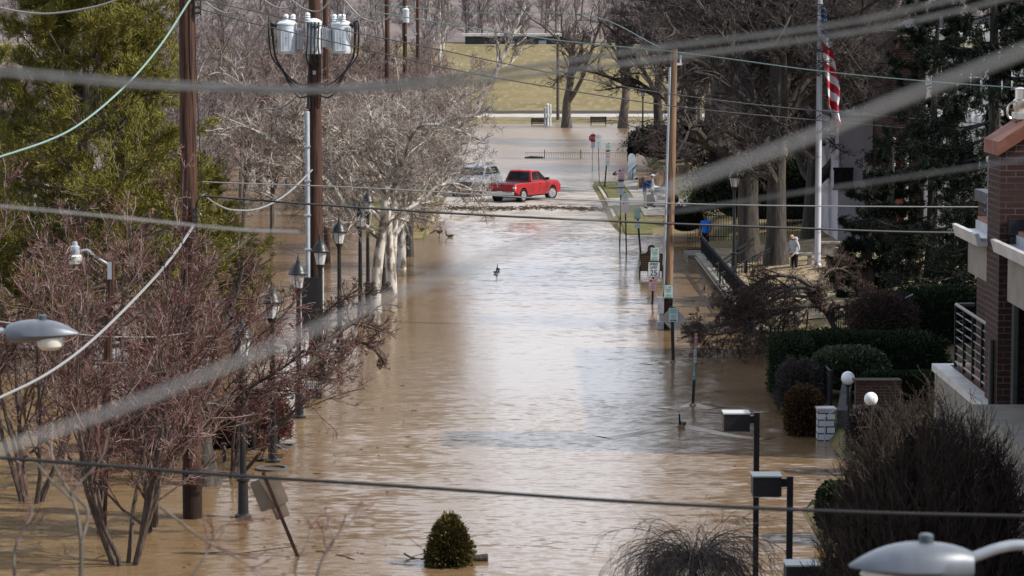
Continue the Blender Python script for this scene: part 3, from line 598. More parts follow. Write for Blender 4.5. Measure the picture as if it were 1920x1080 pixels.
# the dark old tree behind the near pole whose limb reaches over the street
rng = np.random.default_rng(91); b0 = gp(388, 912)
def P3(l): return np.array([at(a, b, c) for a, b, c in l]) - np.array([b0[0], b0[1], 0])
a, c = MB(), MB()
tr = curve(P3([(388, 925, 61.5), (384, 880, 61.5), (378, 830, 61.5), (380, 770, 61.7), (372, 700, 62)]), 5); a.tube(tr, np.linspace(.30, .17, len(tr)) + .16 * np.exp(-np.arange(len(tr)) / 2.2), 12)
limbs = [([(380, 770, 61.7), (440, 742, 62), (500, 730, 62.5), (548, 712, 63), (585, 680, 63.5), (612, 642, 64), (650, 612, 64.5), (690, 590, 65)], .12, .05),
         ([(600, 660, 63.8), (625, 648, 64), (668, 640, 64.3), (700, 655, 64.7), (725, 682, 65)], .05, .02),
         ([(612, 642, 64), (600, 620, 64.2), (610, 585, 64.5), (650, 560, 65), (705, 545, 65.5)], .045, .02),
         ([(372, 700, 62), (340, 620, 62), (318, 550, 62), (300, 480, 62)], .13, .04),
         ([(372, 700, 62), (410, 630, 62.5), (440, 560, 63), (455, 500, 63)], .12, .04),
         ([(378, 760, 61.7), (300, 690, 61), (240, 640, 60.5), (180, 610, 60)], .1, .03)]
for l, r0, r1 in limbs:
    q = curve(P3(l), 4); rr = np.linspace(r0, r1, len(q)); a.tube(q, rr, 7)
    Pq = q[None]; Rq = rr[None]
    for i, (P, R) in enumerate(grow(rng, Pq, Rq, [dict(n=15, t0=.3, ang=.7, sd=.3, lf=.3, rf=.5, seg=4, wander=.2, up=.02, rmin=.012), dict(n=7, lf=.5, seg=3, wander=.25, rmin=.007), dict(n=6, lf=.5, seg=3, wander=.25, rmin=.005), dict(n=3, lf=.5, seg=2, rmin=.0045)])[1:]): c.batch(P, R, 4 if i < 1 else 3)
t = thing('old_tree', 'dark old tree behind the near utility pole with a long limb reaching over the water', 'tree', (b0[0], b0[1], 0))
a.build('trunk', M['bark_dark'], t); c.build('crown', M['twig_maple'], t)
# low red hedge standing in the flood, left
def blob_shrub(name, label, cat, c, r, ml, n, seed, leaf=(.05, .02), power=2.6, group=None, twig=None, core=True, up=.3, jag=.1, low=0.0, kind=None, taper=0.0):
    rng = np.random.default_rng(seed); r = np.asarray(r, float)
    u = nrm(rng.normal(size=(n, 3))); u[:, 2] = np.where(u[:, 2] < -.5, -u[:, 2], u[:, 2])
    k = (np.abs(u) ** power).sum(1) ** (-1 / power)
    lump = 1 + jag * np.sin(u[:, 0] * 7 + seed) * np.sin(u[:, 1] * 6 + 2) * np.sin(u[:, 2] * 8 + 1) + jag * .5 * rng.normal(size=n)
    rad = (1 - .25 * rng.random(n) ** 2) * lump
    P = u * k[:, None] * r * rad[:, None]; P[:, :2] *= (1 - taper * np.clip(P[:, 2:3] / r[2], -1, 1))
    root = thing(name, label, cat, (c[0], c[1], c[2]), 0, group); base = np.array([0, 0, r[2] * (1 - low)])
    mb = MB(); D = nrm(u / r + np.array([0, 0, up]) + .55 * rng.normal(size=(n, 3)))
    mb.leaves(P + base, D, rng.uniform(.6, 1.3, n) * leaf[0], rng.uniform(.7, 1.2, n) * leaf[1], rng, .1); mb.build('foliage', ml, root)
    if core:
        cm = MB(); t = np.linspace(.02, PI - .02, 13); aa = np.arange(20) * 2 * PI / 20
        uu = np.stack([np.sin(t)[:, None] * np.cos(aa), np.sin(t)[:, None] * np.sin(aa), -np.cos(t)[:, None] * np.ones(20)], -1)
        kk = (np.abs(uu) ** power).sum(-1) ** (-1 / power); cv = uu * kk[..., None] * r * .84; cv[..., :2] *= 1 - taper * np.clip(cv[..., 2:3] / r[2], -1, 1); cm.loft(cv + base); cm.build('dark_core', M['core'], root)  # solid dark core, painted shade behind the leaves, blocks the view through
    return root
for px, py, rx, rz_, s in ((250, 848, 1.3, .55, 1), (400, 842, 1.4, .62, 2), (480, 836, .75, .6, 3)):
    p = gp(px, py + 3); blob_shrub('barberry_shrub', ['low barberry shrub in the flood left of the near utility pole', 'low red barberry shrub in the flood behind the near utility pole', 'low red barberry shrub in the flood behind the leaning sign'][s - 1], 'shrub', (p[0], p[1] + .8, -.15), (rx, .8, rz_), mat('barberry%d' % s, (.1, .05, .04), .8, island=[(0.045, 0.025, 0.02), (0.10, 0.035, 0.028), (0.15, 0.06, 0.04)]), 9000, 90 + s, (.09, .012), 3.2, 'barberry shrubs')
# ---- big pine on the left
def pine(seed, h, spread):
    rng = np.random.default_rng(seed); tr, cr = MB(), MB()
    P, R = trunk0(rng, h, .26, seg=10, wander=.02, tip=.15); tr.batch(P, R, 10)
    zs = np.concatenate([np.full(rng.integers(5, 8), z) for z in np.linspace(1.0, h - .3, 24)]); n = len(zs); zs = zs + rng.normal(0, .06, n)
    a = rng.uniform(0, 2 * PI, n); u = zs / h
    ln = spread * (1.02 - u ** 1.15) ** .75 * rng.uniform(.6, 1.12, n) + .35
    el = .12 + .55 * u
    d = np.stack([np.cos(a) * np.cos(el), np.sin(a) * np.cos(el), np.sin(el)], 1)
    i = np.clip((u * 10).astype(int), 0, 9); base = P[0, i] + (P[0, i + 1] - P[0, i]) * (u * 10 - i)[:, None]; base[:, 2] = zs
    P1, R1 = walk(rng, base, d, ln, .018 + .012 * ln, 7, .06, .045, .3, .012); tr.batch(P1, R1, 5)
    lv = dict(n=13, t0=.22, t1=1, ang=.75, sd=.25, lf=.34, ls=.5, rf=.5, seg=3, wander=.12, up=.10, flat=.5, rmin=.008)
    P2, R2 = kids(rng, P1, R1, lv); tr.batch(P2, R2, 3)
    P3_, R3 = kids(rng, P2, R2, dict(n=5, t0=.2, ang=.6, sd=.25, lf=.5, ls=.3, seg=2, wander=.1, up=.12, rmin=.006))
    T = np.concatenate([P2[:, 1:].reshape(-1, 3), P3_[:, 1:].reshape(-1, 3)])
    Dd = np.concatenate([np.diff(P2, axis=1).reshape(-1, 3), np.diff(P3_, axis=1).reshape(-1, 3)])
    k = 18; C = np.repeat(T, k, 0) + rng.normal(size=(len(T) * k, 3)) * .05; D = nrm(np.repeat(nrm(Dd), k, 0) + .5 * rng.normal(size=(len(T) * k, 3)) + np.array([0, 0, .25]))
    cr.leaves(C, D, rng.uniform(.11, .22, len(C)), rng.uniform(.007, .012, len(C)), rng)
    print('pine leaves', len(C)); return tr.mesh('pine_trunk', M['bark_grey']), cr.mesh('pine_crown', M['pine'], False)
PINE = pine(101, 14.5, 5.3)
p = at(160, 600, 84); plant('pine_tree', PINE, 'tall yellow green pine with spreading boughs behind the near utility pole', 'tree', (p[0], 84, -.6), .4)
p = at(-130, 600, 92); plant('pine_tree', PINE, 'dark pine half cut off by the left picture edge', 'tree', (p[0], 92, -.6), 2.4, .9)
p = at(380, 560, 97); plant('pine_tree', PINE, 'short pine bough mass between the two utility poles', 'tree', (p[0], 97, -.6), 4.4, (.55, .55, .42))
# ---- drooping spruces on the right
def spruce(seed, h, spread, z0=1.0, gap=0.0):
    rng = np.random.default_rng(seed); tr, cr = MB(), MB()
    P, R = trunk0(rng, h, .3, seg=10, wander=.01, tip=.12); tr.batch(P, R, 10)
    zs = np.concatenate([np.full(rng.integers(4, 7), z) for z in np.linspace(z0, h - .3, int(h * 1.9))]); n = len(zs); u = zs / h
    a = rng.uniform(0, 2 * PI, n); ln = spread * (1.03 - u) ** .8 * rng.uniform(.55, 1.1, n) + .3
    d = np.stack([np.cos(a), np.sin(a), .02 + .35 * u], 1); base = np.zeros((n, 3)); base[:, 2] = zs
    P1, R1 = walk(rng, base, d, ln, .02 + .008 * ln, 8, .05, .0, .3, .012)
    tt = np.linspace(0, 1, 9); P1[:, :, 2] -= (.22 * ln[:, None] * np.sin(tt * PI * .8)[None]) ; tr.batch(P1, R1, 5)
    P2, R2 = kids(rng, P1, R1, dict(n=12, t0=.2, ang=.8, sd=.2, lf=.2, ls=.4, rf=.5, seg=3, wander=.1, up=-.12, flat=.3, rmin=.007)); tr.batch(P2, R2, 3)
    P3_, R3 = kids(rng, np.concatenate([P2, P1[:, 2:6], P1[:, 5:9]]), np.concatenate([R2, R1[:, 2:6], R1[:, 5:9]]), dict(n=4, t0=.1, ang=.9, sd=.3, lf=.7, ls=.3, seg=3, wander=.1, up=-.55, rmin=.006))
    T = np.concatenate([P2[:, 1:].reshape(-1, 3), P3_[:, 1:].reshape(-1, 3)]); Dd = np.concatenate([np.diff(P2, axis=1).reshape(-1, 3), np.diff(P3_, axis=1).reshape(-1, 3)])
    k = 10; C = np.repeat(T, k, 0) + rng.normal(size=(len(T) * k, 3)) * .03; D = nrm(np.repeat(nrm(Dd), k, 0) + .5 * rng.normal(size=(len(T) * k, 3)))
    cr.leaves(C, D, rng.uniform(.07, .15, len(C)), rng.uniform(.010, .02, len(C)), rng)
    print('spruce leaves', len(C)); return tr.mesh('spruce_trunk', M['bark_dark']), cr.mesh('spruce_crown', M['spruce'], False)
SPR = [spruce(111, 15, 4.2), spruce(112, 4.6, 1.5, .4)]
for px, Y, k, rz, sc, lb in [(1862, 92, 0, .5, 1.0, 'huge dark drooping spruce at the right edge, in front of the white house'),
                             (1745, 100, 0, 2.2, .78, 'dark drooping spruce left of the biggest one, hiding the house corner'),
                             (1625, 96, 1, 1.0, 1.0, 'small dark spruce on the lawn before the grey rendered wall'),
                             (1668, 99, 1, 3.0, 1.1, 'small dark spruce just right of the first little one')]:
    p = at(px, 500, Y); plant('spruce_tree', SPR[k], lb, 'tree', (p[0], Y, ground_z(p[0], Y) - .1), rz, sc, 'dark spruces on the right')
# ---- spreading bare weeping maple over the retaining wall
rng = np.random.default_rng(121); Y0 = 87.5; bx = at(1560, 600, Y0); bz = ground_z(bx[0], Y0)
a, c = MB(), MB(); o0 = np.array([bx[0], Y0, bz])
def Q3(l): return np.array([at(x, y, z) for x, y, z in l]) - o0
lims = [([(1572, 622, 87.5), (1555, 590, 87.5), (1535, 565, 87.5), (1530, 540, 87.5)], .16, .1), ([(1545, 575, 87.5), (1500, 575, 87), (1450, 590, 86.5), (1390, 600, 86), (1330, 615, 85.5)], .08, .02),
        ([(1530, 545, 87.5), (1490, 520, 87), (1440, 520, 86.5), (1400, 545, 86), (1360, 580, 86)], .08, .02), ([(1535, 560, 87.5), (1480, 555, 88.5), (1430, 570, 89), (1380, 595, 89)], .07, .02),
        ([(1530, 540, 87.5), (1550, 510, 88), (1580, 505, 88.5), (1615, 530, 89)], .07, .02), 
        ([(1550, 580, 87.5), (1590, 575, 87), (1620, 590, 86.5)], .06, .02), ([(1530, 545, 87.5), (1500, 540, 86), (1460, 550, 85), (1420, 590, 84.3), (1400, 620, 84)], .06, .02),
        ([(1420, 590, 87), (1400, 578, 86.8), (1385, 572, 86.7), (1350, 590, 86.2)], .035, .015), ([(1450, 590, 86.5), (1400, 615, 85.5), (1340, 628, 85), (1315, 620, 85)], .04, .012)]
for l, r0, r1 in lims:
    q = curve(Q3(l), 4); rr = np.linspace(r0, r1, len(q)); a.tube(q, rr, 6)
    for i, (P, R) in enumerate(grow(rng, q[None], rr[None], [dict(n=22, t0=.15, ang=.75, sd=.3, lf=.38, rf=.5, seg=4, wander=.2, up=-.08, rmin=.009), dict(n=8, lf=.55, seg=4, wander=.25, rmin=.006, up=-.03), dict(n=7, lf=.5, seg=3, wander=.25, rmin=.006, up=-.03), dict(n=3, lf=.5, seg=2, rmin=.005, up=-.03)])[1:]): c.batch(P, R, 4 if i < 1 else 3)
t = thing('weeping_maple', 'low spreading bare maple overhanging the retaining wall and the water', 'tree', o0)
a.build('trunk', M['bark_dark'], t); c.build('crown', M['twig_maple'], t)
# ---- weeping bare shrub in the foreground
rng = np.random.default_rng(131); p0 = at(1302, 1012, 45.5); o0 = np.array([p0[0], 45.5, 0.0]); ztop = p0[2]
a, c = MB(), MB(); tr = np.array([[0, 0, -.6], [.03, 0, ztop * .4], [-.02, .02, ztop * .75], [0, 0, ztop - .25]]); a.tube(curve(tr, 4), np.linspace(.09, .05, 13), 9)
n1 = 240; az = rng.uniform(0, 2 * PI, n1); st = np.stack([.1 * np.cos(az), .1 * np.sin(az), ztop - .35 + rng.uniform(-.15, .12, n1)], 1)
d = np.stack([np.cos(az), np.sin(az), rng.uniform(.25, 1.5, n1)], 1); P, R = walk(rng, st, d, rng.uniform(.85, 1.85, n1), np.full(n1, .007), 14, .10, -.16, .4, .003)
a.batch(P[:30], R[:30] * 1.3, 5); c.batch(P[30:], R[30:], 4)
P, R = kids(rng, P, R, dict(n=7, t0=.15, ang=.55, sd=.25, lf=.45, ls=.4, rf=.6, seg=6, wander=.16, up=-.2, rmin=.0025)); c.batch(P, R, 3)
P, R = kids(rng, P, R, dict(n=2, t0=.15, ang=.5, sd=.25, lf=.5, ls=.3, rf=.7, seg=4, wander=.15, up=-.25, rmin=.0025)); c.batch(P, R, 3)
t = thing('weeping_shrub', 'umbrella shaped bare weeping shrub at the bottom beside the box lights', 'shrub', o0); a.build('trunk', M['bark_dark'], t); c.build('crown', mat('willow_twig', (.1, .08, .07), .8, island=[(0.05, 0.038, 0.03), (0.11, 0.085, 0.07), (0.20, 0.165, 0.14)]), t)
# ---- big twiggy ornamental bush in the lower right
rng = np.random.default_rng(141); p0 = at(1742, 1000, 37.5); o0 = np.array([p0[0], 37.5, ground_z(p0[0], 37.5)])
a, c = MB(), MB(); n1 = 620; az = rng.uniform(0, 2 * PI, n1); rho = np.sqrt(rng.random(n1)) * .99
tipz = 1.4 + 3.75 * np.sqrt(1 - rho ** 2) * rng.uniform(.9, 1.03, n1); tip = np.stack([1.72 * rho * np.cos(az), 1.7 * rho * np.sin(az), tipz], 1); base = np.stack([.55 * rho * np.cos(az), .55 * rho * np.sin(az), np.full(n1, -.1)], 1)
tt = np.linspace(0, 1, 8)[None, :, None]; bow = np.sin(tt * PI) * np.stack([.25 * rho * np.cos(az), .25 * rho * np.sin(az), 0 * az], 1)[:, None]
P = base[:, None] + (tip - base)[:, None] * tt + bow + rng.normal(size=(n1, 8, 3)) * .035 * tt; R = np.repeat(np.linspace(.015, .004, 8)[None], n1, 0); a.batch(P, R, 4)
P, R = kids(rng, P, R, dict(n=22, t0=.3, ang=.45, sd=.2, lf=.12, ls=.3, rf=.6, seg=3, wander=.12, up=.05, rmin=.004)); c.batch(P, R, 3)
P, R = kids(rng, P, R, dict(n=5, t0=.1, ang=.45, sd=.2, lf=.55, ls=.3, rf=.7, seg=2, wander=.14, up=.06, rmin=.0033)); c.batch(P, R, 3)
t = thing('twiggy_bush', 'huge dense bare brown bush below the brick building at the lower right', 'shrub', o0); a.build('stems', M['bark_dark'], t); c.build('twigs', M['twig_straw'], t)
# ---- blurred bare saplings close to the camera, bottom left
rng = np.random.default_rng(151)
def sapling(label, limbs, Y):
    o0 = at(*limbs[0][0][0], Y); a, c = MB(), MB()
    for l, r0, r1 in limbs:
        q = curve([at(x, y, Y + .12 * i) - o0 for i, (x, y) in enumerate(l)], 5); rr = np.linspace(r0 * 2, r1 * 2.2, len(q)); a.tube(q, rr, 6)
        P, R = kids(rng, q[None], rr[None], dict(n=6, t0=.3, ang=.6, sd=.2, lf=.3, rf=.55, seg=4, wander=.12, up=.08, rmin=.0045)); c.batch(P, R, 4)
        P, R = kids(rng, P, R, dict(n=2, t0=.3, ang=.6, sd=.2, lf=.5, rf=.6, seg=3, wander=.12, up=.08, rmin=.0035)); c.batch(P, R, 3)
    t = thing('sapling', label, 'tree', o0, 0, 'bare saplings close to the camera'); a.build('trunk', M['bark_grey'], t); c.build('crown', M['twig_red'], t)
sapling('blurred bare sapling with forked stems at the bottom left corner', [([(150, 1130), (152, 1020), (138, 940), (105, 880), (92, 830)], .010, .003), ([(152, 1020), (165, 960), (140, 920), (190, 860), (205, 800)], .007, .002), ([(30, 1130), (28, 1030), (60, 960), (45, 900)], .007, .002), ([(138, 940), (95, 900), (60, 860), (20, 845)], .005, .002)], 20)
sapling('blurred bare sapling at the bottom edge right of the leaning sign', [([(585, 1130), (600, 1060), (632, 1005), (660, 975), (685, 955)], .006, .0015), ([(560, 1130), (555, 1060), (575, 1020), (582, 985)], .005, .0015), ([(625, 1015), (618, 990), (612, 965)], .003, .001), ([(330, 1130), (380, 1050), (420, 985), (500, 960)], .005, .0012), ([(300, 950), (380, 1010), (450, 1050), (510, 1090)], .005, .0015)], 17)
# ================================================================ POLES, LAMPS, SIGNS, CABLES
def px2m(n, Y): return n * Y / F
# ---- near utility pole
b0 = gp(361, 971); Y = b0[1]; t = thing('utility_pole', 'thick brown wooden utility pole nearest the camera, standing in the flood', 'utility pole', (b0[0], Y, 0))
o = np.array([b0[0], Y, 0]); mb = MB(o)
zs = np.linspace(1.0, 13.5, 14); top = np.array([at(344, 0, Y)[0], Y, 11.0])
mb.lathe([(px2m(18.2 - .32 * z, Y), z) for z in np.concatenate([[-.8], zs])], 16, o); mb.build('pole_shaft', M['pole'], t)
mb = MB(o); mb.lathe([(px2m(18.2, Y) + .004, -.8), (px2m(18.2, Y) + .004, .95), (px2m(18, Y) + .003, 1.05)], 16, o); mb.build('wet_base', M['pole_dark'], t)
mb = MB(o); a = at(366, 412, Y) + np.array([.03, -.25, 0])
mb.box(a, (.10, .12, .5)); mb.tube(curve([a + [.02, 0, .2], a + [.12, -.05, .1], a + [.16, 0, -.3], a + [.1, 0, -1.1]], 6), .022, 6); mb.tube(curve([a + [0, 0, .2], a + [.08, -.1, .45], a + [.22, 0, .55]], 6), .02, 6); mb.build('cable_bracket', M['black'], t)
mb = MB(o); a = at(366, 20, Y)
for dz in (0, .12, .28): mb.box(a + [.06, -.1, dz - .05], (.14, .08, .045))
mb.tube([a + [.12, -.1, -.1], a + [.12, -.1, .3]], .02, 6); mb.build('wire_bracket', M['black'], t)
mb = MB(o); mb.tube([o + [.3, -.02, 6.3], o + [.19, -.18, 9.5], o + [.17, -.18, 13]], .012, 5); mb.build('ground_wire', M['cable'], t)
# ---- pole with three transformers
b0 = gp(594, 662); Y = b0[1]; o = np.array([b0[0], Y, 0]); k = Y / F
t = thing('utility_pole', 'brown wooden utility pole carrying three pale transformers', 'utility pole', o)
mb = MB(o); mb.lathe([(.235, -.8), (.23, 1), (.2, 7), (.18, 13)], 16, o); mb.build('pole_shaft', M['pole'], t)
mb = MB(o); mb.lathe([(.24, -.8), (.238, 1.1)], 16, o); mb.build('wet_base', M['pole_dark'], t)
z0, z1 = at(583, 530, Y)[2], at(583, 210, Y)[2]
mb = MB(o); mb.lathe([(.085, z0 - .6), (.085, z1), (.07, z1 + .02)], 12, o + [-.235, -.12, 0])
for zz in np.linspace(z0, z1, 6)[1:-1]: mb.box(o + [-.235, -.12, zz], (.2, .2, .04))
mb.build('cable_riser', M['conduit'], t)
mb = MB(o); mb.tube([o + [-.19, -.16, z1 + .1], o + [-.17, -.15, z1 + 1.0], o + [-.1, -.15, z1 + 1.9]], .06, 8); mb.build('riser_cables', M['cable'], t)
mb = MB(o); mb.tube([o + [.21, -.14, z0 - 2.2], o + [.22, -.14, z0 + .6]], .018, 6); mb.build('ground_strip', M['white'], t)
zb = lambda py: at(590, py, Y)[2]
for i, (px, w_, dx, py0, py1) in enumerate([(540, 36, -.3, 101, 47), (590, 30, -.42, 101, 44), (641, 36, -.3, 100, 47)]):
    c = at(px, 100, Y); c = np.array([c[0], Y + (dx if i != 1 else -.42), 0]); rr = px2m(w_ / 2, Y)
    lo, hi = zb(py0), zb(py1)
    g = MB(o); g.lathe([(rr * .9, lo), (rr, lo + .06), (rr, hi - .02), (rr * 1.06, hi), (rr * 1.06, hi + .05), (rr * .8, hi + .11), (rr * .35, hi + .16), (.01, hi + .165)], 24, c)
    g.box(c + [0, -rr * .82, (lo + hi) / 2 - .05], (rr * 1.1, rr * .5, .62))
    tk = tag(g.build('transformer', M['tank'], t), ['left transformer tank', 'middle transformer tank in front of the pole', 'right transformer tank'][i])
    g = MB(o)
    for q in range(4):
        sx = (1 if i != 2 else -1); g.box(c + [sx * (rr + .03 + q * .045), -.05 + .03 * q, (lo + hi) / 2 + .02], (.018, .34, hi - lo - .25))
    for zz in (lo + .22, (lo + hi) / 2 + .08): g.box(c + [sx * (rr + .09), 0, zz], (.2, .03, .03))
    if i != 1: g.build('cooling_fins', M['tank'], tk)
    else:
        g = MB(o)
        for q in range(3): g.box(c + [rr + .05 + q * .06, .02, (lo + hi) / 2 + .05], (.02, .3, .62))
        g.build('cooling_fins', M['tank'], tk)
    g = MB(o)
    for q, ax in enumerate([(-.02, .1), (.19, .0)] if i == 0 else [(-.17, .1)] if i == 1 else [(-.02, .05), (-.2, .12), (.08, .2)]):
        hh = .22; g.lathe([(.05, hi + .1), (.085, hi + .13), (.06, hi + .16), (.09, hi + .2), (.065, hi + .23), (.085, hi + .27), (.06, hi + .32), (.02, hi + .34)], 10, c + [ax[0], -ax[1], 0])
    g.build('bushing', M['porcelain'], tk)
    if i != 1:
        g = MB(o)
        for q, ch in enumerate('11011' if i == 0 else '11021'):
            put_text(g, ch, .105, c + [-.0, -rr * 1.08 - .004, hi - .2 - q * .1], (1, 0, 0), (0, 0, 1))
        g.build('lettering', M['ink'], tk)
        g = MB(o); fr = c + [0, -rr * 1.08 - .003, (lo + hi) / 2 - .02]
        for sx in (-1, 1): g.box(fr + [sx * .085, 0, 0], (.012, .004, .56))
        g.build('label_rim', M['galv'], tk)
    # black bushing clamps and cable loops
    g = MB(o); sgn = -1 if i == 0 else 1 if i == 2 else 0
    for q in range(4):
        if i == 1: s0 = c + [(-.17 + .11 * q), -rr - .02, hi - .1]; mid = [s0 + [0, -.06, -.5], s0 + [.02 * (q - 1.5), -.04, -.95]]; e = o + [(-.1 if q < 2 else .1) , -.2, zb(128)]; lp = [s0 + [.02, 0, .12]]
        else:
            s0 = c + [sgn * (rr + .03 + .04 * (q % 2)), -.12 - .06 * q, hi - .08 + .03 * q]; lp = [s0 + [sgn * (.10 + .05 * (q == 3)), 0, .12]]
            mid = [s0 + [sgn * (.10 + .08 * (q == 3)), 0, -.12], o + [sgn * (1.22 + .1 * (q == 3)), -.2, zb(98 + 2 * q)], o + [sgn * (1.08 - .03 * q), -.22, zb(120 + 4 * q)], o + [sgn * (.80 - .03 * q), -.24, zb(143 + 7 * q)], o + [sgn * .45, -.25, zb(158 + 8 * q)]]
            e = o + [sgn * .08, -.22, zb(156 + 7 * q)]
        g.tube(curve([s0] + lp + mid + [e], 8), .026, 6)
    for q in range(3): g.ell((s0 + [(-.1 * q if i == 1 else -sgn * .03 * q), 0, .0]), (.05, .05, .06), 8, 5)
    g.build('cable_loops', M['cable'], tk)
mb = MB(o); mb.box(o + [0, -.24, zb(136)], (.09, .08, .12)); mb.build('dead_end', M['galv'], t)
mb = MB(o); mb.beam(o + [-1.0, -.1, zb(60)], o + [1.0, -.1, zb(60)], .09, .11); mb.build('transformer_mount', M['galv'], t)
# black meter cabinet on the pole near the water
mb = MB(o); mb.box(o + [-.15, -.32, 1.55], (.55, .28, 1.7)); mb.box(o + [-.38, -.3, .85], (.1, .1, .6)); mb.build('meter_cabinet', M['black'], t, False)
# ---- tan pole on the right with grey riser
b0 = gp(1251, 617); Y = b0[1]; o = np.array([b0[0], Y, 0]); ztop = at(1270, 92, Y)[2]; dxt = at(1271, 92, Y)[0] - at(1255, 600, Y)[0] - .0
t = thing('utility_pole', 'tan wooden utility pole with parking sign and metal box, standing in the flood', 'utility pole', o)
lean = np.array([at(1270, 92, Y)[0] - b0[0] - px2m(6, Y), 0, ztop])
def onp(z): return o + np.array([lean[0] * z / ztop, 0, z])
mb = MB(o); q = [onp(z) for z in (-.8, .5, 3, 6, ztop)]; mb.tube(q, [.165, .16, .15, .14, .11], 16); mb.build('pole_shaft', M['pole_tan'], t)
mb = MB(o); mb.tube([onp(-.5), onp(1.25)], .168, 16); mb.build('wet_base', M['rust'], t)
mb = MB(o); mb.tube([onp(1.4) + [-.15, -.09, 0], onp(5) + [-.14, -.09, 0], onp(ztop - .6) + [-.12, -.06, 0]], .045, 8); mb.build('cable_riser', M['conduit'], t)
mb = MB(o); mb.box(onp(.82) + [-.24, -.1, 0], (.2, .26, .55)); mb.tube([onp(.6) + [-.24, -.1, 0], onp(-.5) + [-.24, -.1, 0]], .05, 8); mb.box(onp(.14) + [-.24, -.14, 0], (.22, .2, .26)); mb.build('metal_box', M['galv'], t, True)
mb = MB(o); mb.box(onp(ztop - .5) + [.15, 0, 0], (.25, .08, .08)); mb.tube([onp(ztop - .45) + [.22, 0, 0], onp(ztop - .2) + [.22, 0, 0]], .03, 8); mb.build('insulator', M['porcelain'], t)
TANPOLE = (t, o, onp)
# ---- sign panels
def panel(t, o, c, w_, h_, face, rim, lines=(), ang=0.0, yaw=0.0, inset=.02, name='sign_panel', shapes=None, rot45=False):
    c = np.asarray(c, float); ca, sa = math.cos(ang), math.sin(ang); cy, sy_ = math.cos(yaw), math.sin(yaw)
    U = np.array([ca * cy, ca * sy_, sa]); V = np.array([-sa * cy, -sa * sy_, ca]); W = np.cross(U, V)      # W faces the camera when yaw = 0
    mb = MB(o); mb.prism(rrect(w_, h_, .04), c - W * .006, U, V, W * .008); p = mb.build(name, rim, t, False)
    if face is not None:
        mb = MB(o); mb.prism(rrect(w_ - 2 * inset, h_ - 2 * inset, .03), c + W * .003, U, V, W * .002); mb.build('sign_face', face, p, False)
    for body, size, dx, dy, m_ in lines:
        mb = MB(o); put_text(mb, body, size, c + U * dx + V * dy + W * .009, U, V, .9); mb.build('lettering', m_, p, False)
    if shapes:
        for nm, out, m_ in shapes:
            mb = MB(o); mb.prism(out, c + W * .0085, U, V, W * .002); mb.build(nm, m_, p, False)
    return p
def post(t, o, p, q, m_, w_=.055, name='post'):
    mb = MB(o); mb.beam(p, q, w_, w_ * .7); return mb.build(name, m_, t, False)
def arrow(w_, y, h_=.012, hd=.035):
    return [(-w_ / 2, y), (-w_ / 2 + hd, y + hd), (-w_ / 2 + hd, y + h_), (w_ / 2 - hd, y + h_), (w_ / 2 - hd, y + hd), (w_ / 2, y), (w_ / 2 - hd, y - hd), (w_ / 2 - hd, y - h_), (-w_ / 2 + hd, y - h_), (-w_ / 2 + hd, y - hd)]
def disc(x, y, r, n=18): return [(x + r * math.cos(2 * PI * i / n), y + r * math.sin(2 * PI * i / n)) for i in range(n)]
GREEN, RED_, INK = M['sign_green'], M['sign_red'], M['ink']
def park_green(t, o, c, w_, h_, ang=0, yaw=0, name='sign_panel'):
    return panel(t, o, c, w_, h_, M['sign_pale'], GREEN, [('2', h_ * .22, -w_ * .28, h_ * .33, INK), ('HR', h_ * .17, w_ * .14, h_ * .34, GREEN), ('PARKING', h_ * .105, 0, h_ * .17, GREEN), ('7:00 AM', h_ * .12, 0, h_ * .03, GREEN), ('TO', h_ * .08, 0, -h_ * .1, GREEN), ('6:00 PM', h_ * .13, 0, -h_ * .25, GREEN)], ang, yaw, .012, name, [('arrow', arrow(w_ * .7, -h_ * .4), GREEN)])
def park_red(t, o, c, w_, h_, ang=0, yaw=0):
    return panel(t, o, c, w_, h_, M['sign_pink'], RED_, [('NO', h_ * .16, w_ * .2, h_ * .33, RED_), ('PARKING', h_ * .11, 0, h_ * .08, RED_), ('TOW', h_ * .13, 0, -h_ * .12, RED_), ('ZONE', h_ * .13, 0, -h_ * .29, RED_)], ang, yaw, .008, 'sign_panel', [('red_symbol', disc(-w_ * .24, h_ * .33, w_ * .17), RED_)])
# sign on the tan pole
park_green(TANPOLE[0], TANPOLE[1], at(1253.5, 547, TANPOLE[1][1] - .2), .31, .46)
# reserved parking sign and the back of the diamond sign behind it
b0 = gp(1263, 678); o = np.array([b0[0], b0[1], 0]); t = thing('parking_sign', 'white and green parking sign on a black post in front of the tan pole', 'street sign', o)
tp = at(1260, 575, o[1]); post(t, o, o + [0, 0, -.6], tp, M['black'], .1)
panel(t, o, at(1262.5, 590.5, o[1] - .06), .31, .44, M['sign_pale'], GREEN, [('RESERVED', .05, 0, .15, GREEN), ('PARKING', .05, 0, .085, GREEN), ('15 MIN', .05, 0, -.03, GREEN), ('ONLY', .05, 0, -.095, GREEN)], 0, 0, .012, 'sign_panel', [('arrow', arrow(.2, -.165), INK)])
c = at(1262, 597, 90); o = np.array([c[0], 90, 0]); t = thing('warning_sign', 'blank grey back of a diamond shaped warning sign leaning on the tan pole', 'street sign', o)
h45 = .62; mb = MB(o); mb.prism([(x * math.cos(PI / 4) - y * math.sin(PI / 4), x * math.sin(PI / 4) + y * math.cos(PI / 4)) for x, y in rrect(.60, .60, .05)], c, (1, 0, 0), (0, 0, 1), (0, .008, 0)); mb.build('sign_panel', M['sign_back_grey'], t, False)
post(t, o, (c[0], 90.04, -.6), (c[0], 90.04, c[2] + .3), M['rust'], .06)
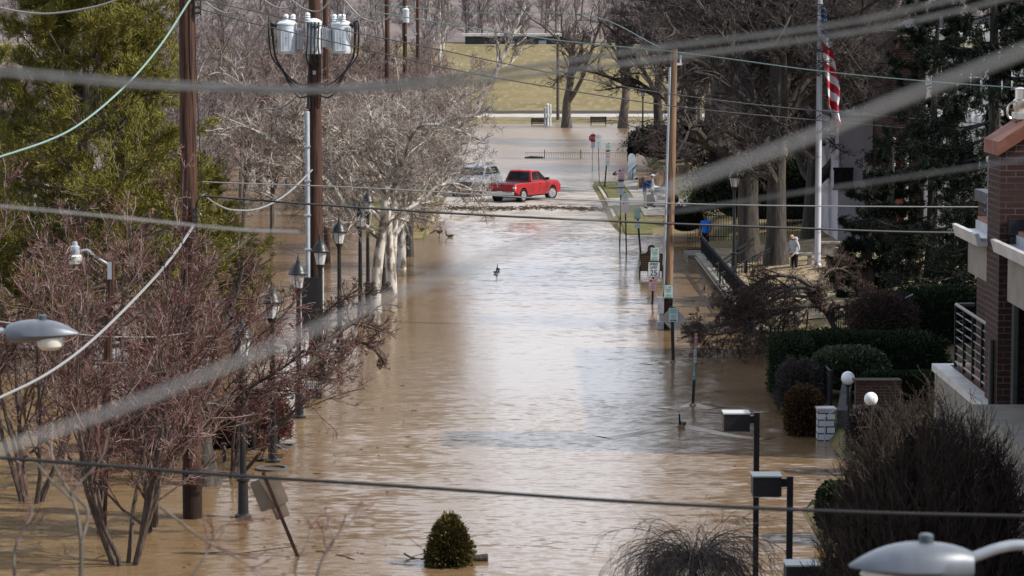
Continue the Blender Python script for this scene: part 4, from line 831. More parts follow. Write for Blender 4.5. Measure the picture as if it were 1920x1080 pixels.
# leaning stack of three signs near the swimming goose
b0 = gp(1299, 759); Y = b0[1]; o = np.array([b0[0], Y, 0]); tp = at(1306, 618, Y)
t = thing('parking_sign', 'narrow post with three stacked parking signs, leaning right, a wave at its foot', 'street sign', o); post(t, o, o + (o - tp) * .25, tp, M['black'], .08)
an = -math.atan2(tp[0] - o[0], tp[2])
park_green(t, o, at(1301.5, 698, Y - .07), .17, .46, an, .9); panel(t, o, at(1303.5, 668, Y - .07), .13, .40, M['sign_white'], M['galv'], [('2', .1, 0, .1, INK), ('HR', .07, 0, 0, INK), ('P', .08, 0, -.1, INK)], an, .9, .008); park_red(t, o, at(1305, 639, Y - .07), .14, .42, an, .9)
# speed limit stack
b0 = gp(1222, 571); Y = b0[1]; o = np.array([b0[0], Y, 0]); t = thing('speed_limit_sign', 'post with a 25 speed limit sign between two small parking signs', 'street sign', o); tp = at(1227, 465, Y); post(t, o, o + [0, 0, -.6], tp, M['rust'], .07)
panel(t, o, at(1226, 505.5, Y - .07), .45, .58, M['sign_white'], INK, [('SPEED', .125, 0, .20, INK), ('LIMIT', .125, 0, .075, INK), ('25', .30, 0, -.125, INK)], -.03, 0, .02)
park_green(t, o, at(1228, 477, Y - .07), .33, .50, -.03); park_red(t, o, at(1224, 534, Y - .07), .30, .44, -.03)
# historical marker
b0 = gp(1199, 520); Y = b0[1]; o = np.array([at(1221, 500, Y)[0], Y, 0]); c = at(1221.5, 490, Y); w2, h2 = .49, .40
t = thing('historical_marker', 'brown plaque with a crested top on two posts behind the speed limit sign', 'plaque', o)
out = [(-w2, -h2), (w2, -h2), (w2, -h2 + .2), (w2 - .05, -h2 + .25), (w2 - .03, h2 * .7), (w2 - .05, h2 * .78), (.26, h2 * .8), (.16, h2 + .02), (.15, h2 + .17), (.08, h2 + .26), (-.08, h2 + .26), (-.15, h2 + .17), (-.16, h2 + .02), (-.26, h2 * .8), (-w2 + .05, h2 * .78), (-w2 + .03, h2 * .7), (-w2 + .05, -h2 + .25), (-w2, -h2 + .2)]
mb = MB(o); mb.prism(out, c, (1, 0, 0), (0, 0, 1), (0, .06, 0)); p = mb.build('plaque', M['bronze_dark'], t, False)
mb = MB(o); mb.prism([(x * .9, y * .9) for x, y in out], c - [0, .004, 0], (1, 0, 0), (0, 0, 1), (0, .003, 0)); mb.build('plaque_face', M['bronze'], p, False)
mb = MB(o); rr_ = random.Random(4)
for i in range(7):
    x = -.4
    while x < .34:
        l = rr_.uniform(.04, .12); mb.box(c + [x + l / 2, -.008, .2 - i * .085], (l, .004, .035)); x += l + .03
mb.build('lettering', M['bronze_text'], p, False)
mb = MB(o); mb.prism(disc(0, h2 + .1, .09), c - [0, .01, 0], (1, 0, 0), (0, 0, 1), (0, .005, 0)); mb.build('crest', mat('crest_gold', (.32, .2, .06), .5), p, False)
for dx in (-.46, .46): post(t, o, o + [dx, .04, -.6], o + [dx, .04, c[2] - .35], M['black'], .06)
# row of small parking signs further along the right kerb
def small(px, py, x0, y0, y1, panels, lb, m_=M['black'], pw=.055, name='parking_sign'):
    b0 = gp(px, py, 0); Y = b0[1]; zg = ground_z(b0[0], Y); o = np.array([b0[0], Y, 0 if zg < 0 else zg]); t = thing(name, lb, 'street sign', o)
    tp = at(x0, y0, Y); post(t, o, o + (o - tp) * .2, tp, m_, pw)
    for kind, cx, cy, w_, h_ in panels:
        c = at(cx, cy, Y - .06)
        if kind == 'g': park_green(t, o, c, w_, h_)
        elif kind == 'r': park_red(t, o, c, w_, h_)
        elif kind == 'w': panel(t, o, c, w_, h_, M['sign_white'], M['galv'], [('2 HR', h_ * .2, 0, h_ * .22, GREEN), ('P', h_ * .3, 0, -h_ * .15, GREEN)], 0, 0, .006)
        elif kind == 'stop':
            q = [(w_ / 2 / math.cos(PI / 8) * math.cos(PI / 8 + i * PI / 4), w_ / 2 / math.cos(PI / 8) * math.sin(PI / 8 + i * PI / 4)) for i in range(8)]
            mb = MB(o); mb.prism(q, c, (1, 0, 0), (0, 0, 1), (0, .008, 0)); p = mb.build('sign_panel', M['sign_white'], t, False)
            mb = MB(o); mb.prism([(x * .94, y * .94) for x, y in q], c - [0, .004, 0], (1, 0, 0), (0, 0, 1), (0, .003, 0)); mb.build('sign_face', M['sign_red'], p, False)
            mb = MB(o); put_text(mb, 'STOP', w_ * .4, c - [0, .01, 0], (1, 0, 0), (0, 0, 1), .8); mb.build('lettering', M['sign_white'], p, False)
    return t
small(1201, 474, 1194, 390, 0, [('g', 1195, 401, .27, .48), ('w', 1195.5, 421, .25, .34)], 'small green and white parking sign on a black post just above the plaque', pw=.09)
small(1174.5, 473, 1172, 360, 0, [('g', 1172, 371, .30, .46), ('r', 1172.5, 389, .30, .5)], 'parking sign on a brown post with green over pink plates before the right verge', M['rust'], .06)
small(1162, 463, 1165, 316, 0, [('r', 1165, 328, .30, .60), ('w', 1164.5, 345, .28, .40), ('w', 1164, 358, .28, .36)], 'tall parking sign with three pale plates beside the right verge', M['rust'], .06)
small(1133.5, 356, 1141, 268, 0, [('g', 1140.5, 277, .26, .5), ('r', 1139.5, 289, .27, .5), ('w', 1138.5, 303, .27, .5)], 'parking sign on a thick black slanting post on the bright green verge', M['black'], .085)
small(1110.5, 320, 1112, 248, 0, [('stop', 1112, 259, .58, .58), ('w', 1112, 272, .26, .42)], 'red stop sign standing in the far flood', M['galv'], .045, 'stop_sign')
small(1123.5, 346, 1121.5, 252, 0, [('w', 1122, 259, .42, .36), ('w', 1122, 271, .3, .5)], 'thin dark signpost with pale plates right of the stop sign', M['black'], .045)
# leaning sign seen from behind, bottom left
b0 = gp(558, 1043); Y = b0[1]; o = np.array([b0[0], Y, 0]); t = thing('leaning_sign', 'tilted street sign seen from behind, two tan plates on a rusty post leaning left', 'street sign', o)
tp = at(493, 886, Y - .1); an = math.atan2(o[0] - tp[0], tp[2]); post(t, o, o + (o - tp) * .3, tp, M['rust'], .10)
panel(t, o, at(505, 923, Y), .58, .62, None, M['sign_back'], (), an + .0, .05); panel(t, o, at(522, 948, Y + .02), .29, .52, None, M['sign_back'], (), an, .05)
# ---- street lanterns
def lantern_lamp(label, group='black lantern street lamps'):
    t = thing('street_lamp', label, 'street lamp', (0, 0, 0), 0, group)
    mb = MB(); mb.lathe([(.17, -.9), (.17, -.02), (.18, .0), (.18, .05), (.115, .09), (.105, .75), (.14, .78), (.14, .83), (.075, .87), (.06, 2.9), (.055, 3.15)], 14); mb.build('post', M['black'], t)
    mb = MB(); mb.lathe([(.055, 3.1), (.07, 3.14), (.058, 3.2), (.075, 3.3), (.115, 3.37), (.122, 3.41), (.11, 3.42)], 14); mb.build('lamp_holder', M['black'], t)
    mb = MB(); mb.lathe([(.122, 3.415), (.20, 3.78)], 8); mb.lathe([(.195, 3.78), (.117, 3.42)], 8, caps=False); mb.build('lamp_glass', M['glass'], t, False)
    mb = MB()
    for i in range(4):
        a = i * PI / 2 + PI / 4; mb.beam((.126 * math.cos(a), .126 * math.sin(a), 3.41), (.206 * math.cos(a), .206 * math.sin(a), 3.79), .014)
    mb.build('lamp_ribs', M['black'], t, False)
    mb = MB(); mb.lathe([(.03, 3.42), (.05, 3.46), (.055, 3.62), (.03, 3.68)], 10); mb.build('lamp_bulb', M['porcelain'], t)
    mb = MB(); mb.lathe([(.25, 3.765), (.255, 3.79), (.234, 3.81), (.217, 3.86), (.168, 3.97), (.095, 4.05), (.06, 4.08), (.05, 4.12), (.03, 4.17), (.018, 4.24), (.005, 4.3)], 16); mb.build('lamp_cap', M['cap_green'], t)
    return t
lp0 = None
for i, (px, py, lb) in enumerate([(456, 970, 'black lantern lamp nearest the camera, left of the leaning sign'), (512, 866, 'black lantern lamp rising from the red twigs behind the leaning sign'), (561, 783, 'black lantern lamp left of the transformer pole, its lantern lowest of the three'),
                                  (602, 718, 'black lantern lamp whose head overlaps the transformer pole, a litter bin at its foot'), (637, 660, 'black lantern lamp right of the transformer pole, its lantern highest of the three'),
                                  (676, 613, 'black lantern lamp behind twigs left of the nearest sycamore trunk'), (690, 572, 'black lantern lamp post close to the left edge of the nearest sycamore trunk'), (718, 541, 'black lantern lamp hidden behind the nearest sycamore trunk'), (768, 456, 'black lantern lamp at the left verge beyond the dark trunk')]):
    p = gp(px, py); tt = lantern_lamp(lb) if lp0 is None else copy_tree(lp0)
    if lp0 is None: lp0 = tt
    tt.location = (p[0], p[1], 0); tt.rotation_euler = (0, 0, .2 * i); tt['label'] = lb
p = at(1376, 504, 108); tt = copy_tree(lp0); tt.location = (p[0], 108, ground_z(p[0], 108)); tt['label'] = 'black lantern lamp on the right bank behind the iron railing'
p = gp(1205, 268); tt = copy_tree(lp0); tt.location = (p[0], p[1], ground_z(p[0], p[1])); tt['label'] = 'small far lantern lamp at the right bank above the dark evergreen'
# litter bin at a lamp foot
b0 = gp(588, 748); o = np.array([b0[0], b0[1], 0]); t = thing('litter_bin', 'square black slatted litter bin half under water at the foot of a lamp', 'bin', o)
mb = MB(o); mb.box(o + [0, .25, -.05], (.44, .44, .8)); mb.build('bin_body', M['black'], t, False)
mb = MB(o)
for i in range(9): mb.box(o + [-.23 + i * .0575, .02, .38], (.03, .03, .16))
for s in (0.29, .46): mb.box(o + [0, .02, s], (.52, .05, .03))
mb.build('bin_rim', M['galv'], t, False)
# security lamp on a wooden post
Y = 55.6; b0 = at(188, 1000, Y); o = np.array([b0[0], Y, 0]); t = thing('security_lamp', 'old security lamp on a curved arm from a brown post among the red twigs', 'street lamp', o)
tpz = at(208, 488, Y); mb = MB(o); mb.tube([o + [0, 0, -.6], tpz], [.10, .085], 10); mb.build('post', M['pole'], t)
h0 = at(141, 475, Y); mb = MB(o); mb.tube(curve([tpz + [0, -.08, -.1], tpz + [-.3, -.1, .08], h0 + [.25, 0, .06], h0 + [.03, 0, .02]], 6), .028, 8); mb.box(tpz + [-.02, -.08, -.2], (.08, .06, .35)); mb.build('arm', M['galv'], t)
mb = MB(o); mb.lathe([(.08, -.04), (.10, 0), (.09, .14), (.055, .16), (.05, .23), (.01, .24)], 12, h0); mb.build('lamp_housing', M['galv'], t)
mb = MB(o); mb.lathe([(.10, -.22), (.125, -.2), (.15, -.06), (.12, -.03)], 14, h0); mb.build('lamp_glass', mat('frosted_lens', (.6, .6, .57), .4), t)
# cobra head lamps close to the camera
def cobra(label, px, py, Y, ln, sgn, lens, arm_pts):
    c = at(px, py, Y); o = c.copy(); t = thing('road_lamp', label, 'street lamp', o)
    xs_ = np.linspace(0, 1, 14); prof_t = np.array([.10, .125, .14, .15, .155, .158, .158, .152, .142, .128, .108, .082, .05, .014]); w_ = np.array([.07, .10, .125, .145, .16, .168, .172, .172, .165, .15, .13, .10, .065, .02])
    rings = []
    for x, h_, ww in zip(xs_, prof_t, w_):
        a = np.arange(14) * 2 * PI / 14; zz = np.where(np.sin(a) > 0, np.sin(a) * h_ * .95, np.sin(a) * h_ * (.62 - .42 * x))
        rings.append(np.stack([np.full(14, sgn * (x - .5) * ln), np.cos(a) * ww, zz + .012 * x], -1) + o)
    mb = MB(o); mb.loft(rings); mb.build('lamp_housing', mat('lamp_paint_' + lens, (.15, .165, .19), .42, .2, col2=(.11, .122, .14), scale=4), t)
    mb = MB(o)
    if lens == 'bowl': mb.lathe([(.01, -.15), (.08, -.145), (.12, -.11), (.135, -.04), (.13, -.02)], 16, o + [sgn * .10 * ln, 0, 0])
    else: mb.ell(o + [sgn * .05, 0, -.03], (.24 * ln / .7, .13, .055), 16, 9)
    mb.build('lamp_lens', mat('lens_' + lens, (.62, .58, .50), .3, spec=.5), t)
    mb = MB(o); mb.lathe([(.04, .08), (.042, .19), (.03, .2)], 12, o + [sgn * (-.12 if lens != 'bowl' else .0) * ln, 0, 0]); mb.build('photocell', mat('cell_' + lens, (.05, .07, .08), .4), t)
    mb = MB(o); mb.tube(curve([at(x, y, Y) for x, y in arm_pts], 8), .03, 10); mb.build('arm', M['galv'], t)
cobra('blurred grey road lamp head pointing right at the left picture edge', 80, 628, 27, .70, 1, 'bowl', [(20, 622), (-60, 617), (-200, 625)])
cobra('large blurred grey road lamp head pointing left at the bottom right corner', 1708, 1066, 15.5, .70, -1, 'flat', [(1806, 1052), (1880, 1026), (1940, 1024), (2050, 1045)])
# box shaped parking lot lights
def boxlight(label, px0, px1, py0, py1, ppx0, ppx1, ptop, Y):
    o = np.array([at((ppx0 + ppx1) / 2, 900, Y)[0], Y, ground_z(at(ppx0, 900, Y)[0], Y)]); t = thing('box_light', label, 'light', o, 0, 'square box lights on posts')
    w_ = px2m(ppx1 - ppx0, Y); zt = at(ppx0, ptop, Y)[2]; mb = MB(o); mb.box((o[0], Y, (zt - 1) / 2), (w_, w_, zt + 1)); mb.build('post', M['bronze_post'], t, False)
    a, b = at(px0, py0, Y), at(px1, py1, Y); mb = MB(o); mb.box(((a[0] + b[0]) / 2, Y, (a[2] + b[2]) / 2), (b[0] - a[0], .42, a[2] - b[2] - .0)); hd = mb.build('lamp_housing', M['bronze_post'], t, False)
    mb = MB(o); mb.box(((a[0] + b[0]) / 2, Y, a[2] + .012), (b[0] - a[0] + .02, .44, .022)); mb.build('sunlit_top', M['box_sunlit_top'], hd, False)  # pale top plate: sunlight painted onto the dark housing
    mb = MB(o); mb.box(((a[0] + b[0]) / 2, Y, b[2] - .01), (b[0] - a[0] - .06, .36, .018)); mb.build('lens', M['glass'], hd, False)
    mb = MB(o); zc = (a[2] * .62 + b[2] * .38); mb.box(((b[0] + o[0] - w_ / 2) / 2, Y, zc), (o[0] - w_ / 2 - b[0], .08, (a[2] - b[2]) * .42)); mb.build('bracket', M['bronze_post'], t, False)
M['bronze_post'] = mat('dark_bronze', (0.016, 0.015, 0.016), .45, .3, col2=(0.024, 0.022, 0.022), scale=3); M['box_sunlit_top'] = mat('box_sunlit_top', (.42, .42, .41), .5)
boxlight('farthest and tallest of the three box lights, standing in the flood', 1356, 1404, 774, 806, 1412.5, 1423, 773, 47.5)
boxlight('middle box light overlapping the post of the farthest one', 1410, 1463, 891, 927, 1475.5, 1487, 893, 44)
boxlight('nearest box light cut off by the bottom picture edge', 1472, 1534, 1057, 1100, 1549, 1566, 1057, 38.5)
# far poles in the wood
for px, py0, py1, Y, w_, lb, tr in [(727, -40, 330, 150, .30, 'plain brown far utility pole behind the rusty trees, left of the white box', 0), (760, -40, 330, 162, .28, 'brown far utility pole with a white transformer high up', 1), (784, -40, 320, 190, .26, 'thin far utility pole right of the white transformer', 0), (612, -40, 420, 118, .26, 'brown utility pole half hidden behind the transformer pole', 0)]:
    p = at(px, 300, Y); o = np.array([p[0], Y, 0]); t = thing('utility_pole', lb, 'utility pole', o); zt = at(px, py0, Y)[2]
    mb = MB(o); mb.tube([o + [0, 0, -.8], o + [0, 0, zt]], [w_ / 2 * 1.2, w_ / 2 * .85], 10); mb.build('pole_shaft', M['pole'], t)
    if tr:
        c = at(761, 30, Y - .3); mb = MB(o); mb.lathe([(.17, -.38), (.19, -.34), (.19, .36), (.2, .38), (.12, .44), (.01, .46)], 14, c); mb.lathe([(.05, .4), (.06, .55), (.02, .58)], 8, c + [0.05, 0, 0]); mb.build('transformer', M['tank'], t)
        mb = MB(o); mb.beam(at(760, 66, Y - .2), at(782, 63, Y - .2), .1); mb.build('crossarm', M['galv'], t)
p = gp(1046, 225, .3); o = np.array([p[0], p[1], .3]); t = thing('utility_pole', 'thin grey post left of the lone forked tree at the far waterside', 'utility pole', o); mb = MB(o); mb.tube([o, o + [0, 0, 8.5]], .16, 8); mb.build('pole_shaft', M['bark_grey'], t)
# ---- cables
def cable(label, pts, wpx, m_, Y0, Y1=None, group=None):
    n_ = len(pts); Y1 = Y0 if Y1 is None else Y1
    x0_, x1_ = pts[0][0], pts[-1][0]
    def dep(x):
        f = (x - x0_) / (x1_ - x0_ + 1e-9); return 1 / ((1 - f) / Y0 + f / Y1)
    W = [at(x, y, dep(x)) for x, y in pts]; o = W[0]
    mb = MB(o); q = curve(W, 10); rr = np.array([max(.004, px2m(wpx, v[1]) / 2) for v in q]); mb.tube(q, rr, 6)
    one('cable', mb, m_, label, 'cable', group)
cable('upper of the two thick blurred cables crossing the top of the picture', [(-40, 125), (150, 143), (300, 155), (600, 165), (900, 138), (1200, 95), (1550, 50), (1750, 8), (1960, -45)], 9.5, M['cable_grey'], 8.2, 7.2)
cable('lower of the two thick blurred cables crossing the top of the picture', [(-40, 136), (150, 153), (300, 164), (600, 172), (900, 152), (1250, 110), (1600, 62), (1800, 20), (1960, -22)], 9, M['cable_grey'], 8.3, 7.6)
cable('very blurred grey cable rising from the lower left to the upper right', [(-60, 868), (0, 843), (180, 782), (350, 718), (520, 648), (680, 580), (1000, 452), (1310, 335), (1480, 272), (1700, 182), (1960, 80)], 6, mat('cable_pale', (.46, .45, .43), .6), 3.7, 3.4)
cable('dark slack cable crossing the lower part of the picture', [(-30, 856), (200, 873), (400, 889), (800, 915), (1200, 942), (1600, 960), (1960, 969)], 7.5, M['cable'], 20, 19)
cable('light grey cable running from the near pole down to the left edge', [(368, 415), (330, 472), (280, 532), (180, 632), (90, 700), (-20, 755)], 5.4, M['cable_light'], 57.4, 38)
cable('pale green cable sagging from the near pole to the left edge', [(357, -2), (300, 86), (230, 166), (130, 245), (0, 294), (-60, 308)], 3.8, M['cable_green'], 57, 40)
cable('pale cable sagging across the top left corner', [(-20, 10), (40, 22), (100, 25), (180, 12), (240, -8)], 4, M['cable_light'], 50, 50)
cable('thin blurred cable across the pine on the left', [(-40, 383), (120, 398), (250, 411), (440, 430), (560, 435)], 5, M['cable_grey'], 12, 13)
cable('blurred thin cable rising to the right across the dark trees', [(1210, 402), (1300, 392), (1480, 364), (1700, 332), (1960, 293)], 6, M['cable_grey'], 9, 8)
cable('black cable from the near pole across the water to the right', [(376, 367), (600, 384), (900, 403), (1250, 419), (1500, 428), (1700, 435), (1960, 438)], 4.6, M['cable'], 58, 62)
cable('thin pale cable above the black one, crossing the red truck', [(378, 341), (700, 353), (1000, 371), (1250, 381), (1500, 386), (1832, 388), (1960, 386)], 2.6, M['cable_light'], 58, 60)
cable('pale slack cable looping from the near pole to the transformer pole', [(378, 363), (408, 384), (440, 394), (490, 390), (540, 362), (586, 318)], 3.4, M['cable_light'], 58, 86)
cable('thin pale cable behind the road lamp head on the left', [(-20, 600), (60, 612), (160, 628), (280, 632), (355, 624)], 2.4, M['cable_light'], 45, 57)
cable('dark telephone wire from the top of the near pole, upper one', [(372, -2), (480, 22), (620, 52), (800, 88), (1050, 140), (1270, 178), (1560, 210), (1960, 240)], 2.2, M['cable'], 58, 120)
cable('dark telephone wire from the top of the near pole, lower one', [(372, 16), (480, 45), (640, 82), (840, 128), (1000, 158), (1270, 200), (1560, 228), (1960, 262)], 2.2, M['cable'], 58, 118)
cable('pale green wire over the levee to the tan pole and past the flag', [(700, 22), (840, 45), (1050, 76), (1272, 98), (1536, 133), (1760, 154), (1960, 168)], 2.4, M['cable_green'], 110, 70)
cable('pale wire along the top, ending at the tan pole', [(700, 8), (900, 24), (1100, 28), (1240, 90)], 1.6, M['cable_green'], 120, 93)
for lb, q in [('pale drooping wire at the top right of the near pole', [(375, -6), (400, 14), (430, 25), (460, 12), (478, -6)]), ('pale drooping wire left of the transformer pole', [(488, -6), (515, 12), (540, 14), (565, -6)]), ('pale drooping wire behind the transformer pole top', [(540, -6), (570, 16), (600, 20), (622, -6)]), ('pale drooping wire right of the transformers', [(660, 38), (690, 22), (712, -6)]), ('pale drooping wire between the far poles', [(640, -6), (680, 34), (720, 38), (745, 10), (758, -6)])]:
    cable(lb, q, 2.8, M['cable_light'], 78)
for lb, q in [('pale thin drop wire to the left transformer', [(566, -6), (562, 20), (559, 44)]), ('pale thin drop wire to the right transformer', [(648, -6), (644, 20), (639, 44)]), ('pale thin drop wire hanging right of the transformers', [(692, -6), (688, 20), (683, 44), (676, 46)])]:
    cable(lb, q, 2.2, M['cable_light'], 85)
cable('pale service wire from the transformer pole down to the left', [(586, 139), (570, 166), (548, 188), (520, 203), (470, 206)], 2.6, M['cable_light'], 86.2, 92)
cable('thin pale wire slanting down past the grey riser', [(590, 308), (560, 345), (520, 372), (478, 395)], 2.2, M['cable_light'], 86, 92)
# ================================================================ BUILDINGS, WALLS, GARDEN
M['brick'] = mat('brick_red', (0.048, 0.024, 0.019), .85, col2=(0.034, 0.018, 0.015), brick=((0.12, 0.085, 0.075), .30, .10, .008))
add_fine(M['brick'], (.05, .03, .026), 1.1, .5, .66)
M['brick_white'] = mat('brick_white', (0.55, 0.55, 0.56), .8, col2=(0.46, 0.46, 0.47), brick=((0.06, 0.06, 0.06), .42, .17, .018))
M['coping'] = mat('coping_red', (0.17, 0.065, 0.042), .7, col2=(0.24, 0.105, 0.07), scale=3)
M['stucco'] = mat('stucco_beige', (0.24, 0.215, 0.18), .9, col2=(0.19, 0.172, 0.148), scale=2)
M['gutter'] = mat('gutter_white', (0.50, 0.48, 0.45), .5, col2=(.4, .38, .36), scale=3)
M['slate'] = mat('slate_roof', (0.055, 0.06, 0.068), .7, col2=(0.09, 0.095, 0.105), scale=6)
M['steel'] = mat('steel_flue', (0.55, 0.52, 0.48), .25, .9)
M['rail'] = mat('rail_black', (0.015, 0.016, 0.018), .6)
M['rail_grey'] = mat('rail_grey', (0.11, 0.10, 0.095), .45, .4)
M['glass_dark'] = mat('window_glass', (0.02, 0.024, 0.03), .06, spec=.8)
M['tile'] = mat('terracotta', (0.28, 0.15, 0.10), .8, col2=(.2, .11, .08), scale=4)
# ---- brick apartment building, right
t = thing('brick_building', 'red brick apartment building with balcony and sloping copings at the right edge', 'building', (8.0, 44, 0)); o = np.array([8.0, 44, 0])
def xz(px, py, Y): p = at(px, py, Y); return p[0], p[2]
xc, ztopc = xz(1877, 275, 44)
mb = MB(o); xr_ = 9.4
outl = [(xc, -.8), (xr_, -.8), (xr_, ztopc + .65 * (xr_ - xc)), (xc, ztopc - .12)]
mb.prism(outl, (0, 44, 0), (1, 0, 0), (0, 0, 1), (0, 1.15, 0)); mb.build('brick_pier', M['brick'], t, False)
mb = MB(o); cp = [(xc - .06, ztopc - .14), (xr_ + .3, ztopc - .14 + .65 * (xr_ + .36 - xc)), (xr_ + .3, ztopc + .08 + .65 * (xr_ + .36 - xc)), (xc - .06, ztopc + .08)]
mb.prism(cp, (0, 43.9, 0), (1, 0, 0), (0, 0, 1), (0, 1.35, 0)); mb.build('coping', M['coping'], t, False)
# main body behind the bays, extended out of view to shade the bush, and the tall off-frame block whose shadow lies on the water
mb = MB(o); mb.box2((8.25, 14, -.8), (20, 43.99, 7.2)); mb.box2((8.25, 45.16, -.8), (20, 49, 7.2)); mb.build('wall', M['brick'], t, False)
mb = MB(o); mb.box2((8.2, 14, 7.2), (20, 43.85, 7.4)); mb.box2((8.2, 45.3, 7.2), (20, 49.1, 7.4)); mb.build('roof', M['slate'], t, False)
# chimney and flue
x0, z0 = xz(1903, 222, 45); mb = MB(o); mb.box2((x0, 44.6, 7.4), (x0 + 1.2, 45.1, z0)); ch = mb.build('chimney', M['coping'], t, False)
mb = MB(o); mb.box2((x0 - .03, 44.55, z0 + .002), (x0 + 1.25, 45.15, z0 + .10)); mb.build('chimney_cap', M['gutter'], ch, False)
fx, fz = xz(1913, 203, 44.8); mb = MB(o); mb.lathe([(.10, z0 + .1), (.10, fz - .05), (.12, fz), (.12, fz + .12), (.09, fz + .15), (.09, fz + .3), (.11, fz + .31), (.02, fz + .34)], 16, (fx, 44.8, 0)); mb.tube(curve([(fx - .1, 44.7, fz + .12), (fx - .2, 44.7, fz + .05), (fx - .22, 44.7, fz - .1), (fx - .12, 44.7, fz - .2), (fx, 44.7, fz - .22)], 5), .02, 6); mb.build('flue', M['steel'], ch)
# bays: beige wall, gutter with metal flashing, terracotta parapet
def bay(x0, y0, y1, zb, zt, ov):
    mb = MB(o); mb.box2((x0, y0, zb), (8.249, y1, zt)); w_ = mb.build('bay_wall', M['stucco'], t, False)
    mb = MB(o); g = [(x0 - ov, zt + .02), (x0 - ov - .05, zt + .22), (x0 - ov + .02, zt + .23), (x0 - ov + .06, zt + .1), (x0 + .1, zt + .1), (x0 + .1, zt + .02)]
    mb.prism(g, (0, y0 - .12, 0), (1, 0, 0), (0, 0, 1), (0, y1 - y0 + .3, 0)); mb.build('gutter', M['gutter'], w_, False)
    mb = MB(o); mb.box2((x0 + .12, y0 - .05, zt + .02), (8.248, y1, zt + .30)); mb.box2((x0 - ov + .07, y0 - .1, zt + .11), (x0 + .119, y1, zt + .15)); mb.build('flashing', M['galv'], w_, False)
    mb = MB(o); mb.box2((x0 + .15, y0 - .04, zt + .30), (8.247, y1 - .01, zt + .36)); mb.build('parapet', M['tile'], w_, False)
xb = at(1853, 480, 45.2)[0]
bay(xb, 45.2, at(1818, 480, 45)[1] * 0 + xb * F / (1818 - 960), xz(0, 530, 45.2)[1], xz(0, 463, 45.2)[1], .2)
xb2 = 7.86; bay(xb2, 40.6, 43.8, xz(0, 600, 41)[1], xz(0, 500, 41.5)[1], .2)
# dark hood over the pier joint and the downpipes
mb = MB(o); mb.box2((xc + .12, 43.80, xz(0, 440, 44)[1]), (xc + 1.2, 43.98, xz(0, 410, 44)[1])); mb.box2((xc + .15, 43.78, xz(0, 470, 44)[1]), (xc + .42, 43.97, xz(0, 442, 44)[1])); mb.build('hood', M['black'], t, False)
mb = MB(o); pz = [xz(0, y, 43.9)[1] for y in (470, 838)]; mb.tube([(xc + .28, 43.9, pz[0]), (xc + .28, 43.9, pz[1])], .085, 8); mb.tube(curve([(xc - .06, 44.2, xz(0, 640, 44)[1]), (xc - .06, 44.2, xz(0, 790, 44)[1]), (xc - .12, 44.1, xz(0, 810, 44)[1])], 4), .05, 8); mb.build('downpipe', M['black'], t)
a, b = at(1838, 803, 43.9), at(1853, 836, 43.8); mb = MB(o); mb.beam(a, b, .07); mb.beam(b, b + [.3, 0, -.03], .05); mb.build('leader_end', M['white'], t, False)
# lower planters
zp = xz(0, 757, 44.3)[1]; xp = at(1845, 757, 44.3)[0]; y1p = xp * F / (1762 - 960)
mb = MB(o); mb.box2((xp, 44.2, -.6), (xp + .18, y1p, zp - .13)); mb.box2((xp, y1p, -.6), (8.249, y1p + .2, zp - .13)); mb.box2((xp + .19, 44.3, zp - .75), (8.248, y1p, zp - .45)); pl = mb.build('planter_wall', M['stucco'], t, False)
mb = MB(o); mb.box2((xp - .05, 44.2, zp - .128), (xp + .24, y1p + .02, zp)); mb.box2((xp - .05, y1p + .021, zp - .128), (8.3, y1p + .25, zp)); mb.build('planter_cap', M['gutter'], pl, False)
mb = MB(o); mb.box2((xp + .25, 44.3, zp - .45), (xp + .40, y1p, zp - .12)); mb.build('soil', mat('soil', (.02, .017, .012), .95), pl, False)
mb = MB(o); mb.box2((xp + .42, 44.3, zp - .44), (8.247, y1p - .01, zp + .02)); mb.build('balcony_floor', M['tile'], pl, False)
xr2 = at(1792, 640, y1p - .4)[0]; zr1 = xz(0, 571, y1p - .4)[1]; zr0 = zp + .12
mb = MB(o); yy_ = np.linspace(44.3, y1p - .4, 6)
mb.tube([(xr2, 44.3, zr1), (xr2, y1p - .4, zr1)], .03, 8); mb.tube([(xr2, y1p - .4, zr1), (8.2, y1p - .4, zr1)], .03, 8)
for z in np.linspace(zr0, zr1, 8)[:-1]: mb.tube([(xr2, 44.3, z), (xr2, y1p - .4, z)], .010 if z > zr0 else .022, 6); mb.tube([(xr2, y1p - .4, z), (8.2, y1p - .4, z)], .010, 6)
rl = mb.build('railing', M['rail_grey'], t)
for y in yy_: mb = MB(o); mb.box2((xr2 - .025, y - .025, zp + .02), (xr2 + .025, y + .025, zr1)); mb.build('rail_post', M['rail'], rl, False)
mb = MB(o); mb.box2((at(1879, 800, 41)[0] , 39, -.6), (8.249, 43.7, xz(0, 800, 42)[1])); mb.box2((at(1879, 800, 41)[0] - .03, 39, xz(0, 800, 42)[1] + .001), (8.249, 43.75, xz(0, 800, 42)[1] + .10)); mb.build('planter_wall', M['stucco'], t, False)
mb = MB(o); mb.box2((8.2, 41.2, xz(0, 775, 42)[1]), (8.28, 42.8, xz(0, 660, 42)[1])); mb.build('window', M['glass_dark'], t, False)
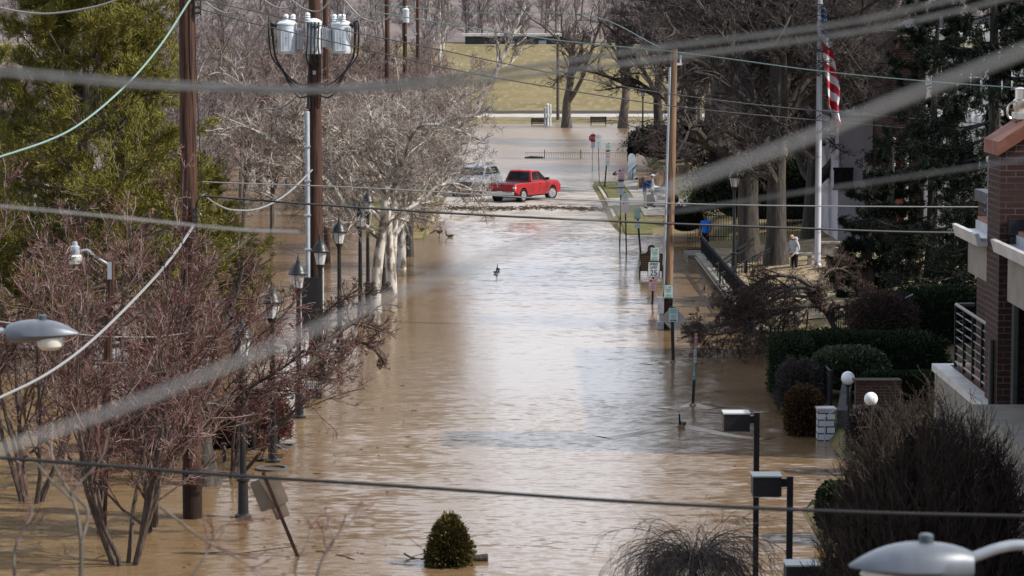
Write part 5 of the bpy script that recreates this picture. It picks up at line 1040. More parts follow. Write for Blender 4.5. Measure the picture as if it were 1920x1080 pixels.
# far ladder-like bracket on the pier
mb = MB(o); lx, lz0 = xz(1853, 405, 45.3); lz1 = xz(1853, 300, 45.3)[1]; mb.tube([(lx, 45.25, lz0), (lx, 45.25, lz1)], .03, 8)
for z in np.linspace(lz0 + .1, lz1 - .08, 7): mb.tube([(lx - .07, 45.25, z), (lx + .05, 45.25, z)], .016, 6)
mb.lathe([(.05, lz1 - .03), (.06, lz1), (.06, lz1 + .05), (.02, lz1 + .07)], 10, (lx, 45.25, 0)); mb.build('standpipe', M['galv'], t)
one('flower_pot', (lambda m_: (m_.lathe([(.09, 0), (.13, .02), (.17, .2), (.16, .27), (.13, .3), (.10, .27), (.05, .2)], 16, np.array([xr2 + .35, 46.2, zp + .02])), m_)[1])(MB((xr2 + .35, 46.2, zp + .02))), mat('pot_red', (.30, .06, .045), .4), 'round red pot on the balcony behind the railing', 'pot')
# ---- tall neighbouring block just out of the frame (its shadow crosses the water)
t = thing('brick_block', 'tall brick block standing just outside the right picture edge', 'building', (16, 64, 0)); o = np.array([16., 64, 0])
mb = MB(o); mb.box2((15.9, 65.5, -.8), (26, 84, 12.6)); mb.box2((15.9, 63.2, -.8), (24, 65.49, 16.0)); mb.build('wall', M['brick'], t, False)
mb = MB(o); mb.box2((15.8, 65.51, 12.6), (26.1, 84.1, 12.8)); mb.box2((15.8, 63.1, 16), (24.1, 65.5, 16.2)); mb.build('roof', M['slate'], t, False)
mb = MB(o)
for z in (2.5, 5.6, 8.7):
    for y in (67, 70.5, 74, 77.5, 81): mb.box2((15.86, y, z), (15.95, y + 1.3, z + 1.7))
mb.build('windows', M['glass_dark'], t, False)
# ---- old white house behind the spruces
Yh = 112.0; hx = lambda px: at(px, 300, Yh)[0]; hz = lambda py: at(960, py, Yh)[2]
t = thing('white_house', 'old white house with dark slate roof, white cornice and brick flank behind the spruces', 'building', (hx(1740), Yh, 1)); o = np.array([hx(1740), Yh, 1.0])
mb = MB(o); mb.box2((hx(1735), Yh, 0), (hx(1735) + 12, Yh + 9, hz(92))); mb.build('wall', M['white'], t, False)
mb = MB(o); mb.box2((hx(1672), Yh + .3, 0), (hx(1735) - .003, Yh + 8, hz(58))); mb.build('brick_wall', M['brick'], t, False)
mb = MB(o); mb.box2((hx(1728), Yh - .35, hz(78)), (hx(1735) + 12.3, Yh - .002, hz(58))); mb.box2((hx(1724), Yh - .5, hz(58) + .002), (hx(1735) + 12.4, Yh + .1, hz(53))); mb.box2((hx(1788), Yh - .8, hz(76)), (hx(1835), Yh - .52, hz(46))); mb.build('cornice', M['white'], t, False)
mb = MB(o); mb.prism([(hx(1722), hz(52)), (hx(1735) + 12.4, hz(52)), (hx(1735) + 10, hz(22)), (hx(1768), hz(30))], (0, Yh - .45, 0), (1, 0, 0), (0, 0, 1), (0, 9, 0)); mb.build('roof', M['slate'], t, False)
mb = MB(o)
for px in np.arange(1738, 1990, 13): mb.box2((hx(px), Yh - .07, 1), (hx(px) + .09, Yh - .001, hz(215)))
mb.build('wall_battens', M['galv'], t, False)
for px in (1745, 1800, 1858):
    mb = MB(o); mb.box2((hx(px), Yh - .06, hz(175)), (hx(px) + .75, Yh - .002, hz(115))); w_ = mb.build('window', M['glass_dark'], t, False)
    mb = MB(o); x = hx(px)
    for xx in (x - .05, x + .35, x + .75): mb.box2((xx, Yh - .09, hz(176)), (xx + .05, Yh - .061, hz(114)))
    for zz in (hz(177), hz(146), hz(114)): mb.box2((x - .05, Yh - .092, zz), (x + .8, Yh - .0625, zz + .05))
    mb.build('window_frame', M['white'], w_, False)
mb = MB(o); mb.box2((hx(1681), Yh + .2, 1), (hx(1700), Yh + .32, hz(265))); mb.build('door', mat('red_door', (.22, .05, .03), .5), t, False)
mb = MB(o)
for px in (1676, 1701): mb.lathe([(.12, 1), (.09, 1.2), (.08, hz(262)), (.12, hz(258))], 12, (hx(px), Yh + .1, 0))
mb.build('column', M['gutter'], t)
# ---- grey rendered house
Yg = 118.0; gx = lambda px: at(px, 300, Yg)[0]; gz = lambda py: at(960, py, Yg)[2]
t = thing('rendered_house', 'grey lilac rendered house wing with a dark framed window behind the flagpole', 'building', (gx(1600), Yg, 1)); o = np.array([gx(1600), Yg, 1.0])
mb = MB(o); mb.box2((gx(1572), Yg, 0), (gx(1671), Yg + 7, gz(222))); mb.build('wall', mat('lilac_render', (.5, .48, .52), .9, col2=(.43, .41, .44), scale=1.5), t, False)
mb = MB(o); mb.box2((gx(1568), Yg - .2, gz(222)), (gx(1671), Yg + 7.1, gz(216))); mb.build('roof', M['slate'], t, False)
mb = MB(o); mb.box2((gx(1566), Yg - .12, gz(352)), (gx(1596), Yg - .002, gz(318))); w_ = mb.build('window', M['glass_dark'], t, False)
mb = MB(o)
for px in (1563, 1577, 1587, 1596): mb.box2((gx(px), Yg - .17, gz(354)), (gx(px) + .07, Yg - .121, gz(316)))
for py in (356, 318): mb.box2((gx(1561), Yg - .2, gz(py)), (gx(1600), Yg - .1715, gz(py) + .1))
mb.build('window_frame', M['rail'], w_, False)
# ---- retaining wall with railing
t = thing('retaining_wall', 'long concrete retaining wall along the flooded street on the right', 'wall', (8.2, 105, 0)); o = np.array([8.2, 105, 0.])
zw = .29; mb = MB(o); mb.box2((8.02, 90, -1), (8.42, 120, zw - .10)); mb.build('wall_body', mat('wall_stone', (.20, .18, .15), .9, col2=(.12, .105, .09), scale=3), t, False)
mb = MB(o)
for i in range(10): mb.box2((7.96, 90 + 3 * i + .01, zw - .098), (8.46, 93 + 3 * i - .01, zw))
mb.build('coping', mat('wall_coping', (.36, .33, .27), .9, col2=(.22, .2, .16), scale=1.5), t, False)
mb = MB(o); mb.tube([(7.9, 92, .12), (7.9, 119, .18)], .03, 6); mb.build('wall_pipe', M['rail_grey'], t)
t = thing('railing', 'black metal railing on top of the retaining wall', 'railing', (8.22, 105, zw)); o = np.array([8.22, 105, zw])
def rail_run(t, o, p, q, h_, n_, rod=.012, posts=3, gap=.1):
    p, q = np.asarray(p, float), np.asarray(q, float); mb = MB(o); up = np.array([0, 0, h_])
    mb.beam(p + up, q + up, .05, .04); mb.beam(p + up * .86, q + up * .86, .03); mb.beam(p + up * .12, q + up * .12, .035); mb.build('rails', M['rail'], t, False)
    f = np.linspace(0, 1, n_); mb = MB(o); B = p + (q - p) * f[:, None]; mb.batch(np.stack([B + up * .12, B + up * .98], 1), np.full((n_, 2), rod), 4); mb.build('balusters', M['rail'], t)
    for g_ in np.linspace(0, 1, posts):
        mb = MB(o); c = p + (q - p) * g_; mb.box(c + up * .53, (.07, .07, h_ * 1.06)); mb.build('post', M['rail'], t, False)
rail_run(t, o, (8.22, 92, zw), (8.22, 119.6, zw), .74, 220, .011, 9)
# short iron fence on the lawn with scrolls, picket fence behind the trees
p, q = at(1350, 500, 106), at(1445, 490, 110); p[2], q[2] = ground_z(p[0], p[1]), ground_z(q[0], q[1])
t = thing('iron_fence', 'low black iron fence on the lawn at the foot of the lantern', 'fence', p); rail_run(t, p, p, q, .75, 20, .014, 3)
def pickets(label, p, q, h_, n_):
    p, q = np.array(p, float), np.array(q, float); t = thing('iron_fence', label, 'fence', p); mb = MB(p); B = p + (q - p) * np.linspace(0, 1, n_)[:, None]; B[:, 2] = hgt(B[:, 0], B[:, 1])
    mb.batch(np.stack([B, B + [0, 0, h_], B + [0, 0, h_ + .12]], 1), np.tile([.013, .013, .002], (n_, 1)), 4); mb.build('pickets', M['rail'], t); mb = MB(p)
    for k in (.15, .88): mb.tube(B + [0, 0, h_ * k], .016, 4)
    mb.build('rails', M['rail'], t)
p, q = at(1290, 400, 124), at(1620, 400, 124); pickets('dark picket fence running behind the massive tree trunks', p, q, 1.3, 70)
p, q = at(1560, 600, 84), at(1720, 600, 86); pickets('dark picket fence between the weeping maple and the hedge', p, q, 1.1, 40)
# iron gate standing in the flood
b0 = gp(1444, 704); o = np.array([b0[0], b0[1], 0]); t = thing('iron_gate', 'tall narrow iron gate standing open in the flood beside the hedge', 'gate', o); zt = at(1444, 612, b0[1])[2]; wG = px2m(23, b0[1]); mb = MB(o)
for i in range(4): mb.tube([o + [wG * i / 3, 0, -.4], o + [wG * i / 3, 0, zt + .06 * (i % 3 == 0)]], .016 if i % 3 else .024, 5)
mb.build('gate_bars', M['rail'], t); mb = MB(o)
for z in (zt * .36, zt * .95, .02): mb.beam(o + [0, 0, z], o + [wG, 0, z], .03)
for i in range(6): mb.tube([o + [wG * i / 6 + .04, 0, .02], o + [wG * i / 6 + .04, 0, zt * .38]], .008, 4)
mb.build('gate_rails', M['rail'], t)
# handrails
def handrail(label, pts, Y, r=.022):
    W = [at(x, y, Y) for x, y in pts]; o = W[0].copy(); t = thing('handrail', label, 'handrail', o); mb = MB(o); mb.tube(W, r, 8); mb.build('rail', M['galv'], t); mb = MB(o); mb.tube([W[0], W[0] + [0, 0, -1.0]], r, 8); mb.build('post', M['galv'], t)
handrail('short pale handrail rising to the right behind the hedge', [(1664, 583), (1664, 577), (1700, 558), (1712, 552)], 82)
p, q = at(1342, 497, 109), at(1420, 443, 113); t = thing('handrail', 'dark sloping stair rail climbing to the right behind the retaining wall railing', 'handrail', p)
mb = MB(p); mb.beam(p, q, .07); mb.beam(p - [0, 0, .2], q - [0, 0, .2], .05); mb.build('rail', M['rail'], t, False); mb = MB(p)
for f in (.05, .5, .95): c = p + (q - p) * f; mb.tube([c, [c[0], c[1], ground_z(c[0], c[1])]], .03, 6)
mb.build('post', M['rail'], t)
# ---- flagpole and flag
b0 = at(1533, 478, 108); zf = ground_z(b0[0], 108); o = np.array([b0[0], 108, zf]); t = thing('flagpole', 'tall pale tapering flagpole on the right lawn', 'flagpole', o)
mb = MB(o); mb.lathe([(.17, zf - .2), (.17, zf + .1), (.125, zf + .15), (.12, 4), (.09, 12.5)], 16, (o[0], o[1], 0)); mb.build('pole_shaft', mat('flagpole_paint', (.52, .52, .56), .45, .2), t); mb = MB(o); mb.ell((o[0], 108, 12.6), .14, 12, 8); mb.build('finial', M['steel'], t)
mb = MB(o); mb.tube([o + [-.13, -.05, .8], o + [-.12, -.05, 11.2]], .008, 4); mb.build('halyard', M['cable_light'], t)
fo = at(1539, 6, 107.85); t = thing('flag', 'limp hanging flag with red and white stripes and white stars on blue', 'flag', fo)
nr, nc = 66, 12; Pf = np.zeros((nr + 1, nc + 1, 3)); hgt_f = px2m(232, 107.85)
for i in range(nr + 1):
    s = i / nr; wdt = np.interp(s, [0, .06, .25, .45, .62, .8, .95, 1], [.10, .22, .40, .50, .56, .40, .42, .22]); off = np.interp(s, [0, .25, .5, .62, .72, .85, 1], [.02, .04, .12, .20, .28, .34, .50])
    for j in range(nc + 1):
        v = j / nc; Pf[i, j] = fo + [off + wdt * v, .16 * math.sin(v * 7.5 + s * 6) * (.3 + s) , -s * hgt_f * .96 - 1.0 * wdt * v + .2 * wdt - .05 * math.sin(v * 6)]
cols = [MB(fo) for _ in range(3)]; band = lambda i: 2 if i < 17 else (0 if ((i - 17) // 5) % 2 == 0 else 1)
for i in range(nr): cols[1 if band(i) == 0 else 0 if band(i) == 1 else 2].grid(Pf[i:i + 2])
fb = cols[0].build('red_stripes', mat('flag_red', (.42, .03, .045), .8), t); cols[1].build('white_stripes', mat('flag_white', (.62, .62, .66), .8), t); bl = cols[2].build('blue_field', mat('flag_blue', (.018, .035, .12), .8), t)
mb = MB(fo)
for i in range(2, 16, 3):
    for j in range(2 + (i % 2), nc, 3):
        c = Pf[i, j] - [0, .012, 0]; mb.add([c + [r_ * math.sin(a), 0, r_ * math.cos(a)] for k, (a, r_) in enumerate([(q * PI / 5, .045 if q % 2 == 0 else .019) for q in range(10)])], None, [list(range(10))[::-1]])
mb.build('stars', M['white'], bl, False)
# ---- garden: hedges, bushes, pier, globes
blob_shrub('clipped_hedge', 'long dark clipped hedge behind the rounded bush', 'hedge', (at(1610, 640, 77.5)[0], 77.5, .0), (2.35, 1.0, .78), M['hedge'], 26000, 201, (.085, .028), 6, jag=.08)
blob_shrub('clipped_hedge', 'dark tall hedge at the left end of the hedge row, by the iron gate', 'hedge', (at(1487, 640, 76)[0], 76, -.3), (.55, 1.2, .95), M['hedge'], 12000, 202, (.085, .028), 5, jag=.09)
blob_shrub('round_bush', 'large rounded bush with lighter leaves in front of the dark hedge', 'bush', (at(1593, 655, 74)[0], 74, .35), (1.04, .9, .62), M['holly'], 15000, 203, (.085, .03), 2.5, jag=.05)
blob_shrub('clipped_hedge', 'low dark hedge right of the white globe lamps', 'hedge', (at(1720, 690, 72.5)[0], 72.5, .0), (1.5, .6, .55), M['hedge'], 14000, 204, (.07, .028), 7, jag=.04)
blob_shrub('dark_shrub', 'dark reddish shrub left of the big spruce foot', 'shrub', (at(1655, 560, 82)[0], 82, .3), (1.0, .8, .95), M['twig_maple'], 12000, 205, (.12, .012), 2.4, jag=.15)
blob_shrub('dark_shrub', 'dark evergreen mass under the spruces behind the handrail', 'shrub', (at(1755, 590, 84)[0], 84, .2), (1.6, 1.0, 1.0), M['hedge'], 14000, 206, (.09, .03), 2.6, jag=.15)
blob_shrub('brown_shrub', 'coppery brown shrub standing in the flood beside the white brick pier', 'shrub', (at(1507, 790, 69.2)[0], 69.2, -.25), (.42, .6, .68), M['copper'], 9000, 207, (.07, .03), 3.2, jag=.12)
blob_shrub('brown_shrub', 'dark twiggy shrub behind the coppery one below the hedge', 'shrub', (at(1500, 720, 73)[0], 73, -.2), (.55, .7, .75), M['twig_dark'], 9000, 208, (.1, .014), 2.6, jag=.18)
blob_shrub('dark_shrub', 'dark brown twiggy shrub hiding the lower half of the farther globe lamp', 'shrub', (at(1628, 740, 63)[0], 63, .25), (.42, .4, .62), M['twig_dark'], 9000, 216, (.1, .012), 2.6, jag=.12)
blob_shrub('box_bush', 'dark green box bush at the water edge in the lower right', 'bush', (at(1580, 960, 54.8)[0], 54.8, .05), (.50, .6, .55), M['hedge'], 11000, 209, (.06, .026), 2.8, jag=.06)
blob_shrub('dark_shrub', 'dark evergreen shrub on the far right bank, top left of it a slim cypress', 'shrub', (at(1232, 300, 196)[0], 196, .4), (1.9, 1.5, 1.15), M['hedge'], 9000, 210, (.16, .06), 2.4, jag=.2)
blob_shrub('brown_shrub', 'rust brown shrub against the far right bank behind the tan pole', 'shrub', (at(1262, 300, 190)[0], 190, .6), (1.5, 1.2, 1.1), M['twig_rust'], 7000, 211, (.3, .02), 2.4, jag=.2)
blob_shrub('cypress', 'slim dark cypress standing above the blue white panel', 'tree', (at(1184, 280, 190)[0], 190, .1), (.22, .22, 1.05), M['hedge'], 2500, 212, (.1, .04), 2, jag=.06)
blob_shrub('mound_shrub', 'yellow green rounded shrub on the right bank behind the man in blue', 'shrub', (at(1345, 380, 138)[0], 138, .9), (1.35, 1.2, .55), mat('mound_leaves', (.1, .1, .03), .8, island=[(.05, .055, .015), (.11, .115, .03), (.17, .15, .06)]), 9000, 213, (.12, .03), 2.2, jag=.1)
blob_shrub('dark_shrub', 'dark evergreen shrub right of the tan pole by the flooded verge', 'shrub', (at(1285, 420, 132)[0], 132, .2), (.9, .8, .6), M['hedge'], 8000, 214, (.08, .03), 2.2, jag=.15)
blob_shrub('dark_shrub', 'dark evergreen bank behind the picket fence', 'shrub', (at(1482, 400, 130)[0], 130, .8), (4.3, 1.4, 1.45), M['hedge'], 26000, 215, (.13, .05), 4, jag=.15)
# white brick pier and grey wall behind the twiggy bush
b0 = gp(1549, 826); o = np.array([b0[0], b0[1], 0]); zt = at(1549, 769, b0[1])[2]; t = thing('brick_pier', 'white painted brick pier standing in the water beside the coppery shrub', 'pier', o)
mb = MB(o); mb.box(o + [0, .2, zt / 2 - .3], (px2m(32, b0[1]), .4, zt + .58)); mb.build('pier_body', M['brick_white'], t, False); mb = MB(o); mb.box(o + [0, .2, zt + .02], (px2m(36, b0[1]), .46, .05)); mb.build('pier_cap', M['gutter'], t, False)
handrail('thin dark stair rail in front of the white brick pier', [(1546, 815), (1546, 783), (1570, 765)], b0[1] - .25, .014)
t = thing('stone_wall', 'pale stone side wall between the white pier and the twiggy bush', 'wall', (o[0] + .4, o[1], 0)); mb = MB((o[0] + .4, o[1], 0)); mb.prism([(0, -.6), (0, zt - .05), (5, zt + .25), (5, -.6)], (o[0] + .3, o[1] + .3, 0), (.15, 1, 0), (0, 0, 1), (.25, 0, 0)); mb.build('wall_body', mat('stone_pale', (.085, .083, .08), .9, col2=(.05, .05, .05), scale=5), t, False)
p = at(1555, 745, 71.5); t = thing('railing', 'small black railing panel above the white brick pier', 'railing', p - [0, 0, .3]); rail_run(t, p - [0, 0, .3], at(1558, 745, 70.5) - [0, 0, .3], at(1538, 700, 76) - [0, 0, .6], .95, 30, .012, 2)
t = thing('brick_wall', 'low red brick garden wall behind the lit globe lamp', 'wall', (at(1660, 720, 66)[0], 66, .5)); o = np.array([at(1660, 720, 66)[0], 66, .5]); mb = MB(o); x0, x1 = at(1605, 720, 66)[0], at(1690, 720, 66)[0]; mb.box2((x0, 66, 0), (x1, 66.3, at(0, 716, 66)[2])); mb.build('wall_body', mat('brick_old', (0.055, 0.028, 0.022), .9, col2=(.035, .02, .017), brick=((.08, .07, .06), .22, .075, .008)), t, False); mb = MB(o); mb.box2((x0 - .05, 65.95, at(0, 716, 66)[2] + .002), (x1, 66.35, at(0, 712, 66)[2])); mb.build('coping', MATS['brick_old'], t, False)
for px, py, Y, lb in ((1633, 748, 58, 'bright white globe lamp half hidden by the top of the twiggy bush'), (1590, 709, 69, 'white globe lamp beside the rounded bush, farther of the two')):
    c = at(px, py, Y); o = np.array([c[0], Y, ground_z(c[0], Y)]); t = thing('globe_lamp', lb, 'lamp', o, 0, 'white globe lamps'); rr = px2m(13, Y); mb = MB(o); mb.ell(c, rr, 20, 14); mb.build('globe', mat('globe_%d' % px, (.78, .78, .78), .3), t); mb = MB(o); mb.tube([o, c - [0, 0, rr * .95]], .035, 8); mb.lathe([(.06, c[2] - rr - .05), (.07, c[2] - rr + .03)], 10, (c[0], c[1], 0)); mb.build('post', M['black'], t)
# stone urn and pedestal blocks on the lawn
c = at(1581, 468, 107); zg = ground_z(c[0], 107); o = np.array([c[0], 107, zg]); t = thing('stone_urn', 'weathered stone urn on the right lawn beside the flagpole', 'urn', o); mb = MB(o); mb.lathe([(.20, 0), (.22, .06), (.12, .14), (.12, .2), (.26, .32), (.36, .5), (.38, .62), (.42, .68), (.42, .74), (.30, .75), (.26, .6)], 20, o); mb.build('bowl', mat('urn_stone', (.28, .25, .22), .9, col2=(.18, .16, .14), scale=5), t)
c = at(1558, 455, 111); zg = ground_z(c[0], 111); o = np.array([c[0], 111, zg]); t = thing('stone_bench', 'grey stone block behind the urn on the lawn', 'bench', o); mb = MB(o); mb.box(o + [0, 0, .35], (.75, .45, .5)); mb.box(o + [0, 0, .63], (.9, .55, .07)); mb.build('block', MATS['urn_stone'], t, False)
c = at(1502, 478, 109); zg = ground_z(c[0], 109); o = np.array([c[0], 109, zg]); t = thing('stone_bench', 'pale stone bench behind the man in the grey hooded top', 'bench', o); mb = MB(o); mb.box(o + [0, 0, .5], (.9, .4, .09)); mb.build('seat', MATS['urn_stone'], t, False)
for s in (-1, 1): mb = MB(o); mb.box(o + [s * .34, 0, .22], (.14, .34, .46)); mb.build('leg', MATS['urn_stone'], t, False)
# ---- far side: shelter on the levee, benches, posts, low fence in the water
Ys = 326; zl = ground_z(0, Ys); o = np.array([at(970, 70, Ys)[0], Ys, zl]); sx = lambda px: at(px, 70, Ys)[0]; sz = lambda py: at(960, py, Ys)[2]
t = thing('long_shelter', 'long low dark building with a pale flat roof edge on top of the levee', 'building', o); mb = MB(o); mb.box2((sx(872), Ys, zl - .5), (sx(1108), Ys + 8, sz(68))); mb.build('wall', mat('shelter_dark', (.035, .05, .055), .6, col2=(.06, .06, .065), scale=.7), t, False)
mb = MB(o); mb.box2((sx(866), Ys - .6, sz(68)), (sx(1112), Ys + 8.5, sz(63.5))); mb.build('roof', M['gutter'], t, False)
mb = MB(o)
for px in (950, 1010): mb.box2((sx(px), Ys - .03, zl), (sx(px) + .9, Ys - .002, sz(76)))
mb.build('door', M['galv'], t, False)
for px, lb in ((1011, 'dark park bench left of the pale posts at the far water edge'), (1122, 'dark park bench right of the forked tree at the far water edge')):
    p = gp(px, 233, .1); o = np.array([p[0], p[1], ground_z(p[0], p[1])]); t = thing('park_bench', lb, 'bench', o, 0, 'park benches at the far water edge'); mb = MB(); mb.box((0, 0, .46), (1.6, .46, .10)); mb.build('seat', M['rail'], t, False); mb = MB()
    for z in (.60, .74, .88): mb.box((0, .24, z), (1.6, .06, .125))
    mb.build('backrest', M['rail'], t, False)
    for s in (-1, 1): mb = MB(); mb.box((s * .72, 0, .22), (.07, .42, .46)); mb.box((s * .72, .23, .5), (.07, .06, .9)); mb.build('leg', M['rail'], t, False)
for px, top, w_, lb in ((1022, 204, .22, 'pale grey post by the left bench, a darker one'), (1027, 197, .20, 'whitest of the posts by the left bench'), (1032, 199, .16, 'slender pale post by the left bench, rightmost of three')):
    p = gp(px, 234, .1); o = np.array([p[0], p[1], 0]); zt = at(px, top, p[1])[2]; t = thing('white_post', lb, 'post', o); mb = MB(o); mb.tube([o - [0, 0, .5], o + [0, 0, zt]], w_ / 2, 10); mb.lathe([(w_ * .62, zt), (w_ * .66, zt + .08), (w_ * .3, zt + .16)], 10, (o[0], o[1], 0)); mb.build('post_shaft', M['white'] if px > 1023 else M['galv'], t)
p, q = gp(985, 297), gp(1185, 297); o = p.copy(); t = thing('iron_fence', 'low thin fence half drowned in the far flood', 'fence', o); mb = MB(o); B = p + (q - p) * np.linspace(0, 1, 46)[:, None]; hF = .42; mb.batch(np.stack([B - [0, 0, .3], B + [0, 0, hF]], 1), np.full((46, 2), .007), 4); mb.build('pickets', M['rail_grey'], t); mb = MB(o); mb.tube([p + [0, 0, hF], q + [0, 0, hF]], .013, 4); mb.build('rails', M['rail_grey'], t)
mb = MB(o)
for f in (.18, .52): c = p + (q - p) * f; mb.tube([c - [0, 0, .3], c + [0, 0, .65]], .03, 6)
mb.build('fence_posts', M['rail'], t)
a = gp(984, 296.5); mb = MB(a); mb.tube([a, a + [.5, .05, .06], a + [1.4, 0, .02]], [.09, .11, .09], 8); one('log', mb, M['bark_dark'], 'dark log floating in the far flood beside the low fence', 'log')
# pale panel by the far right bank, dark floating drum
p = gp(1185, 332, .1); o = np.array([p[0], p[1], ground_z(p[0], p[1])]); zt = at(1184, 288, p[1])[2]; t = thing('pale_panel', 'blue white upright panel with rounded top below the slim cypress', 'panel', o); mb = MB(o); w_ = px2m(7.5, p[1]); zg = o[2] - .3
mb.prism([(-w_, zg), (w_, zg), (w_, zt - .35), (w_ * .7, zt - .1), (w_ * .1, zt), (-w_ * .6, zt - .02), (-w_, zt - .2)], (o[0], o[1], 0), (1, 0, 0), (0, 0, 1), (0, .12, 0)); pn = mb.build('panel', mat('pale_blue', (.55, .62, .66), .5), t, False); mb = MB(o); mb.beam(o + [.02, -.06, 0], o + [.06, -.06, .75], .06); mb.beam(o + [.05, -.06, .72], o + [.3, -.06, .98], .06); mb.build('bracket', mat('bracket_blue', (.05, .09, .2), .5), pn, False)
p = gp(1153, 328); mb = MB(p); mb.ell(p + [0, 0, .03], (.16, .16, .17), 12, 8); mb.lathe([(.04, .15), (.05, .24), (.01, .26)], 8, p + [.06, 0, 0]); one('float', mb, M['rubber'], 'small dark round float in the far flood left of the blue white panel', 'float')
# curved brown planting bank by the people
mb = MB(); B = [at(x, y, Y) for x, y, Y in ((1196, 372, 165), (1203, 340, 168), (1225, 333, 171), (1258, 330, 174), (1290, 334, 176))]
for v in B: v[2] = ground_z(v[0], v[1])
q = curve(B, 6); mb.o = q[0]; mb.loft(np.stack([q + [0, -.25, -.3], q + [0, -.2, .62], q + [0, .2, .66], q + [0, .25, -.3]], 1)); one('garden_wall', mb, mat('brown_wall', (.16, .10, .065), .9, col2=(.10, .07, .05), scale=3), 'low curved brown garden wall behind the two people watching', 'wall')
# ================================================================ VEHICLES, PEOPLE, GEESE, DEBRIS
RED = mat('truck_red', (.36, .010, .018), .35, spec=.45, col2=(.27, .018, .02), scale=1.6); RED.node_tree.nodes['Principled BSDF'].inputs['Coat Weight'].default_value = .25
M['tyre'] = mat('tyre', (.014, .014, .014), .8); M['rim'] = mat('rim', (.55, .55, .56), .3, .8); M['chrome'] = mat('chrome', (.62, .62, .64), .2, .9)
M['tail'] = mat('tail_lamp', (.5, .10, .08), .2); M['lamp_clear'] = mat('lamp_clear', (.75, .75, .75), .15); M['tint'] = mat('tinted_glass', (.015, .02, .022), .05, spec=.9); M['trim'] = mat('black_trim', (.015, .015, .016), .5)
M['silver'] = mat('silver_paint', (.34, .36, .38), .3, .3)
def bevel_mesh(me, w_, seg=2):
    bm = bmesh.new(); bm.from_mesh(me); bmesh.ops.remove_doubles(bm, verts=bm.verts, dist=1e-4)
    es = [e for e in bm.edges if len(e.link_faces) == 2 and e.calc_face_angle(0) > .5]
    bmesh.ops.bevel(bm, geom=es, offset=w_, segments=seg, profile=.6, affect='EDGES', clamp_overlap=True); bm.to_mesh(me); bm.free()
    me.polygons.foreach_set('use_smooth', [True] * len(me.polygons)); me.set_sharp_from_angle(angle=math.radians(40))
def wheel(t, x, y, r, w_, steer=0):
    s = 1 if y > 0 else -1; R = np.array([[1, 0, 0], [0, 0, 1], [0, -1, 0]], float)           # axis along y
    if steer: R = np.array([[math.cos(steer), -math.sin(steer), 0], [math.sin(steer), math.cos(steer), 0], [0, 0, 1]]) @ R
    c = np.array([x, y, r]); k = w_ / 2
    root = MB(); root.lathe([(r * .62, -k), (r * .92, -k), (r, -k * .7), (r, k * .7), (r * .92, k), (r * .62, k)], 28, c, R); wh = root.build('wheel', M['tyre'], t)
    g = MB(); sg = s * k * 1.02
    g.lathe([(.02, sg * 1.14), (r * .16, sg * 1.12), (r * .58, sg * 1.02), (r * .66, sg * 1.03)], 24, c, R, False)
    for i in range(6):
        a = i * PI / 3; d = np.array([math.cos(a), math.sin(a), 0]); p, q = (d * r * .12 + [0, 0, sg * 1.1]) @ R.T + c, (d * r * .60 + [0, 0, sg * 1.06]) @ R.T + c; g.beam(p, q, r * .17, r * .10, R @ np.array([0, 0, 1.]))
    g.build('rim', M['rim'], wh)
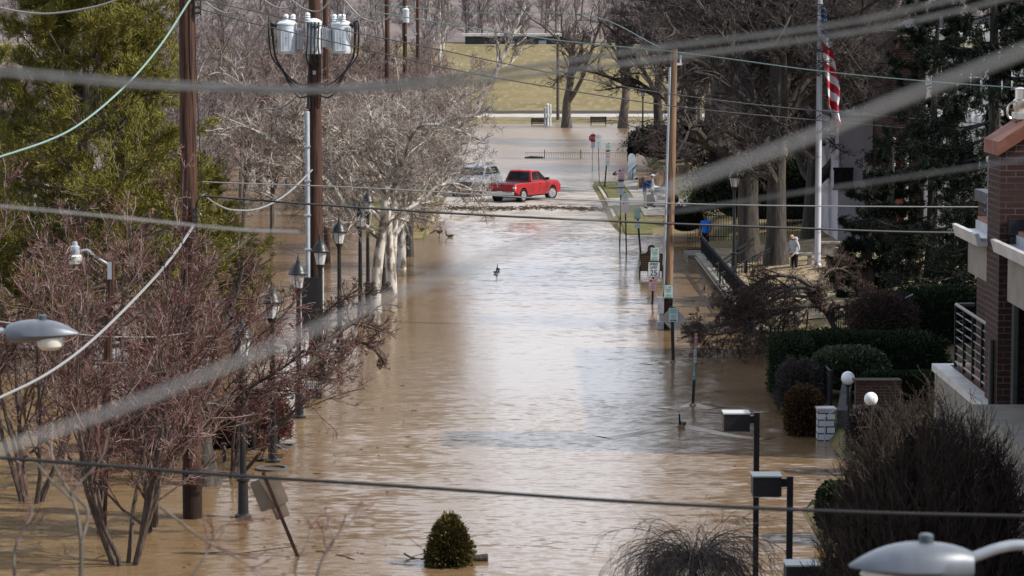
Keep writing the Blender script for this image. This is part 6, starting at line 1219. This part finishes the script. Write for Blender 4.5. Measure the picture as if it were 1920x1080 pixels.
def pickup():
    p = gp(979, 381, .1); th = math.radians(59); L, W_ = 5.15, 1.86
    fw, sd = np.array([math.cos(th), math.sin(th), 0]), np.array([math.sin(th), -math.cos(th), 0])        # forward, right
    o = p - sd * (W_ / 2 - .08) + fw * (1.62); z = .12
    t = thing('pickup_truck', 'red four door pickup truck turning on the dry stretch of road', 'pickup truck', (o[0], o[1], z + .012), th)
    # local: +x forward, +y left
    hw = W_ / 2
    lower = [(-2.50, .62), (-2.50, 1.02), (-2.48, 1.08), (-.62, 1.10), (-.60, 1.12), (1.20, 1.14), (1.28, 1.18), (2.15, 1.09), (2.42, .98), (2.56, .80), (2.58, .50), (2.40, .40)]
    def arch(cx, r, n=9): return [(cx + r * math.cos(a), .40 + r * math.sin(a)) for a in np.linspace(0, PI, n)]
    out = lower + arch(1.66, .45) + [(1.15, .38), (-1.05, .38)] + arch(-1.58, .45) + [(-2.10, .48)]
    mb = MB(); mb.prism(out, (0, -hw, 0), (1, 0, 0), (0, 0, 1), (0, W_, 0)); b = mb.build('body', RED, t); bevel_mesh(b.data, .045, 2)
    # bed recess rim (dark inside), tailgate
    mb = MB(); mb.box((-1.52, 0, 1.085), (1.72, W_ - .24, .04)); mb.build('bed_liner', M['trim'], t, False)
    mb = MB(); mb.box((-2.515, 0, .84), (.05, 1.46, .44)); tg = mb.build('tailgate', RED, t); bevel_mesh(tg.data, .015); mb = MB(); mb.box((-2.545, 0, .98), (.02, .24, .08)); mb.build('handle', M['trim'], tg, False)
    # cab
    def ring(x0, x1, z, yy): return [(x0, -yy, z), (x1, -yy, z), (x1, yy, z), (x0, yy, z)]
    mb = MB(); mb.loft([ring(-.64, 1.28, 1.09, .86), ring(-.60, 1.05, 1.25, .84), ring(-.42, .42, 1.70, .70), ring(-.32, .28, 1.76, .62)]); c = mb.build('cab', RED, t); bevel_mesh(c.data, .04)
    # glass
    def quad(name, pts, m_=M['tint'], th_=.012):
        pts = np.array(pts, float); n_ = nrm(np.cross(pts[1] - pts[0], pts[2] - pts[0])); mb = MB(); mb.prism(np.eye(1), (0, 0, 0), (0, 0, 0), (0, 0, 0), (0, 0, 0)) if 0 else None
        mb.add(np.concatenate([pts - n_ * th_ * .2, pts + n_ * th_]), None, [[3, 2, 1, 0], [4, 5, 6, 7]] + [[i, (i + 1) % 4, 4 + (i + 1) % 4, 4 + i] for i in range(4)]); return mb.build(name, m_, c, False)
    for s in (-1, 1):
        f = (lambda x, z: (x, s * (.842 - (z - 1.25) * .311 + .012), z)); od = (lambda l: l if s < 0 else l[::-1])
        quad('side_window', od([f(-.46, 1.21), f(.16, 1.21), f(.13, 1.66), f(-.36, 1.66)])); quad('side_window', od([f(.26, 1.21), f(.98, 1.21), f(.40, 1.66), f(.22, 1.66)]))
        g = MB(); g.box((.93, s * 1.0, 1.24), (.16, .2, .16)); mi_ = g.build('mirror', M['trim'], t); bevel_mesh(mi_.data, .03)
        for xx in (-.32, .33): g = MB(); g.box((xx, s * (hw + .012), 1.0), (.16, .02, .035)); g.build('door_handle', RED, t, False)
        g = MB()
        for xx in (-.62, .20, 1.12): g.box((xx, s * (hw + .001), .80), (.012, .006, .60))
        g.build('door_seam', M['trim'], t, False)
        g = MB(); g.box((-2.46, s * (hw - .06), .86), (.14, .14, .36)); tl = g.build('taillight', M['tail'], t); bevel_mesh(tl.data, .03); g = MB(); g.box((-2.50, s * (hw - .055), .87), (.09, .16, .10)); g.build('reverse_lamp', M['lamp_clear'], tl, False)
        g = MB(); g.box((2.40, s * (hw - .16), .86), (.24, .30, .17)); hl = g.build('headlight', M['lamp_clear'], t); bevel_mesh(hl.data, .04)
        wheel(t, 1.66, s * (hw - .12), .385, .24, -.35); wheel(t, -1.58, s * (hw - .12), .385, .24)
        for xw in (-1.58, 1.66): g = MB(); g.lathe([(.44, -.03), (.44, .03)], 20, (xw, s * (hw - .26), .42), np.array([[1, 0, 0], [0, 0, 1], [0, -1, 0]], float)); g.build('wheel_well', M['trim'], t)
    quad('rear_window', [(-.615, .72, 1.2), (-.615, -.72, 1.2), (-.455, -.60, 1.66), (-.455, .60, 1.66)][::1])
    quad('windscreen', [(1.12, -.74, 1.22), (1.12, .74, 1.22), (.46, .62, 1.68), (.46, -.62, 1.68)])
    mb = MB(); mb.box((-2.60, 0, .56), (.16, W_ - .1, .20)); bp_ = mb.build('rear_bumper', M['chrome'], t); bevel_mesh(bp_.data, .04); mb = MB(); mb.box((2.58, 0, .50), (.16, W_ - .14, .26)); f_ = mb.build('front_bumper', RED, t); bevel_mesh(f_.data, .06); mb = MB(); mb.box((-2.69, .0, .60), (.012, .32, .15)); mb.build('number_plate', M['sign_white'], bp_, False)
    mb = MB(); mb.box((0, 0, .36), (4.2, 1.3, .16)); mb.tube([(-2.3, .4, .32), (-1.2, .4, .32)], .05, 8); mb.lathe([(.08, -1.58), (.1, 0)], 8) if 0 else None; mb.box((-1.58, 0, .36), (.14, 1.4, .14)); mb.box((1.66, 0, .36), (.14, 1.4, .14)); mb.build('chassis', M['trim'], t, False)
    mb = MB(); mb.box((-.52, 0, 1.765), (.1, .3, .03)); mb.build('brake_lamp', M['tail'], c, False)
pickup()
def suv():
    p = gp(896, 371, .12); th = math.radians(-106); t = thing('silver_car', 'silver estate car facing the camera behind bare branches, left of the red pickup', 'car', (p[0] - .15, p[1] + 2.6, .13), th)
    hw = .92
    out = [(-2.35, .5), (-2.38, .95), (-2.3, 1.1), (1.05, 1.12), (1.25, 1.10), (2.1, 1.0), (2.32, .85), (2.38, .5), (2.25, .34)]
    def arch(cx, r, n=8): return [(cx + r * math.cos(a), .36 + r * math.sin(a)) for a in np.linspace(0, PI, n)]
    out = out + arch(1.5, .40) + arch(-1.45, .40) + [(-2.2, .36)]
    mb = MB(); mb.prism(out, (0, -hw, 0), (1, 0, 0), (0, 0, 1), (0, 2 * hw, 0)); b = mb.build('body', M['silver'], t); bevel_mesh(b.data, .06)
    def ring(x0, x1, z, yy): return [(x0, -yy, z), (x1, -yy, z), (x1, yy, z), (x0, yy, z)]
    mb = MB(); mb.loft([ring(-2.3, 1.2, 1.08, .86), ring(-2.25, 1.0, 1.2, .84), ring(-1.95, .28, 1.66, .70), ring(-1.8, .1, 1.73, .62)]); c = mb.build('cabin', M['silver'], t); bevel_mesh(c.data, .05)
    def quad(name, pts, m_=M['tint']):
        pts = np.array(pts, float); n_ = nrm(np.cross(pts[1] - pts[0], pts[2] - pts[0])); mb = MB(); mb.add(np.concatenate([pts - n_ * .004, pts + n_ * .014]), None, [[3, 2, 1, 0], [4, 5, 6, 7]] + [[i, (i + 1) % 4, 4 + (i + 1) % 4, 4 + i] for i in range(4)]); mb.build(name, m_, c, False)
    quad('windscreen', [(.99, -.74, 1.22), (.99, .74, 1.22), (.36, .62, 1.61), (.36, -.62, 1.61)])
    for s in (-1, 1):
        f = (lambda x, z: (x, s * (.84 - (z - 1.2) * .304 + .006), z)); od = (lambda l: l if s < 0 else l[::-1])
        quad('side_window', od([f(-.5, 1.2), f(.85, 1.2), f(.3, 1.6), f(-.42, 1.6)])); quad('side_window', od([f(-2.0, 1.2), f(-.6, 1.2), f(-.52, 1.6), f(-1.8, 1.6)]))
        g = MB(); g.box((2.2, s * .68, .84), (.2, .36, .18)); h_ = g.build('headlight', M['lamp_clear'], t); bevel_mesh(h_.data, .05)
        g = MB(); g.box((.88, s * 1.0, 1.2), (.13, .2, .14)); m_ = g.build('mirror', M['silver'], t); bevel_mesh(m_.data, .03)
        wheel(t, 1.5, s * (hw - .12), .35, .22); wheel(t, -1.45, s * (hw - .12), .35, .22)
        g = MB(); g.beam((-1.8, s * .6, 1.79), (.0, s * .6, 1.79), .04); g.build('roof_rail', M['trim'], c, False)
    mb = MB(); mb.prism([(-.42, .62), (.42, .62), (.5, .9), (-.5, .9)], (2.37, 0, 0), (0, 1, 0), (0, 0, 1), (.03, 0, 0)); mb.build('grille', M['trim'], t, False)
    mb = MB(); mb.box((2.36, 0, .45), (.12, 1.6, .22)); f_ = mb.build('front_bumper', M['silver'], t); bevel_mesh(f_.data, .05); mb = MB(); mb.box((0, 0, .34), (3.8, 1.3, .16)); mb.build('chassis', M['trim'], t, False)
suv()
# ---- people (one continuous skinned body each)
def skin_mesh(name, joints, edges, mats, pick, root, sub=2):
    names = list(joints); me = bpy.data.meshes.new(name); me.from_pydata([joints[k][0] for k in names], [(names.index(a), names.index(b)) for a, b in edges], [])
    o = bpy.data.objects.new(name, me); COL.objects.link(o); m = o.modifiers.new('skin', 'SKIN'); m.branch_smoothing = .4; m.use_smooth_shade = True
    for i, k in enumerate(names):
        r = joints[k][1]; sv_ = me.skin_vertices[0].data[i]; sv_.radius = (r, r) if np.isscalar(r) else r; sv_.use_root = (k == root)
    s = o.modifiers.new('sub', 'SUBSURF'); s.levels = s.render_levels = sub
    dg = bpy.context.evaluated_depsgraph_get(); me2 = bpy.data.meshes.new_from_object(o.evaluated_get(dg)); bpy.data.objects.remove(o); me2.name = name
    me2.materials.clear()
    for x in mats: me2.materials.append(x)
    for p in me2.polygons: p.material_index = pick(p.center); p.use_smooth = True
    return me2
SKIN = mat('skin', (.42, .24, .17), .55)
def person(label, loc, rot, pose, shirt, trousers, shoes=None, skin=SKIN, hair=None, hairstyle='short', sleeve='long', cap=None, sc=1.0, hood=None, bag=None):
    J = {'pelvis': ((0, 0, .95), (.17, .12)), 'waist': ((0, .01, 1.12), (.155, .115)), 'chest': ((0, .0, 1.32), (.18, .12)), 'neck0': ((0, .01, 1.47), (.085, .07)), 'neck': ((0, -.01, 1.53), .055), 'head0': ((0, -.02, 1.60), (.07, .085)), 'head1': ((0, -.02, 1.68), (.078, .098)), 'head2': ((0, -.01, 1.745), (.05, .065)), 'nose': ((0, -.115, 1.645), .016)}
    E = [('pelvis', 'waist'), ('waist', 'chest'), ('chest', 'neck0'), ('neck0', 'neck'), ('neck', 'head0'), ('head0', 'head1'), ('head1', 'head2'), ('head0', 'nose')]
    for s, S_ in ((-1, 'r'), (1, 'l')):
        P = pose.get(S_, {})
        J['sh' + S_] = ((s * .19, .0, 1.42), .072); J['el' + S_] = (P.get('el', (s * .26, .03, 1.13)), .048); J['wr' + S_] = (P.get('wr', (s * .27, -.06, .89)), .033)
        J['hip' + S_] = ((s * .095, 0, .88), .10); J['kn' + S_] = (P.get('kn', (s * .11, -.02, .49)), .064); J['an' + S_] = (P.get('an', (s * .12, .02, .09)), .045); a = np.array(J['an' + S_][0]); J['toe' + S_] = (tuple(a + [s * .03, -.17, -.045]), .036)
        E += [('chest', 'sh' + S_), ('sh' + S_, 'el' + S_), ('el' + S_, 'wr' + S_), ('pelvis', 'hip' + S_), ('hip' + S_, 'kn' + S_), ('kn' + S_, 'an' + S_), ('an' + S_, 'toe' + S_)]
        w_ = np.array(J['wr' + S_][0]); e = np.array(J['el' + S_][0]); d = nrm(w_ - e); side = nrm(np.cross(d, [s, 0.2, 0.1])); pal = w_ + d * .075; J['palm' + S_] = (tuple(pal), (.036, .022)); E.append(('wr' + S_, 'palm' + S_))
        for i, (off, ln) in enumerate(((-.03, .06), (-.01, .075), (.01, .072), (.03, .055))):
            k = pal + side * off + d * .03; J['k%d%s' % (i, S_)] = (tuple(k), .010); tip = k + d * ln * .7 + np.array([-s * .012, -.01, -.01]); J['t%d%s' % (i, S_)] = (tuple(tip), .008); E += [('palm' + S_, 'k%d%s' % (i, S_)), ('k%d%s' % (i, S_), 't%d%s' % (i, S_))]
        th_ = w_ + d * .04 - side * .045; J['th' + S_] = (tuple(th_ + d * .03), .010); E.append(('palm' + S_, 'th' + S_))
    if 'head' in pose:
        hd = np.array(pose['head'])
        for k in ('head0', 'head1', 'head2', 'nose'): J[k] = (tuple(np.array(J[k][0]) + hd * (1.3 if k == 'head2' else 1)), J[k][1])
    if 'lean' in pose:
        ly = pose['lean']
        for k in list(J):
            z = J[k][0][2]
            if z > .95 and k[:2] not in ('wr', 'pa', 'th', 't0', 't1', 't2', 't3', 'k0', 'k1', 'k2', 'k3'): J[k] = (tuple(np.array(J[k][0]) + [0, -ly * (z - .95), 0]), J[k][1])
    hands = {S_: (np.array(J['el' + S_][0]), np.array(J['wr' + S_][0]), np.array(J['sh' + S_][0])) for S_ in 'lr'}; hz_ = J['neck'][0][2]
    def pick(c):
        c = np.array(c)
        if c[2] > hz_ - .01 and abs(c[0]) < .12: return 0
        for S_ in 'lr':
            el, wr, sh = hands[S_]; d = nrm(wr - el); f = np.dot(c - wr, d)
            if f > -.01 and np.linalg.norm(c - wr - d * f) < .09 and f < .3: return 0
            if sleeve == 'short' and np.linalg.norm(c - wr) < np.linalg.norm(el - wr) + .02 and np.linalg.norm(c - (el + d * np.dot(c - el, d))) < .07 and np.dot(c - el, d) > -.06: return 0
        if c[2] < .13: return 3
        return 2 if c[2] < .93 else 1
    t = thing('person', label, 'person', loc, rot); t.scale = (sc,) * 3
    me = skin_mesh('body', J, E, [skin, shirt, trousers, shoes or M['trim']], pick, 'pelvis'); b = bpy.data.objects.new('body', me); COL.objects.link(b); b.parent = t
    h1 = np.array(J['head1'][0]); mb = MB(); mb.ell(h1 + [0, .018, .035], (.084, .10, .085), 14, 9)
    if hair: mb.build('hair', hair, t)
    if cap:
        mb = MB(); mb.ell(h1 + [0, .005, .05], (.092, .11, .075), 14, 9); mb.box(h1 + [0, -.14, .035], (.13, .1, .015)); mb.build('cap', cap, t)
    mb = MB()
    for s in (-1, 1): mb.ell(h1 + [s * .032, -.092, -.005], (.012, .008, .008), 8, 5)
    mb.build('eyes', M['trim'], b)
    mb = MB(); mb.box(h1 + [0, -.093, -.075], (.045, .01, .008)); mb.build('mouth', M['sign_red'], b)
    mb = MB()
    for s in (-1, 1): mb.ell(h1 + [s * .082, .01, -.02], (.012, .02, .03), 8, 5)
    mb.build('ears', skin, b)
    if hood: mb = MB(); mb.ell(np.array(J['neck0'][0]) + [0, .09, .03], (.13, .09, .10), 14, 8); mb.build('hood', hood, t)
    if bag:
        mb = MB(); mb.ell(np.array(J['chest'][0]) + [0, .2, -.06], (.17, .11, .24), 14, 9); mb.build('backpack', bag, t)
    return t
BLUE = mat('shirt_blue', (.02, .15, .6), .7); NAVY = mat('navy_cloth', (.012, .022, .07), .8); GREYH = mat('hooded_grey', (.42, .43, .45), .85); JEAN = mat('denim', (.06, .075, .10), .85); BLK = mat('black_cloth', (.015, .015, .017), .85); KHAKI = mat('khaki_cloth', (.30, .27, .22), .85); WHITEC = mat('white_cloth', (.65, .66, .68), .8); DBLUE = mat('jacket_blue', (.02, .05, .18), .75)
HG = mat('hair_grey', (.30, .28, .26), .8); HB = mat('hair_brown', (.05, .03, .02), .8); SKIN2 = mat('skin_brown', (.14, .07, .045), .55); SKINR = mat('skin_rosy', (.50, .27, .21), .55)
p = at(1322, 440, 121); zg = max(ground_z(8.9, 121), .3); z0 = at(1322, 399, 121)[2] - 1.80
person('man in a bright blue short sleeved shirt standing at the end of the railing', (p[0] + .02, 121, z0), math.radians(-35), {'r': dict(el=(-.27, .02, 1.14), wr=(-.22, -.14, .92)), 'l': dict(el=(.26, .05, 1.13), wr=(.23, -.10, .92))}, BLUE, BLK, skin=SKIN2, hair=HB, sleeve='short')
zz = z0; bx0 = p[0]; mb = MB((bx0, 121, 0)); mb.box2((bx0 - .8, 120.2, -1), (bx0 + 1.6, 123, z0 - .001)); one('stone_landing', mb, MATS['wall_stone'], 'stone landing under the man in blue at the end of the retaining wall', 'landing', smooth=False)
p = at(1490, 470, 108.8); z0 = at(1490, 437, 108.8)[2] - 1.74
person('bald man in a light grey hooded top looking down on the lawn', (p[0], 108.8, z0), math.radians(-55), {'head': (0, -.06, -.045), 'lean': .12, 'r': dict(el=(-.26, -.02, 1.13), wr=(-.17, -.28, 1.0)), 'l': dict(el=(.27, .02, 1.13), wr=(.2, -.22, .93))}, GREYH, BLK, skin=SKINR, hood=GREYH)
p = gp(1209, 391, .28); gz_ = lambda x, y: ground_z(x, y) + .06
person('person in a navy jacket and pale trousers raising a camera with both hands', (p[0], p[1], gz_(p[0], p[1])), math.radians(100), {'r': dict(el=(-.30, -.22, 1.32), wr=(-.10, -.36, 1.58)), 'l': dict(el=(.30, -.22, 1.32), wr=(.10, -.36, 1.58))}, DBLUE, KHAKI, shoes=BLK, skin=SKIN, hair=HG, sc=.98)
c = np.array([p[0], p[1], gz_(p[0], p[1]) + 1.62]); mb = MB(c); mb.box(c + [-.42, 0, 0], (.10, .15, .11)); mb.lathe([(.035, 0), (.035, .08)], 10, c + [-.47, 0, 0], np.array([[0, 0, -1.], [0, 1, 0], [1, 0, 0]])); one('camera_held', mb, M['trim'], 'small dark camera held up by the person in the navy jacket', 'camera', smooth=False)
p = gp(1223, 389, .28)
person('person in a white cap carrying a dark backpack, beside the one with the camera', (p[0], p[1], gz_(p[0], p[1])), math.radians(95), {'r': dict(el=(-.26, -.05, 1.12), wr=(-.15, -.27, 1.12)), 'l': dict(el=(.26, -.05, 1.12), wr=(.15, -.27, 1.12))}, WHITEC, NAVY, shoes=BLK, hair=HB, cap=WHITEC, bag=NAVY)
p = gp(1240, 386, .28); p[2] = gz_(p[0], p[1]); mb = MB(p)
t = thing('motorcycle', 'parked motorcycle with pale blue tank and chrome half hidden by the tan pole', 'motorcycle', p, math.radians(15))
for x in (-.68, .68):
    g = MB(); R = np.array([[1, 0, 0], [0, 0, 1], [0, -1, 0]], float); g.lathe([(.22, -.06), (.30, -.06), (.32, 0), (.30, .06), (.22, .06)], 20, (x, 0, .32), R); wh = g.build('wheel', M['tyre'], t); g = MB(); g.lathe([(.02, -.05), (.22, -.04), (.22, .04), (.02, .05)], 16, (x, 0, .32), R); g.build('rim', M['chrome'], wh)
g = MB(); g.ell((.12, 0, .86), (.32, .15, .15), 14, 8); g.build('tank', mat('tank_blue', (.28, .38, .45), .25), t); g = MB(); g.ell((-.42, 0, .82), (.38, .15, .08), 14, 8); g.build('seat', M['trim'], t); g = MB(); g.box((0, 0, .48), (.5, .3, .34)); e_ = g.build('engine', M['chrome'], t); bevel_mesh(e_.data, .06)
g = MB(); g.tube([(.68, .07, .32), (.45, .07, .95), (.40, .3, 1.06)], .025, 6); g.tube([(.68, -.07, .32), (.45, -.07, .95), (.40, -.3, 1.06)], .025, 6); g.build('fork', M['chrome'], t); g = MB(); g.ell((.56, 0, .93), (.1, .11, .11), 12, 8); g.build('headlight', M['lamp_clear'], t); g = MB(); g.box((.5, 0, 1.2), (.03, .45, .38)); g.build('windshield', M['glass'], t, False)
# ---- geese
GB = mat('goose_brown', (.11, .085, .06), .8, col2=(.07, .055, .04), scale=14); GK = mat('goose_black', (.010, .010, .011), .6); GW = mat('goose_white', (.60, .58, .54), .8)
def goose(label, loc, rot, pose='swim', sc=1.0):
    zb_ = .05 if pose == 'swim' else .34
    J = {'tail': ((.34, 0, zb_ + .09), .025), 'rump': ((.22, 0, zb_ + .06), (.085, .07)), 'back': ((.06, 0, zb_ + .05), (.125, .105)), 'breast': ((-.12, 0, zb_ + .05), (.11, .10)), 'n0': ((-.22, 0, zb_ + .12), .058)}
    if pose == 'low': J.update({'n1': ((-.34, 0, zb_ + .08), .036), 'n2': ((-.46, 0, zb_ - .04), .03), 'head': ((-.54, 0, zb_ - .06), .042), 'bill': ((-.62, 0, zb_ - .09), .016)})
    else: J.update({'n1': ((-.25, 0, zb_ + .25), .036), 'n2': ((-.25, 0, zb_ + .38), .030), 'head': ((-.28, 0, zb_ + .45), .042), 'bill': ((-.37, 0, zb_ + .44), .016)})
    E = [('tail', 'rump'), ('rump', 'back'), ('back', 'breast'), ('breast', 'n0'), ('n0', 'n1'), ('n1', 'n2'), ('n2', 'head'), ('head', 'bill')]
    if pose != 'swim':
        for s in (-1, 1): J['l%d' % s] = ((.04, s * .06, .2), .022); J['f%d' % s] = ((.03, s * .07, .02), .014); J['t%d' % s] = ((-.06, s * .08, .01), .018); E += [('back', 'l%d' % s), ('l%d' % s, 'f%d' % s), ('f%d' % s, 't%d' % s)]
    hd = np.array(J['head'][0])
    def pick(c):
        c = np.array(c)
        if c[0] > .22: return 2 if c[2] < zb_ + .1 else 1
        if np.linalg.norm(c - hd - [.02, 0, -.02]) < .038 and abs(c[1]) > .018: return 2
        if c[0] < -.2 and (c[2] > zb_ + .14 or c[0] < -.27): return 1
        if c[2] < .14 and pose != 'swim' and c[2] < zb_ - .12: return 1
        return 0 if c[0] > -.14 else 2 if c[2] < zb_ + .06 else 0
    t = thing('goose', label, 'goose', loc, rot, 'geese on the flood'); t.scale = (sc,) * 3
    b = bpy.data.objects.new('body', skin_mesh('body', J, E, [GB, GK, GW], pick, 'back', 2)); COL.objects.link(b); b.parent = t
    mb = MB()
    for s in (-1, 1): mb.ell((.1, s * .085, zb_ + .08), (.2, .035, .07), 10, 6)
    mb.build('wings', GB, t)
for px, py, rt, ps, lb in [(1278, 801, 1.2, 'swim', 'goose swimming nearest the camera with a wake, right of the street'), (934, 508, 1.4, 'swim', 'right and upright one of the two geese swimming mid street'), (929, 513, 1.9, 'swim', 'left and lower one of the two geese swimming mid street'), (843, 445, .1, 'swim', 'dark goose with raised neck at the left verge'), (823, 445, 0, 'low', 'dark goose stretching its neck low at the left verge'), (790, 440, .3, 'stand', 'pale breasted goose standing at the foot of the dark trunk'), (1322, 548, 1.3, 'swim', 'goose swimming beside the retaining wall')]:
    p = gp(px, py); goose(lb, (p[0], p[1], 0), rt, ps, {934: .55, 929: .5, 1278: .7, 1322: .65}.get(px, .72))
wk = wm.copy(); wk.name = 'wake_water'; wb = wk.node_tree.nodes['Principled BSDF']
for l_ in list(wb.inputs['Normal'].links): wk.node_tree.links.remove(l_)
# wakes: low ridges of water behind the near goose and round the leaning sign post
def wake(apex_px, arms, label):
    mb = MB(); 
    for pts in arms:
        q = curve([gp(x, y) for x, y in pts], 10); n_ = len(q); T = nrm(np.gradient(q, axis=0)); Sd = np.stack([-T[:, 1], T[:, 0], 0 * T[:, 0]], 1); f = np.linspace(0, 1, n_)[:, None]; wd = .16 + .25 * f; hh_ = .055 * (1 - f) + .012
        k = np.linspace(-1, 1, 9); P = q[:, None, :] + Sd[:, None, :] * (k[None, :, None] * wd[:, None]); P[:, :, 2] = .004 + hh_ * (np.cos(k * PI)[None] * .5 + .5); mb.grid(P)
    one('wake', mb, wk, None, None, kind='structure')
wake(None, [[(1275, 802), (1240, 804), (1190, 812), (1130, 820)], [(1281, 801), (1320, 806), (1370, 815), (1440, 823)]], '')
wake(None, [[(1297, 760), (1275, 763), (1250, 767)], [(1301, 760), (1320, 762), (1345, 766)]], '')
wake(None, [[(1261, 679), (1240, 680), (1215, 683)], [(1265, 679), (1285, 680), (1310, 683)]], '')
# ---- floating things
rng = np.random.default_rng(301)
c = gp(843, 1058); blob_shrub('floating_shrub', 'egg shaped evergreen shrub rising from the flood at the bottom centre', 'shrub', (c[0], c[1], -.28), (.385, .385, .565), M['yew'], 13000, 302, (.075, .017), 2.1, up=.9, jag=.2, taper=.30)
a, b_ = gp(872, 1053), gp(914, 1051); mb = MB(a); q = curve([a + [-.1, .1, .0], a + [.15, .05, .05], b_ + [0, 0, .06]], 5); mb.tube(q, np.linspace(.05, .08, len(q)), 10); one('log', mb, M['bark_dark'], 'short dark log sticking out right of the floating shrub', 'log')
a = gp(757, 1047); mb = MB(a); mb.tube(curve([a + [0, 0, .10], a + [.14, .0, .02], a + [.3, -.03, -.01], a + [.55, 0, .02]], 5), .022, 7); mb.tube(curve([a + [.1, .2, .36], a + [.25, .15, .25], a + [.42, .05, .12]], 4), .006, 5); mb.tube(curve([a + [.16, 0, .03], a + [.32, .02, .08], a + [.5, 0, .1]], 4), .007, 5); one('branch', mb, M['bark_dark'], 'dark broken branch floating left of the floating shrub', 'branch')
for px, py, R_, lb in ((510, 880, .385, 'floating ring nearer the leaning sign, larger of the two'), (533, 838, .27, 'floating ring behind the second lamp post, smaller of the two')):
    c = gp(px, py); mb = MB(c); mb.lathe([(R_ * .82, -.02), (R_ * .82, .05), (R_, .05), (R_, -.04)], 30, c, None, False); one('floating_ring', mb, mat('ring_%d' % px, (.10, .095, .09), .6), lb, 'ring', 'rings floating by the lamp posts')
a, b_ = gp(480, 865), gp(528, 859); mb = MB(a); mb.beam(a + [0, 0, .015], b_ + [0, 0, .015], .09, .05); mb.tube([a + [.12, 0, .05], a + [.22, .05, .3]], .012, 5); one('plank', mb, mat('wet_plank', (.04, .035, .025), .6), 'wet plank floating against the second lamp post', 'plank')
a = gp(455, 1037); mb = MB(a); mb.tube(curve([a, a + [.35, .1, .03], gp(560, 1028) + [0, 0, .05]], 6), .012, 5); mb.tube([gp(490, 1040), gp(505, 1030) + [0, 0, .03]], .008, 5); one('branch', mb, M['bark_red'], 'long thin branch drifting at the foot of the leaning sign', 'branch')
for px0, py0, px1, py1, lb in [(350, 1042, 420, 1036, 'dark thin stick drifting left of the leaning sign'), (630, 1040, 665, 1050, 'short stick drifting right of the leaning sign'), (590, 1034, 612, 1037, 'tiny stick drifting just right of the leaning sign')]:
    a, b_ = gp(px0, py0), gp(px1, py1); mb = MB(a); mb.tube(curve([a, (a + b_) / 2 + [0, .04, .015], b_], 4), .010, 5); one('branch', mb, M['bark_red'], lb, 'branch')
# small posts in the flood left
for px, py, h_, lb in [(293, 868, .45, 'short grey post among the red twigs'), (461, 850, .4, 'short dark post left of the second lamp post'), (476, 845, .42, 'short dark post close to the second lamp post'), (421, 866, .4, 'short grey post right of the near utility pole')]:
    p = gp(px, py); mb = MB(p); mb.tube([p - [0, 0, .4], p + [0, 0, h_]], .045, 8); mb.lathe([(.05, h_), (.06, h_ + .03), (.02, h_ + .06)], 8, p); one('bollard', mb, M['black'], lb, 'bollard', 'short posts in the flood')
# line of twigs and leaves left by the water across the dry road
n_ = 900; x = rng.uniform(-3.6, 5.2, n_); y = 150.4 + .9 * np.sin(x * .8) * .6 + rng.normal(0, .75, n_) - .1 * x; k = rng.uniform(0, 2 * PI, n_); l = rng.uniform(.05, .35, n_); z = np.maximum(road_z(y), 0) + .05
A = np.stack([x, y, z], 1); B_ = A + np.stack([np.cos(k) * l, np.sin(k) * l, rng.uniform(-.02, .05, n_)], 1); mb = MB(); mb.batch(np.stack([A, B_], 1), np.full((n_, 2), .016), 4); one('debris', mb, mat('wet_litter', (.07, .045, .03), .9), 'line of twigs and leaves left by the flood across the dry road', 'debris', kind='stuff')

# bits drifting on the flood
n_ = 130; x = np.concatenate([rng.uniform(-6.5, -2.5, 80), rng.uniform(4, 7.6, 50)]); y = np.concatenate([rng.uniform(51, 80, 80), rng.uniform(56, 112, 50)]); k = rng.uniform(0, 2 * PI, n_); l = rng.uniform(.03, .22, n_) * (rng.random(n_) ** 1.5 + .2)
A = np.stack([x, y, np.full(n_, .012)], 1); B_ = A + np.stack([np.cos(k) * l, np.sin(k) * l, rng.uniform(0, .02, n_)], 1); mb = MB(); mb.batch(np.stack([A, B_], 1), np.full((n_, 2), .009), 4); one('debris', mb, MATS['wet_litter'], 'small twigs and leaf bits drifting on the flood water', 'debris', kind='stuff')
